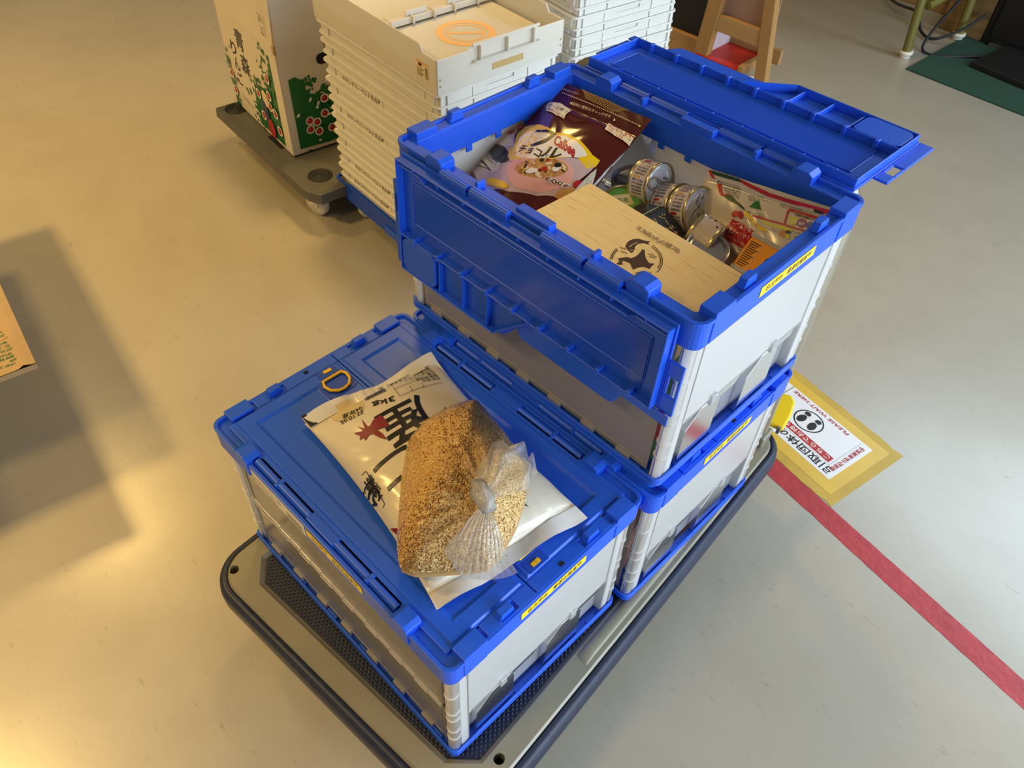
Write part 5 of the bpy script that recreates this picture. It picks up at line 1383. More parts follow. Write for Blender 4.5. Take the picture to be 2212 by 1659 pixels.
q.poly('ink_brown', [(0.5764, 0.6527), (0.5751, 0.6579), (0.5673, 0.6606), (0.5575, 0.659), (0.5513, 0.6541), (0.5526, 0.6489), (0.5606, 0.6464), (0.5705, 0.648)])
q.poly('ink_gold', [(0.7912, 0.5269), (0.788, 0.534), (0.7772, 0.5387), (0.7648, 0.5381), (0.7582, 0.5325), (0.7615, 0.5255), (0.7726, 0.521), (0.7849, 0.5216)])
q.poly('ink_gold', [(0.7193, 0.5912), (0.7147, 0.5961), (0.703, 0.5977), (0.6911, 0.5949), (0.6862, 0.5899), (0.6907, 0.5848), (0.7025, 0.5834), (0.7144, 0.586)])
q.poly('ink_maroon', [(0.7545, 0.5302), (0.7521, 0.5348), (0.7438, 0.5376), (0.7343, 0.5366), (0.7293, 0.5326), (0.7318, 0.5281), (0.7404, 0.5255), (0.7498, 0.5264)])
q.poly('ink_cream', [(0.6814, 0.6001), (0.6724, 0.599), (0.6638, 0.592), (0.6607, 0.5831), (0.6651, 0.5777), (0.6743, 0.5789), (0.6829, 0.5859), (0.6857, 0.5946)])
q.poly('ink_gold', [(0.6418, 0.5928), (0.6342, 0.5959), (0.6196, 0.5944), (0.6064, 0.5891), (0.6024, 0.5831), (0.6104, 0.5803), (0.6253, 0.582), (0.6382, 0.5872)])
q.poly('ink_brown', [(0.509, 0.6522), (0.503, 0.6465), (0.5051, 0.6404), (0.5142, 0.6375), (0.5247, 0.6392), (0.5304, 0.6447), (0.5282, 0.6507), (0.5195, 0.6539)])
q.poly('ink_maroon', [(0.6165, 0.631), (0.6176, 0.6365), (0.6111, 0.6414), (0.6006, 0.6429), (0.5922, 0.64), (0.591, 0.6344), (0.5976, 0.6296), (0.6082, 0.6282)])
q.poly('ink_gold', [(0.7043, 0.5771), (0.6991, 0.5738), (0.6986, 0.5686), (0.703, 0.5644), (0.7097, 0.5637), (0.7149, 0.567), (0.7154, 0.5722), (0.711, 0.5764)])
q.poly('ink_cream', [(0.541, 0.6515), (0.5349, 0.6469), (0.5328, 0.6384), (0.5353, 0.63), (0.5414, 0.6273), (0.5476, 0.6319), (0.55, 0.6408), (0.5473, 0.6489)])
q.poly('ink_brown', [(0.6587, 0.5423), (0.6551, 0.549), (0.6447, 0.5515), (0.6334, 0.5483), (0.6278, 0.5413), (0.6314, 0.5346), (0.642, 0.5322), (0.6533, 0.5354)])
q.poly('ink_cream', [(0.5564, 0.6348), (0.5442, 0.6344), (0.5339, 0.6294), (0.5316, 0.6228), (0.5375, 0.6173), (0.5498, 0.6177), (0.5603, 0.623), (0.563, 0.63)])
q.poly('ink_cream', [(0.6341, 0.6369), (0.6256, 0.6334), (0.6214, 0.625), (0.624, 0.6165), (0.6319, 0.613), (0.6404, 0.6165), (0.6445, 0.6249), (0.6419, 0.6333)])
q.poly('ink_brown', [(0.6267, 0.6374), (0.6216, 0.6329), (0.6229, 0.6278), (0.6299, 0.6251), (0.6384, 0.6262), (0.6435, 0.6306), (0.6422, 0.6357), (0.6352, 0.6385)])
q.poly('ink_gold', [(0.7836, 0.5484), (0.776, 0.5505), (0.7644, 0.5477), (0.7555, 0.5414), (0.7547, 0.5355), (0.7627, 0.5336), (0.7744, 0.5366), (0.783, 0.5426)])
q.poly('ink_brown', [(0.7987, 0.5409), (0.7942, 0.5455), (0.7826, 0.5484), (0.7706, 0.5478), (0.7653, 0.5441), (0.77, 0.5397), (0.7819, 0.5369), (0.7937, 0.5374)])
q.poly('ink_cream', [(0.7617, 0.5371), (0.7602, 0.5436), (0.7509, 0.5487), (0.7389, 0.5489), (0.7312, 0.5444), (0.7328, 0.5379), (0.7425, 0.5332), (0.7544, 0.5329)])
q.poly('ink_maroon', [(0.5865, 0.6259), (0.5839, 0.6208), (0.5887, 0.6156), (0.598, 0.6133), (0.6064, 0.6152), (0.6089, 0.6203), (0.6042, 0.6256), (0.5949, 0.6279)])
q.poly('ink_oat2', [(0.7161, 0.531), (0.7077, 0.5345), (0.6917, 0.5324), (0.6771, 0.5258), (0.6729, 0.5189), (0.6817, 0.5157), (0.6981, 0.518), (0.7122, 0.5243)])
q.poly('ink_cream', [(0.6622, 0.6286), (0.653, 0.6302), (0.6454, 0.6275), (0.6438, 0.6221), (0.6493, 0.6172), (0.6584, 0.6156), (0.666, 0.6183), (0.6675, 0.6237)])
q.poly('ink_gold', [(0.7451, 0.6014), (0.7375, 0.6024), (0.7302, 0.5993), (0.7274, 0.5941), (0.731, 0.5898), (0.7387, 0.5889), (0.7459, 0.5918), (0.7485, 0.597)])
q.poly('ink_brown', [(0.5301, 0.6364), (0.5204, 0.6337), (0.5145, 0.6255), (0.5161, 0.6167), (0.5243, 0.6125), (0.5342, 0.6154), (0.5405, 0.6239), (0.5387, 0.6326)])
q.poly('ink_gold', [(0.5339, 0.6003), (0.5269, 0.5957), (0.5264, 0.5877), (0.5328, 0.5812), (0.5424, 0.58), (0.5503, 0.5853), (0.5511, 0.5935), (0.5436, 0.5991)])
q.poly('ink_cream', [(0.6887, 0.6302), (0.6837, 0.6347), (0.67, 0.6378), (0.6556, 0.6373), (0.6489, 0.6337), (0.6543, 0.6294), (0.6683, 0.6267), (0.6825, 0.627)])
q.poly('ink_cream', [(0.6927, 0.5482), (0.6872, 0.551), (0.6765, 0.5501), (0.6672, 0.5468), (0.6642, 0.5421), (0.669, 0.5388), (0.6799, 0.5397), (0.6897, 0.5436)])
q.poly('ink_gold', [(0.5148, 0.6503), (0.5062, 0.6476), (0.5025, 0.6412), (0.5059, 0.6351), (0.5144, 0.6327), (0.5229, 0.6353), (0.5264, 0.6415), (0.5231, 0.6477)])
q.poly('ink_cream', [(0.6484, 0.5647), (0.6453, 0.558), (0.6512, 0.5495), (0.6626, 0.5442), (0.6728, 0.5451), (0.6758, 0.5518), (0.6699, 0.5602), (0.6587, 0.5656)])
q.poly('ink_cream', [(0.7316, 0.5484), (0.7265, 0.5446), (0.7266, 0.5388), (0.7317, 0.5342), (0.7389, 0.5336), (0.7439, 0.5373), (0.7438, 0.5432), (0.7388, 0.5478)])
q.poly('ink_maroon', [(0.6518, 0.6131), (0.6423, 0.6135), (0.635, 0.6096), (0.6342, 0.6037), (0.6405, 0.5994), (0.65, 0.599), (0.6572, 0.6028), (0.6579, 0.6086)])
q.poly('ink_cream', [(0.5876, 0.5917), (0.5828, 0.5948), (0.5689, 0.596), (0.5535, 0.594), (0.5458, 0.5903), (0.5509, 0.5874), (0.5656, 0.5869), (0.5806, 0.5885)])
q.poly('ink_gold', [(0.5393, 0.6591), (0.5321, 0.6548), (0.529, 0.6467), (0.5305, 0.6384), (0.5358, 0.6348), (0.5431, 0.6392), (0.5471, 0.6481), (0.5455, 0.6563)])
q.poly('ink_cream', [(0.7871, 0.5241), (0.7832, 0.527), (0.7763, 0.5274), (0.7704, 0.5249), (0.7689, 0.5211), (0.7728, 0.5182), (0.7798, 0.5178), (0.7857, 0.5203)])
q.poly('ink_brown', [(0.6882, 0.6025), (0.6814, 0.601), (0.6765, 0.595), (0.6765, 0.5882), (0.6815, 0.5844), (0.6886, 0.5861), (0.6937, 0.5924), (0.6933, 0.5989)])
q.poly('ink_gold', [(0.7201, 0.5749), (0.7159, 0.5784), (0.7082, 0.5789), (0.7016, 0.5759), (0.6999, 0.5712), (0.7041, 0.5677), (0.7118, 0.5674), (0.7184, 0.5703)])
q.poly('ink_gold', [(0.6293, 0.6219), (0.6212, 0.6252), (0.6054, 0.624), (0.5907, 0.6187), (0.5861, 0.6126), (0.5945, 0.6095), (0.6108, 0.6111), (0.6251, 0.6162)])
q.poly('ink_cream', [(0.6588, 0.6373), (0.6487, 0.6397), (0.6345, 0.6361), (0.6243, 0.6286), (0.6245, 0.6218), (0.6349, 0.6197), (0.6493, 0.6234), (0.6591, 0.6306)])
q.poly('ink_gold', [(0.6693, 0.5501), (0.6629, 0.5517), (0.6521, 0.5493), (0.643, 0.5441), (0.6411, 0.5393), (0.6476, 0.5378), (0.6586, 0.5404), (0.6675, 0.5454)])
q.poly('ink_cream', [(0.5705, 0.6313), (0.5663, 0.6262), (0.5693, 0.6188), (0.5778, 0.6135), (0.5867, 0.6133), (0.5908, 0.6183), (0.5878, 0.6257), (0.5794, 0.6311)])
q.poly('ink_cream', [(0.6972, 0.5785), (0.6865, 0.5783), (0.6783, 0.5741), (0.6765, 0.5674), (0.6824, 0.5624), (0.6932, 0.5625), (0.702, 0.5673), (0.7036, 0.5739)])
q.poly('ink_oat2', [(0.5338, 0.6647), (0.5249, 0.6685), (0.5146, 0.6682), (0.5081, 0.6632), (0.5095, 0.6566), (0.5179, 0.6523), (0.5282, 0.6528), (0.5353, 0.6583)])
q.poly('ink_cream', [(0.7815, 0.5228), (0.7764, 0.5268), (0.7645, 0.5282), (0.7527, 0.526), (0.7479, 0.5216), (0.7533, 0.5178), (0.7655, 0.5167), (0.7771, 0.5187)])
q.poly('ink_cream', [(0.7928, 0.5371), (0.7863, 0.5384), (0.7777, 0.5352), (0.7721, 0.5294), (0.7728, 0.5244), (0.7795, 0.5232), (0.7881, 0.5265), (0.7936, 0.5322)])
q.poly('ink_oat2', [(0.7586, 0.5726), (0.7563, 0.5761), (0.7486, 0.5788), (0.7398, 0.5789), (0.7353, 0.5765), (0.7377, 0.5732), (0.7456, 0.5707), (0.7543, 0.5704)])
q.poly('ink_pink', [(0.5635, 0.5738), (0.5677, 0.5785), (0.5671, 0.5839), (0.5619, 0.5886), (0.5533, 0.5912), (0.5437, 0.5911), (0.5369, 0.5894), (0.5333, 0.5854), (0.534, 0.58), (0.5386, 0.5748), (0.5461, 0.5711), (0.5555, 0.571)])
q.poly('ink_red', [(0.6823, 0.5771), (0.6874, 0.5826), (0.687, 0.5893), (0.6818, 0.5959), (0.6729, 0.6005), (0.6627, 0.6017), (0.6538, 0.5991), (0.6487, 0.5937), (0.6488, 0.5867), (0.6542, 0.5802), (0.6633, 0.5759), (0.6736, 0.5747)])
q.poly('ink_white', [(0.6299, 0.61), (0.6328, 0.6171), (0.626, 0.628), (0.6113, 0.6396), (0.5924, 0.6489), (0.5741, 0.6531), (0.5616, 0.6512), (0.5585, 0.644), (0.5659, 0.6335), (0.5814, 0.6223), (0.6005, 0.6132), (0.6182, 0.6086)])
q.poly('ink_white', [(0.7547, 0.5443), (0.7593, 0.5503), (0.7579, 0.5586), (0.7508, 0.567), (0.7395, 0.573), (0.7271, 0.5748), (0.7169, 0.572), (0.7119, 0.5657), (0.7135, 0.5576), (0.7213, 0.5497), (0.7329, 0.5441), (0.7451, 0.5421)])
q.poly('ink_red', [(0.6562, 0.5357), (0.6586, 0.5385), (0.6582, 0.5423), (0.6551, 0.546), (0.6502, 0.5486), (0.6447, 0.5493), (0.6401, 0.5481), (0.6377, 0.5452), (0.638, 0.5414), (0.6412, 0.5377), (0.6461, 0.5352), (0.6516, 0.5344)])
q.poly('ink_black', [(0.6189, 0.5501), (0.6227, 0.5545), (0.6222, 0.56), (0.6176, 0.5651), (0.6099, 0.5684), (0.6012, 0.569), (0.5939, 0.5667), (0.5899, 0.5622), (0.5904, 0.5566), (0.5952, 0.5516), (0.603, 0.5484), (0.6117, 0.5479)])
q.poly('ink_black', [(0.7473, 0.5246), (0.7518, 0.5305), (0.7505, 0.5385), (0.7437, 0.5466), (0.733, 0.5522), (0.7212, 0.5539), (0.7114, 0.5512), (0.7066, 0.5451), (0.7081, 0.5372), (0.7154, 0.5297), (0.7264, 0.5242), (0.738, 0.5224)])
q.poly('ink_oat', [(0.8478, 0.672), (0.8512, 0.6305), (0.8797, 0.5971), (0.908, 0.5706), (0.932, 0.5703), (0.9338, 0.6324), (0.9372, 0.6657)])
q.poly('ink_red', [(0.929, 0.5198), (0.9364, 0.5252), (0.9397, 0.5343), (0.9383, 0.5452), (0.9329, 0.5562), (0.9241, 0.5649), (0.9134, 0.5691), (0.9029, 0.568), (0.8948, 0.562), (0.8908, 0.5523), (0.8918, 0.5409), (0.898, 0.5306), (0.9076, 0.5228), (0.9187, 0.5189)])
q.poly('ink_yellow', [(0.5111, 0.7498), (0.5089, 0.7565), (0.4971, 0.7645), (0.4759, 0.7723), (0.4445, 0.7761), (0.4031, 0.7728), (0.3691, 0.7732), (0.3382, 0.7701), (0.3131, 0.763), (0.3001, 0.7551), (0.3024, 0.7484), (0.3171, 0.7418), (0.3457, 0.7387), (0.3791, 0.7354), (0.4157, 0.7344), (0.4582, 0.7418), (0.486, 0.7436), (0.5033, 0.7455)])
q.text('ink_white', '600g', (0.7242, 0.6448), (0.8956, 0.6005), (0.7044, 0.6116), 0.1, 0.0)
q.text('ink_maroon', '600g', (0.7251, 0.6404), (0.89, 0.6005), (0.7108, 0.6134), 0.035, 0.0)
q.poly('ink_cream', [(0.1493, 0.2016), (0.1511, 0.17), (0.2418, 0.1494), (0.3496, 0.1653), (0.3979, 0.1775), (0.4014, 0.232), (0.439, 0.2769), (0.3277, 0.2653), (0.1933, 0.2335)])
q.text('ink_black', 'オーツ麦で', (0.1794, 0.2094), (0.3964, 0.228), (0.1694, 0.1775), 0.02, 0.0)
q.text('ink_black', '毎日いいこと', (0.2012, 0.2314), (0.4263, 0.2785), (0.1905, 0.21), 0.02, 0.0)
q.poly('ink_cream', [(0.7198, 0.1145), (0.9901, 0.1464), (0.996, 0.1939), (0.7734, 0.2044)])
q.text('ink_red', '本品にはりんご果汁を', (0.7766, 0.1746), (0.9899, 0.1751), (0.7329, 0.1211), 0.012, 0.0)
q.text('ink_red', '使用しています。', (0.7919, 0.2029), (0.9425, 0.1978), (0.7788, 0.1782), 0.012, 0.0)
q.line('ink_cream', [(0.1794, 0.0648), (0.1903, 0.0649)], 0.006)
q.line('ink_cream', [(0.1995, 0.064), (0.2098, 0.0635)], 0.006)
q.line('ink_cream', [(0.2185, 0.0623), (0.2289, 0.0619)], 0.006)
q.line('ink_cream', [(0.2383, 0.0613), (0.2491, 0.0613)], 0.006)
q.line('ink_cream', [(0.259, 0.0612), (0.2701, 0.0616)], 0.006)
q.line('ink_cream', [(0.2794, 0.061), (0.2901, 0.061)], 0.006)
q.line('ink_cream', [(0.2992, 0.0602), (0.3104, 0.0607)], 0.006)
q.line('ink_cream', [(0.3201, 0.0605), (0.3311, 0.0609)], 0.006)
q.line('ink_cream', [(0.3405, 0.0605), (0.3513, 0.0606)], 0.006)
q.line('ink_cream', [(0.3606, 0.0601), (0.3712, 0.0602)], 0.006)
q.line('ink_cream', [(0.3804, 0.0596), (0.3909, 0.0596)], 0.006)
q.line('ink_cream', [(0.4001, 0.059), (0.4106, 0.059)], 0.006)
q.line('ink_cream', [(0.4198, 0.0586), (0.4304, 0.0586)], 0.006)
q.line('ink_cream', [(0.4396, 0.0582), (0.4502, 0.0583)], 0.006)
q.line('ink_cream', [(0.4595, 0.058), (0.4701, 0.0582)], 0.006)
q.line('ink_cream', [(0.4794, 0.0579), (0.49, 0.0581)], 0.006)
q.line('ink_cream', [(0.4993, 0.0579), (0.5098, 0.058)], 0.006)
q.line('ink_cream', [(0.5191, 0.0578), (0.5295, 0.0579)], 0.006)
q.line('ink_cream', [(0.5387, 0.0576), (0.549, 0.0576)], 0.006)
q.line('ink_cream', [(0.5581, 0.0572), (0.5683, 0.0571)], 0.006)
q.line('ink_cream', [(0.5773, 0.0566), (0.5873, 0.0564)], 0.006)
q.line('ink_cream', [(0.5963, 0.056), (0.6062, 0.0557)], 0.006)
q.line('ink_cream', [(0.6152, 0.0552), (0.6254, 0.0553)], 0.006)
q.line('ink_cream', [(0.6346, 0.0551), (0.6448, 0.0552)], 0.006)
q.line('ink_cream', [(0.6545, 0.0555), (0.665, 0.056)], 0.006)
q.line('ink_cream', [(0.6745, 0.0562), (0.6849, 0.0565)], 0.006)
q.line('ink_cream', [(0.6943, 0.0567), (0.7045, 0.0569)], 0.006)
q.line('ink_cream', [(0.7139, 0.057), (0.724, 0.0572)], 0.006)
q.line('ink_cream', [(0.7333, 0.0573), (0.7434, 0.0574)], 0.006)
q.line('ink_cream', [(0.7527, 0.0574), (0.7626, 0.0575)], 0.006)
q.line('ink_cream', [(0.7719, 0.0576), (0.7818, 0.0577)], 0.006)
q.line('ink_cream', [(0.7911, 0.0577), (0.801, 0.0578)], 0.006)
q.line('ink_cream', [(0.8102, 0.058), (0.8201, 0.058)], 0.006)
q.line('ink_cream', [(0.8294, 0.0582), (0.8393, 0.0583)], 0.006)
q.line('ink_cream', [(0.8488, 0.0589), (0.8591, 0.0595)], 0.006)
q.line('ink_cream', [(0.8688, 0.0602), (0.879, 0.0609)], 0.006)
q.line('ink_cream', [(0.8886, 0.0615), (0.8987, 0.0621)], 0.006)
q.line('ink_cream', [(0.9082, 0.0626), (0.9181, 0.063)], 0.006)
q.line('ink_cream', [(0.9274, 0.0634), (0.9372, 0.0636)], 0.006)
q.line('ink_cream', [(0.9463, 0.0638), (0.9559, 0.0638)], 0.006)
q.poly('ink_cream', [(0.9467, 0.0616), (0.9727, 0.0631), (0.9617, 0.0738)])
q.text('ink_cream', '◀保存に便利なチャック付き', (0.31, 0.1091), (0.7022, 0.0894), (0.3011, 0.0898), 0.004, 0.0)
q.poly('ink_cream', [(0.7419, 0.0965), (0.7352, 0.0788), (0.7586, 0.0898)])
q.line('ink_gold', [(0.3122, 0.004), (0.804, 0.004)], 0.0022)
q.line('ink_gold', [(0.3266, 0.0049), (0.7861, 0.0044)], 0.0022)
q.line('ink_gold', [(0.3408, 0.0117), (0.7682, 0.0123)], 0.0022)
q.line('ink_gold', [(0.3549, 0.0185), (0.7507, 0.0207)], 0.0022)
q.line('ink_gold', [(0.369, 0.0254), (0.7336, 0.0295)], 0.0022)
q.line('ink_gold', [(0.3832, 0.0322), (0.7163, 0.0381)], 0.0022)
q.line('ink_gold', [(0.3973, 0.0391), (0.6988, 0.0466)], 0.0022)
q.text('ink_cream', 'ココからあけてください', (0.1447, 0.0531), (0.3256, 0.0405), (0.136, 0.04), 0.0, 0.0)
q.poly('pouch_small_print', [(0.9407, 0.4141), (0.9604, 0.4451), (0.9785, 0.4852), (0.9575, 0.5793), (0.9371, 0.6491), (0.9241, 0.6488), (0.9259, 0.5417), (0.9314, 0.4562)])
q.build(g1, 'pouch_print', I1)
q = Print(on_patch(bag2, False), lift=0.0007, fine=0.022)
q.poly('ink_dark_green', [(0.0056, 0.0079), (0.1345, 0.004), (0.2665, 0.004), (0.3123, 0.0278), (0.23, 0.0316), (0.0639, 0.0354)])
q.poly('ink_red', [(0.2665, 0.004), (0.5173, 0.0356), (0.7097, 0.033), (0.7478, 0.0616), (0.7113, 0.0637), (0.5003, 0.066), (0.3094, 0.0361)])
q.poly('ink_magenta', [(0.7097, 0.033), (0.9936, 0.0203), (0.975, 0.056), (0.8438, 0.0508), (0.7421, 0.0606)])
q.poly('ink_red', [(0.004, 0.0086), (0.0316, 0.0119), (0.0878, 0.0706), (0.0481, 0.0618)])
q.poly('ink_red', [(0.1102, 0.0973), (0.1366, 0.0858), (0.2019, 0.1452), (0.1856, 0.1585), (0.1575, 0.1406)])
q.poly('ink_yellow', [(0.0997, 0.0914), (0.1109, 0.094), (0.1615, 0.142), (0.1466, 0.1334)])
q.text('ink_black', '▼PFCバランスとは', (0.1052, 0.0897), (0.2885, 0.0796), (0.1042, 0.0685), 0.0, 0.0)
q.line('ink_black', [(0.1137, 0.0931), (0.3063, 0.0846)], 0.004)
q.text('ink_black', 'たんぱく質・脂質・炭水化', (0.1726, 0.1116), (0.3145, 0.1058), (0.1656, 0.102), 0.01, 0.0)
q.text('ink_black', 'のエネルギー比率のこと', (0.1964, 0.1226), (0.3244, 0.1199), (0.1905, 0.1116), 0.01, 0.0)
q.text('ink_black', 'をバランスよく摂る', (0.22, 0.1339), (0.333, 0.1357), (0.2144, 0.1224), 0.01, 0.0)
q.poly('ink_red', [(0.1815, 0.1517), (0.2473, 0.1276), (0.2514, 0.1334), (0.1953, 0.1607)])
q.poly('ink_dark_green', [(0.2047, 0.1549), (0.2642, 0.1335), (0.3364, 0.1571), (0.4076, 0.1726), (0.4318, 0.1905), (0.3422, 0.1763), (0.2627, 0.1706)])
q.poly('ink_green', [(0.4686, 0.1007), (0.5332, 0.1527), (0.4389, 0.1604)])
q.text('ink_green', '炭水化物', (0.3865, 0.1085), (0.4347, 0.1042), (0.3815, 0.1031), 0.01, 0.0)
q.text('ink_green', '炭水化物', (0.4012, 0.1179), (0.4502, 0.1122), (0.3971, 0.1111), 0.01, 0.0)
q.text('ink_green', '炭水化物', (0.4113, 0.1268), (0.461, 0.12), (0.4076, 0.1195), 0.01, 0.0)
q.text('ink_green', '炭水化物', (0.5261, 0.1839), (0.5744, 0.1777), (0.5228, 0.176), 0.01, 0.0)
q.text('ink_green', '炭水化物', (0.5391, 0.1955), (0.5872, 0.1895), (0.5359, 0.1874), 0.01, 0.0)
q.text('ink_green', '炭水化物', (0.4442, 0.0987), (0.4952, 0.0894), (0.4425, 0.0884), 0.01, 0.0)
q.text('ink_green', '炭水化物', (0.5002, 0.1035), (0.5463, 0.1008), (0.4934, 0.1009), 0.01, 0.0)
q.line('ink_red', [(0.7106, 0.1068), (0.8305, 0.1044), (0.9332, 0.104)], 0.012)
q.line('ink_red', [(0.7106, 0.1068), (0.7368, 0.2017)], 0.012)
q.line('ink_red', [(0.4971, 0.2021), (0.7368, 0.2017), (0.9111, 0.206)], 0.012)
q.text('ink_black', '【充実の健康サポート】', (0.7742, 0.1264), (0.9467, 0.1254), (0.7698, 0.1135), 0.012, 0.0)
q.poly('ink_lime', [(0.8094, 0.1512), (0.8127, 0.1594), (0.8129, 0.1678), (0.8098, 0.1754), (0.8037, 0.1816), (0.7953, 0.1857), (0.7854, 0.1872), (0.7749, 0.1861), (0.765, 0.1824), (0.7565, 0.1764), (0.7503, 0.1689), (0.747, 0.1606), (0.7469, 0.1522), (0.75, 0.1448), (0.756, 0.1389), (0.7643, 0.1351), (0.7741, 0.1337), (0.7845, 0.1348), (0.7945, 0.1383), (0.8031, 0.1439)])
q.poly('ink_purple', [(0.874, 0.1518), (0.8772, 0.1608), (0.877, 0.1699), (0.8735, 0.178), (0.867, 0.1844), (0.8581, 0.1885), (0.8477, 0.1898), (0.8368, 0.1882), (0.8265, 0.1838), (0.8177, 0.1775), (0.8112, 0.1698), (0.8079, 0.1611), (0.808, 0.1525), (0.8114, 0.1446), (0.818, 0.1384), (0.827, 0.1342), (0.8376, 0.1326), (0.8487, 0.1336), (0.859, 0.1375), (0.8678, 0.1438)])
q.poly('ink_blue', [(0.9284, 0.1546), (0.9316, 0.1635), (0.9321, 0.1723), (0.9298, 0.18), (0.925, 0.1858), (0.9181, 0.1892), (0.9098, 0.1898), (0.9009, 0.1877), (0.8922, 0.183), (0.8846, 0.1762), (0.879, 0.1681), (0.8757, 0.1594), (0.8751, 0.151), (0.8773, 0.1436), (0.8821, 0.138), (0.889, 0.1346), (0.8974, 0.1338), (0.9064, 0.1356), (0.9152, 0.1399), (0.9227, 0.1465)])
q.text('ink_white', '鉄分', (0.8292, 0.1765), (0.8686, 0.171), (0.8183, 0.1536), 0.012, 0.0)
q.text('ink_white', '食物繊維', (0.7592, 0.1741), (0.8112, 0.1635), (0.7531, 0.1613), 0.01, 0.0)
q.text('ink_black', '１食分で１日に必要な栄養素がバランスよく', (0.6245, 0.0939), (0.8799, 0.0848), (0.6231, 0.0847), 0.004, 0.0)
q.text('ink_black', '１食分で１日に必要な栄養素がバランスよく', (0.6318, 0.1012), (0.8853, 0.0971), (0.6277, 0.0964), 0.004, 0.0)
q.text('ink_black', '１食分で１日に必要な栄養素がバランスよく', (0.64, 0.1068), (0.8931, 0.1047), (0.6359, 0.1021), 0.004, 0.0)
q.poly('ink_dark_green', [(0.8686, 0.0476), (0.9043, 0.0465), (0.9442, 0.0555), (0.9344, 0.0679), (0.8732, 0.0695)])
q.poly('ink_lime', [(0.572, 0.2138), (0.6609, 0.2174), (0.8157, 0.2129), (0.8123, 0.236), (0.6604, 0.2367), (0.5934, 0.2312)])
q.poly('ink_yellow', [(0.4318, 0.1905), (0.5083, 0.219), (0.6125, 0.2618), (0.6533, 0.2884), (0.6092, 0.2721), (0.5099, 0.2389), (0.4328, 0.211)])
q.poly('ink_oat', [(0.5794, 0.2488), (0.5807, 0.2521), (0.58, 0.2555), (0.577, 0.2593), (0.5725, 0.2627), (0.5668, 0.2651), (0.5605, 0.2665), (0.5542, 0.2666), (0.5485, 0.2655), (0.544, 0.2634), (0.541, 0.2604), (0.5399, 0.2569), (0.5408, 0.2532), (0.5436, 0.2496), (0.5482, 0.2463), (0.554, 0.2437), (0.5604, 0.2422), (0.5667, 0.2419), (0.5721, 0.2434), (0.5765, 0.2458)])
q.poly('ink_yellow', [(0.6447, 0.2733), (0.6434, 0.2781), (0.638, 0.2813), (0.6295, 0.2824), (0.6191, 0.2812), (0.6082, 0.2782), (0.5983, 0.2741), (0.5913, 0.2689), (0.5884, 0.2633), (0.5897, 0.2586), (0.5949, 0.2556), (0.6035, 0.2544), (0.6142, 0.2552), (0.6252, 0.258), (0.6348, 0.2624), (0.6417, 0.2678)])
q.poly('ink_oat', [(0.7917, 0.2558), (0.794, 0.2634), (0.7935, 0.271), (0.7902, 0.2779), (0.7843, 0.2834), (0.7765, 0.2869), (0.7675, 0.2882), (0.7583, 0.2871), (0.7496, 0.2838), (0.7424, 0.2785), (0.7373, 0.2717), (0.735, 0.2642), (0.7356, 0.2566), (0.739, 0.2497), (0.7449, 0.2441), (0.7528, 0.2405), (0.7618, 0.2391), (0.771, 0.2402), (0.7796, 0.2436), (0.7867, 0.249)])
q.poly('ink_lime', [(0.816, 0.2683), (0.8181, 0.2742), (0.8185, 0.2801), (0.8171, 0.2851), (0.8141, 0.289), (0.8097, 0.2913), (0.8044, 0.2918), (0.7987, 0.2904), (0.7931, 0.2873), (0.7883, 0.2828), (0.7846, 0.2774), (0.7825, 0.2714), (0.7821, 0.2656), (0.7835, 0.2605), (0.7866, 0.2566), (0.7909, 0.2543), (0.7962, 0.2538), (0.8019, 0.2552), (0.8075, 0.2583), (0.8123, 0.2628)])
q.poly('ink_dark_green', [(0.8078, 0.2372), (0.8088, 0.2411), (0.8079, 0.245), (0.8053, 0.2487), (0.8012, 0.2518), (0.7959, 0.254), (0.7901, 0.255), (0.7842, 0.2548), (0.779, 0.2534), (0.7747, 0.2509), (0.772, 0.2476), (0.7711, 0.2438), (0.772, 0.2398), (0.7747, 0.236), (0.7788, 0.2329), (0.7841, 0.2308), (0.7899, 0.2297), (0.7957, 0.23), (0.801, 0.2314), (0.8051, 0.2339)])
q.poly('ink_red', [(0.3881, 0.2403), (0.3867, 0.25), (0.3818, 0.2582), (0.3741, 0.2636), (0.3639, 0.2666), (0.354, 0.265), (0.3457, 0.2592), (0.3403, 0.2503), (0.3384, 0.2399), (0.3397, 0.2304), (0.3445, 0.2224), (0.3523, 0.2171), (0.3617, 0.2152), (0.3714, 0.217), (0.3798, 0.2224), (0.3857, 0.2306)])
q.poly('ink_red', [(0.4291, 0.2139), (0.4362, 0.223), (0.4386, 0.2338), (0.4362, 0.2445), (0.4297, 0.253), (0.4202, 0.2577), (0.4089, 0.258), (0.3975, 0.2543), (0.3876, 0.2472), (0.3806, 0.238), (0.3776, 0.2279), (0.3792, 0.2185), (0.3852, 0.211), (0.3947, 0.2064), (0.4064, 0.2053), (0.4186, 0.2078)])
q.text('ink_black', '甘酸っぱい', (0.4476, 0.1973), (0.5162, 0.1932), (0.4426, 0.1868), 0.01, 0.0)
q.text('ink_black', 'マンゴー', (0.4627, 0.239), (0.531, 0.2356), (0.4591, 0.2265), 0.01, 0.0)
q.text('ink_black', 'ゴールデン', (0.6352, 0.2579), (0.6988, 0.2588), (0.6307, 0.2466), 0.01, 0.0)
q.text('ink_black', 'パインアップル', (0.6566, 0.2682), (0.7201, 0.269), (0.6522, 0.2568), 0.01, 0.0)
q.text('ink_black', 'さつまいも', (0.8273, 0.2356), (0.888, 0.2377), (0.8231, 0.2235), 0.01, 0.0)
q.text('ink_black', '芳醇', (0.8445, 0.2697), (0.905, 0.2725), (0.8404, 0.2575), 0.01, 0.0)
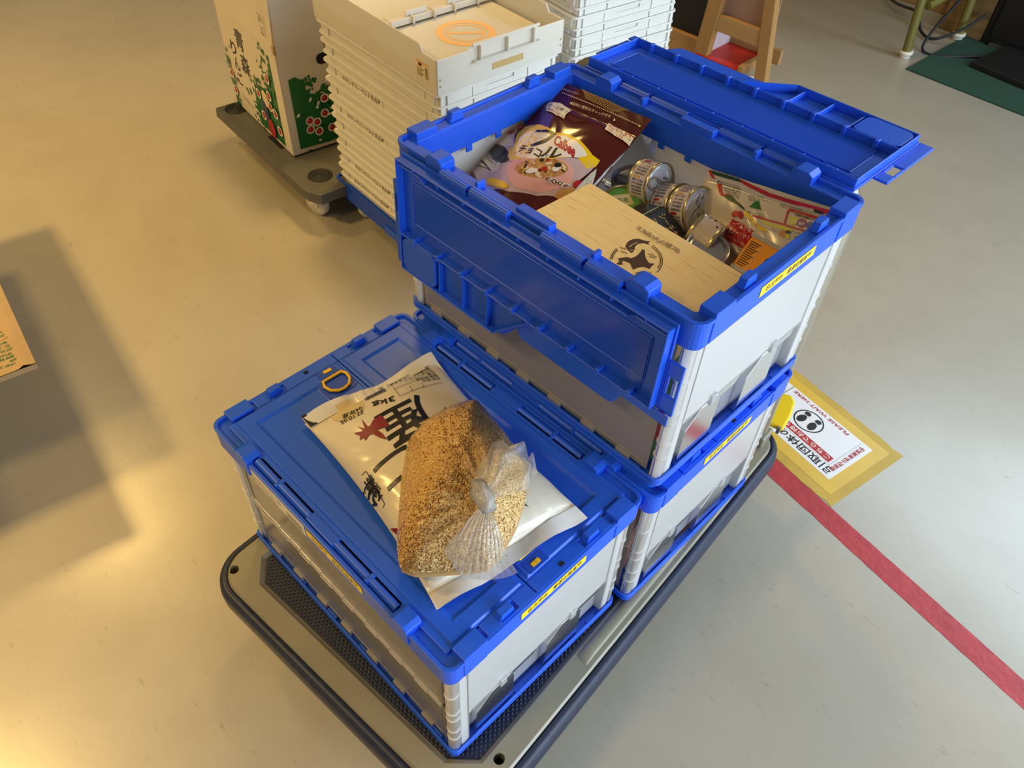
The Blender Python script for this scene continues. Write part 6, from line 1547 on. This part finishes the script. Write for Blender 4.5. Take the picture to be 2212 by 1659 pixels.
q.poly('ink_red', [(0.3572, 0.2842), (0.4673, 0.2824), (0.5613, 0.2879), (0.5762, 0.3368), (0.5604, 0.3928), (0.5374, 0.4526), (0.4283, 0.445), (0.3418, 0.4369), (0.3183, 0.3643), (0.3532, 0.3265)])
q.text('ink_white', 'こって具が違う', (0.3478, 0.3391), (0.5781, 0.3107), (0.34, 0.2983), 0.01, 0.0)
q.text('ink_white', 'グラノーラは「', (0.3261, 0.3873), (0.5518, 0.3858), (0.3309, 0.3448), 0.02, 0.0)
q.text('ink_cream', 'ヨーグルトや豆乳などと合わせて', (0.3428, 0.4077), (0.5352, 0.426), (0.3439, 0.3992), 0.0, 0.0)
q.text('ink_cream', 'ヨーグルトや豆乳などと合わせて', (0.3511, 0.4174), (0.5291, 0.4352), (0.3522, 0.4092), 0.0, 0.0)
q.poly('pouch_small_print', [(0.2888, 0.4273), (0.342, 0.4399), (0.4422, 0.4488), (0.5381, 0.4555), (0.5034, 0.4994), (0.3571, 0.5024), (0.1669, 0.5165)])
q.build(g2, 'pouch_print', I2)
q = Print(on_patch(wood), lift=0.0003)
q.poly('ink_brown', [(0.1497, -0.0585), (0.1535, -0.0586), (0.1614, -0.0671), (0.1693, -0.0724), (0.1749, -0.0741), (0.1795, -0.0694), (0.1801, -0.0751), (0.1822, -0.0825), (0.1745, -0.0854), (0.171, -0.0923), (0.1701, -0.0996), (0.1644, -0.0965), (0.1589, -0.0931), (0.155, -0.0942), (0.1501, -0.0954), (0.1512, -0.1005), (0.1547, -0.101), (0.1523, -0.1065), (0.148, -0.1062), (0.1484, -0.1012), (0.1426, -0.097), (0.145, -0.0923), (0.1478, -0.0871), (0.1528, -0.0844), (0.1544, -0.0778), (0.1534, -0.0697)])
q.poly('ink_brown', [(0.132, -0.0716), (0.1283, -0.065), (0.1271, -0.0586), (0.1282, -0.0514), (0.1328, -0.0459), (0.1404, -0.0431), (0.1454, -0.0385), (0.146, -0.0437), (0.1497, -0.0451), (0.1423, -0.0481), (0.1387, -0.0549), (0.1399, -0.0621), (0.1452, -0.07), (0.1463, -0.0758), (0.141, -0.0755), (0.1355, -0.0736)])
q.line('wood_print', [(0.1363, -0.0688), (0.135, -0.0632), (0.1359, -0.0529)], 0.0009)
q.line('wood_print', [(0.1418, -0.0741), (0.1418, -0.0708), (0.1439, -0.0702)], 0.0007)
q.line('ink_brown', [(0.1527, -0.0429), (0.1608, -0.0442), (0.1712, -0.0483), (0.1795, -0.0547), (0.1869, -0.0642), (0.1909, -0.0731), (0.1927, -0.0807)], 0.0011)
q.line('ink_brown', [(0.1544, -0.0466), (0.1616, -0.0475), (0.1703, -0.0507), (0.1784, -0.057), (0.1849, -0.0657), (0.1885, -0.0741)], 0.0011)
q.line('ink_brown', [(0.1278, -0.0837), (0.1302, -0.0927), (0.1336, -0.1004), (0.138, -0.1067)], 0.0011)
q.line('ink_brown', [(0.1305, -0.0844), (0.1326, -0.0922), (0.1355, -0.0995), (0.1394, -0.105)], 0.0011)
q.line('ink_brown', [(0.1284, -0.0783), (0.1323, -0.0784), (0.1333, -0.0758), (0.1374, -0.077)], 0.0011)
q.line('ink_brown', [(0.1342, -0.0832), (0.1383, -0.0835), (0.1396, -0.0811), (0.1439, -0.0815)], 0.0011)
q.line('ink_brown', [(0.1608, -0.0607), (0.164, -0.0607), (0.1647, -0.0584), (0.1681, -0.059), (0.1724, -0.0577)], 0.0011)
q.line('ink_brown', [(0.165, -0.0633), (0.1688, -0.0634), (0.1697, -0.0608), (0.1736, -0.0613)], 0.0011)
q.line('ink_brown', [(0.1773, -0.1035), (0.1779, -0.0988), (0.182, -0.0979), (0.186, -0.1011), (0.1852, -0.1056), (0.1816, -0.1064)], 0.0011)
q.line('ink_brown', [(0.1831, -0.0957), (0.1885, -0.0963), (0.1884, -0.0868)], 0.0011)
q.line('ink_brown', [(0.1896, -0.1065), (0.1881, -0.0994), (0.1923, -0.098), (0.1918, -0.0897)], 0.0011)
q.line('ink_brown', [(0.1853, -0.1085), (0.1895, -0.1078), (0.19, -0.1029)], 0.0011)
q.text('ink_brown', '北', (0.1168, -0.0344), (0.1247, -0.034), (0.1113, -0.0244), -0.004)
q.text('ink_brown', '海', (0.1257, -0.0344), (0.1335, -0.0341), (0.1203, -0.0246), -0.004)
q.text('ink_brown', '道', (0.1338, -0.0343), (0.1415, -0.034), (0.1284, -0.0245), -0.004)
q.text('ink_brown', 'か', (0.1424, -0.034), (0.1489, -0.0337), (0.138, -0.0256), -0.004)
q.text('ink_brown', 'ら', (0.149, -0.0339), (0.1566, -0.0335), (0.1439, -0.0241), -0.004)
q.text('ink_brown', 'の', (0.1571, -0.033), (0.1635, -0.0327), (0.1528, -0.0248), -0.004)
q.text('ink_brown', '贈', (0.1646, -0.0328), (0.1721, -0.0325), (0.1596, -0.0231), -0.004)
q.text('ink_brown', 'り', (0.1715, -0.0313), (0.1778, -0.031), (0.1672, -0.023), -0.004)
q.text('ink_brown', '物', (0.1794, -0.0324), (0.1868, -0.0321), (0.1745, -0.0228), -0.004)
q.build(gb, 'emblem_print', TR(*WDO).inverted() if False else (TR(*WDO) @ Matrix.Rotation(WDR, 4, 'Z')).inverted())
q = Print(on_patch(rice), lift=0.0007, fine=0.022)
q.poly('rice_oval', [(0.346, 0.1187), (0.3314, 0.1373), (0.3115, 0.1513), (0.2872, 0.1608), (0.2599, 0.1653), (0.2313, 0.1648), (0.2032, 0.1596), (0.1775, 0.15), (0.1559, 0.1366), (0.14, 0.1202), (0.1313, 0.1013), (0.1317, 0.0789), (0.1452, 0.049), (0.1541, 0.0382), (0.1702, 0.029), (0.1926, 0.0218), (0.22, 0.0166), (0.2509, 0.0134), (0.2838, 0.0118), (0.3173, 0.0108), (0.3466, 0.014), (0.3694, 0.0218), (0.3846, 0.0328), (0.3549, 0.0959)])
q.poly('ink_black', [(0.4218, 0.0059), (0.4237, 0.006), (0.375, 0.102), (0.3732, 0.1019)])
q.poly('ink_black', [(0.4256, 0.006), (0.4275, 0.006), (0.3786, 0.1022), (0.3768, 0.1021)])
q.poly('ink_black', [(0.4303, 0.0059), (0.4323, 0.0059), (0.3831, 0.1025), (0.3813, 0.1024)])
q.poly('ink_black', [(0.4353, 0.0057), (0.4386, 0.0054), (0.3888, 0.1028), (0.3858, 0.1026)])
q.poly('ink_black', [(0.4406, 0.0053), (0.4458, 0.0047), (0.3947, 0.1038), (0.3905, 0.1031)])
q.poly('ink_black', [(0.4479, 0.0044), (0.4532, 0.004), (0.4006, 0.1047), (0.3964, 0.1041)])
q.poly('ink_black', [(0.4552, 0.004), (0.4582, 0.004), (0.4051, 0.1054), (0.4023, 0.105)])
q.poly('ink_black', [(0.4609, 0.0041), (0.4654, 0.0044), (0.4119, 0.1064), (0.4076, 0.1058)])
q.poly('ink_black', [(0.4681, 0.0046), (0.4728, 0.0048), (0.4189, 0.1072), (0.4145, 0.1067)])
q.poly('ink_black', [(0.4756, 0.0049), (0.4804, 0.005), (0.426, 0.1078), (0.4216, 0.1074)])
q.poly('ink_black', [(0.4833, 0.0049), (0.4852, 0.0049), (0.4305, 0.1081), (0.4287, 0.108)])
q.poly('ink_black', [(0.4872, 0.0048), (0.4905, 0.0047), (0.4354, 0.1084), (0.4323, 0.1082)])
q.poly('ink_black', [(0.4935, 0.0045), (0.4969, 0.0042), (0.4412, 0.1085), (0.4381, 0.1085)])
q.poly('ink_black', [(0.5, 0.004), (0.5034, 0.004), (0.4472, 0.1086), (0.4441, 0.1086)])
q.poly('ink_black', [(0.5055, 0.004), (0.5106, 0.004), (0.4539, 0.1085), (0.4491, 0.1086)])
q.poly('ink_black', [(0.5127, 0.004), (0.5148, 0.004), (0.4578, 0.1084), (0.4559, 0.1085)])
q.poly('ink_black', [(0.5169, 0.004), (0.5189, 0.004), (0.4617, 0.1083), (0.4598, 0.1084)])
q.poly('ink_black', [(0.5209, 0.004), (0.5239, 0.004), (0.4667, 0.1085), (0.4637, 0.1082)])
q.poly('ink_black', [(0.5257, 0.004), (0.5275, 0.004), (0.4702, 0.1089), (0.4684, 0.1087)])
q.poly('ink_black', [(0.5302, 0.004), (0.5347, 0.004), (0.4772, 0.1097), (0.4728, 0.1092)])
q.poly('ink_black', [(0.5365, 0.004), (0.5396, 0.0041), (0.482, 0.1101), (0.479, 0.1098)])
q.poly('ink_black', [(0.5423, 0.0044), (0.5468, 0.0048), (0.4891, 0.1107), (0.4846, 0.1104)])
q.poly('ink_black', [(0.5495, 0.0051), (0.5541, 0.0055), (0.4964, 0.1112), (0.4918, 0.1109)])
q.poly('ink_black', [(0.5568, 0.0058), (0.5599, 0.0061), (0.5023, 0.1115), (0.4992, 0.1114)])
q.poly('ink_black', [(0.5626, 0.0064), (0.5644, 0.0065), (0.507, 0.1117), (0.5051, 0.1116)])
q.poly('ink_black', [(0.5672, 0.0068), (0.5717, 0.0073), (0.5146, 0.1117), (0.5098, 0.1117)])
q.poly('ink_black', [(0.5745, 0.0076), (0.579, 0.008), (0.5223, 0.1117), (0.5175, 0.1117)])
q.text('ink_black', '3kg', (0.5357, 0.1578), (0.3874, 0.1343), (0.5142, 0.1991), 0.012, 0.0)
q.text('ink_black', '産', (0.6645, 0.2182), (0.2845, 0.2182), (0.6645, 0.4432), 0.012, 0.15)
q.text('ink_black', 'こ', (0.3962, 0.4249), (0.0962, 0.4249), (0.3962, 0.5499), 0.012, 0.1)
q.poly('ink_leaf', [(0.3647, 0.2359), (0.3294, 0.2499), (0.2902, 0.2665), (0.3239, 0.2825), (0.357, 0.3111), (0.312, 0.3002), (0.2769, 0.2918), (0.2875, 0.3238), (0.2829, 0.3606), (0.2563, 0.3298), (0.2366, 0.2945), (0.2155, 0.2906), (0.1769, 0.3013), (0.1818, 0.2843), (0.1535, 0.2811), (0.1743, 0.2668), (0.2012, 0.265), (0.157, 0.234), (0.2089, 0.2537), (0.2032, 0.2131), (0.2255, 0.2497), (0.255, 0.1948), (0.2488, 0.2452), (0.2583, 0.2546), (0.3053, 0.2364)])
q.poly('ink_dark_green', [(0.7479, 0.3437), (0.7547, 0.3781), (0.7963, 0.3553), (0.7884, 0.3807), (0.8484, 0.3904), (0.7952, 0.3999), (0.8152, 0.4166), (0.7355, 0.4063), (0.6732, 0.3987), (0.7248, 0.3931), (0.72, 0.3686)])
q.poly('ink_yellow', [(0.7923, 0.4024), (0.8356, 0.3992), (0.7894, 0.4273), (0.7489, 0.4285)])
q.text('ink_black', '名称 精米\n産地 新潟県\n品種 コシヒカリ\n内容量 3kg\n精米時期 22.10.05\n販売者 こめやま米店', (0.9151, 0.046), (0.625, 0.0168), (0.9021, 0.175), 0.0, 0.0)
q.line('ink_black', [(0.6154, 0.0058), (0.5561, 0.1891)], 0.0022)
q.line('ink_black', [(0.5561, 0.1891), (0.8936, 0.1962)], 0.0022)
q.line('ink_black', [(0.5632, 0.1288), (0.9044, 0.1395)], 0.0022)
q.line('ink_black', [(0.6162, 0.0193), (0.9262, 0.0458)], 0.0022)
q.line('ink_black', [(0.6518, 0.1959), (0.6688, 0.1526)], 0.0022)
q.line('ink_black', [(0.7357, 0.2025), (0.7578, 0.161)], 0.0022)
q.text('ink_black', '22.10.05\n04年産', (0.3221, 0.1243), (0.1683, 0.1022), (0.2936, 0.1744), 0.006, 0.0)
q.line('ink_black', [(0.0363, 0.4101), (0.0662, 0.4121)], 0.003)
q.line('ink_black', [(0.0662, 0.4121), (0.0454, 0.5726)], 0.003)
q.line('ink_black', [(0.0454, 0.5726), (0.0268, 0.5753)], 0.003)
q.text('ink_black', '新', (0.0778, 0.4360), (0.0178, 0.4360), (0.0778, 0.4710), 0.01, 0)
q.text('ink_black', '潟', (0.0764, 0.4612), (0.0164, 0.4612), (0.0764, 0.4962), 0.01, 0)
q.text('ink_black', '県', (0.0771, 0.4881), (0.0171, 0.4881), (0.0771, 0.5231), 0.01, 0)
q.text('ink_black', 'こ', (0.0580, 0.4529), (-0.0120, 0.4529), (0.0580, 0.4929), 0.02, 0)
q.text('ink_black', 'し', (0.0582, 0.4793), (-0.0118, 0.4793), (0.0582, 0.5193), 0.02, 0)
q.text('ink_black', 'ひ', (0.0620, 0.5033), (-0.0080, 0.5033), (0.0620, 0.5433), 0.02, 0)
q.poly('ink_leaf', [(0.004, 0.6541), (0.0363, 0.6895), (0.0157, 0.6877), (0.014, 0.7013), (0.0088, 0.6793)])
q.poly('ink_dark_green', [(0.721, 0.8502), (0.7332, 0.8899), (0.7153, 0.8733)])
q.poly('ink_dark_green', [(0.5982, 0.8858), (0.6069, 0.9093), (0.6088, 0.8981)])
q.build(rb_, 'bag_print', IR)
# ------------------------------------------------------------------ print on the apple carton
def leafy(q, cx, cy, n, sx, sy, r, ink='ink_green', seed=1, smin=0.004, smax=0.010):
    r_ = random.Random(seed)
    for _ in range(n):
        q.ellipse(ink, (cx + r_.gauss(0, sx), cy + r_.gauss(0, sy)), r_.uniform(smin, smax), r_.uniform(smin * 0.5, smax * 0.6), r_.uniform(0, 3.1), n=7)
def apple_fruit(q, x, y, r):
    q.ellipse('ink_white', (x, y), r * 1.45, r * 1.45, n=12); q.ellipse('ink_red', (x, y), r, r * 0.95, n=16)
    q.line('ink_black', [(x, y + r * 0.5), (x + r * 0.2, y + r * 1.4)], r * 0.16); q.ellipse('ink_pink', (x - r * 0.3, y + r * 0.25), r * 0.22, r * 0.16, n=8)
q = Print(on_patch(apple_l), lift=0.0004)
q.text('ink_black', '青', (-0.283, 0.222), (-0.222, 0.222), (-0.283, 0.286), 0.02, 0.1)
q.text('ink_black', '森', (-0.279, 0.150), (-0.216, 0.150), (-0.279, 0.214), 0.02, 0.1)
for ch, y0 in (('り', 0.186), ('ん', 0.138), ('ご', 0.090)): q.text('ink_black', ch, (-0.338, y0), (-0.296, y0), (-0.338, y0 + 0.044), 0.025, 0.1)
r0 = random.Random(9)
edge = [(-0.046, 0.285)] + [(-0.046, 0.010)] + [(-0.20, 0.006)]
jag = []
for k in range(26):
    t = k / 25.0
    y = 0.010 + 0.275 * t
    x = -0.215 + 0.02 * t if y < 0.15 else (-0.105 + 0.05 * (y - 0.15) / 0.13)
    if 0.13 < y < 0.16: x = -0.16
    jag.append((x + r0.uniform(-0.012, 0.012), y))
q.poly('ink_green', [(-0.046, 0.010), (-0.046, 0.285)] + jag[::-1])
leafy(q, -0.20, 0.08, 70, 0.030, 0.045, 0, seed=2); leafy(q, -0.10, 0.20, 50, 0.022, 0.05, 0, seed=3); leafy(q, -0.17, 0.15, 26, 0.02, 0.014, 0, seed=5)
leafy(q, -0.376, 0.05, 40, 0.010, 0.05, 0, seed=6); leafy(q, -0.38, 0.14, 14, 0.006, 0.03, 0, seed=7)
for x, y in ((-0.085, 0.205), (-0.095, 0.150), (-0.175, 0.125), (-0.070, 0.105), (-0.165, 0.060), (-0.060, 0.055), (-0.375, 0.110), (-0.372, 0.055), (-0.100, 0.115)): apple_fruit(q, x, y, 0.011)
q.ellipse('ink_cream', (-0.128, 0.128), 0.020, 0.026, rot=0.3, n=18).ellipse('ink_navy', (-0.142, 0.086), 0.019, 0.030, rot=0.2, n=14).ellipse('ink_red', (-0.120, 0.036), 0.024, 0.030, n=16)
q.text('ink_black', 'Enjoy the fruit', (-0.318, 0.052), (-0.246, 0.040), (-0.318, 0.064), 0.0, 0.3)
q.text('ink_black', '32', (-0.052, AH + 0.022), (-0.034, AH + 0.022), (-0.052, AH + 0.045), 0.0, 0.2); q.text('ink_black', '36', (-0.056, AH + 0.055), (-0.036, AH + 0.055), (-0.056, AH + 0.078), 0.0, 0.2)
IA = (TR(*APO) @ Matrix.Rotation(APR, 4, 'Z')).inverted()
q.build(ac, 'carton_print', IA)
q = Print(lambda u, v: (Vector(apple_r(u, v)), Vector((math.cos(APR), math.sin(APR), 0))), lift=0.0016)
jag = [(0.150 + 0.005 * math.sin(k * 2.3), 0.016 + k * 0.012) for k in range(12)]
top = [(0.260, 0.165), (0.22, 0.150), (0.18, 0.160), (0.150, 0.150), (0.120, 0.165), (0.100, 0.168), (0.085, 0.172), (0.070, 0.192), (0.060, 0.222), (0.045, 0.232), (0.025, 0.228)]
q.poly('ink_green', [(0.025, 0.016), (0.12, 0.012), (0.20, 0.018), (0.27, 0.016)] + top)
leafy(q, 0.075, 0.205, 22, 0.016, 0.014, 0, seed=12); leafy(q, 0.13, 0.172, 34, 0.030, 0.010, 0, seed=13)
leafy(q, 0.12, 0.10, 26, 0.05, 0.05, 0, ink='ink_white', seed=15, smin=0.004, smax=0.009)
leafy(q, 0.13, 0.10, 26, 0.05, 0.05, 0, ink='ink_dark_green', seed=16, smin=0.004, smax=0.009)
for x, y in ((0.068, 0.095), (0.090, 0.085), (0.066, 0.068), (0.092, 0.055), (0.118, 0.105), (0.135, 0.055), (0.124, 0.150), (0.165, 0.12), (0.20, 0.09), (0.22, 0.05)): apple_fruit(q, x, y, 0.0095)
q.build(ac, 'carton_print', IA)
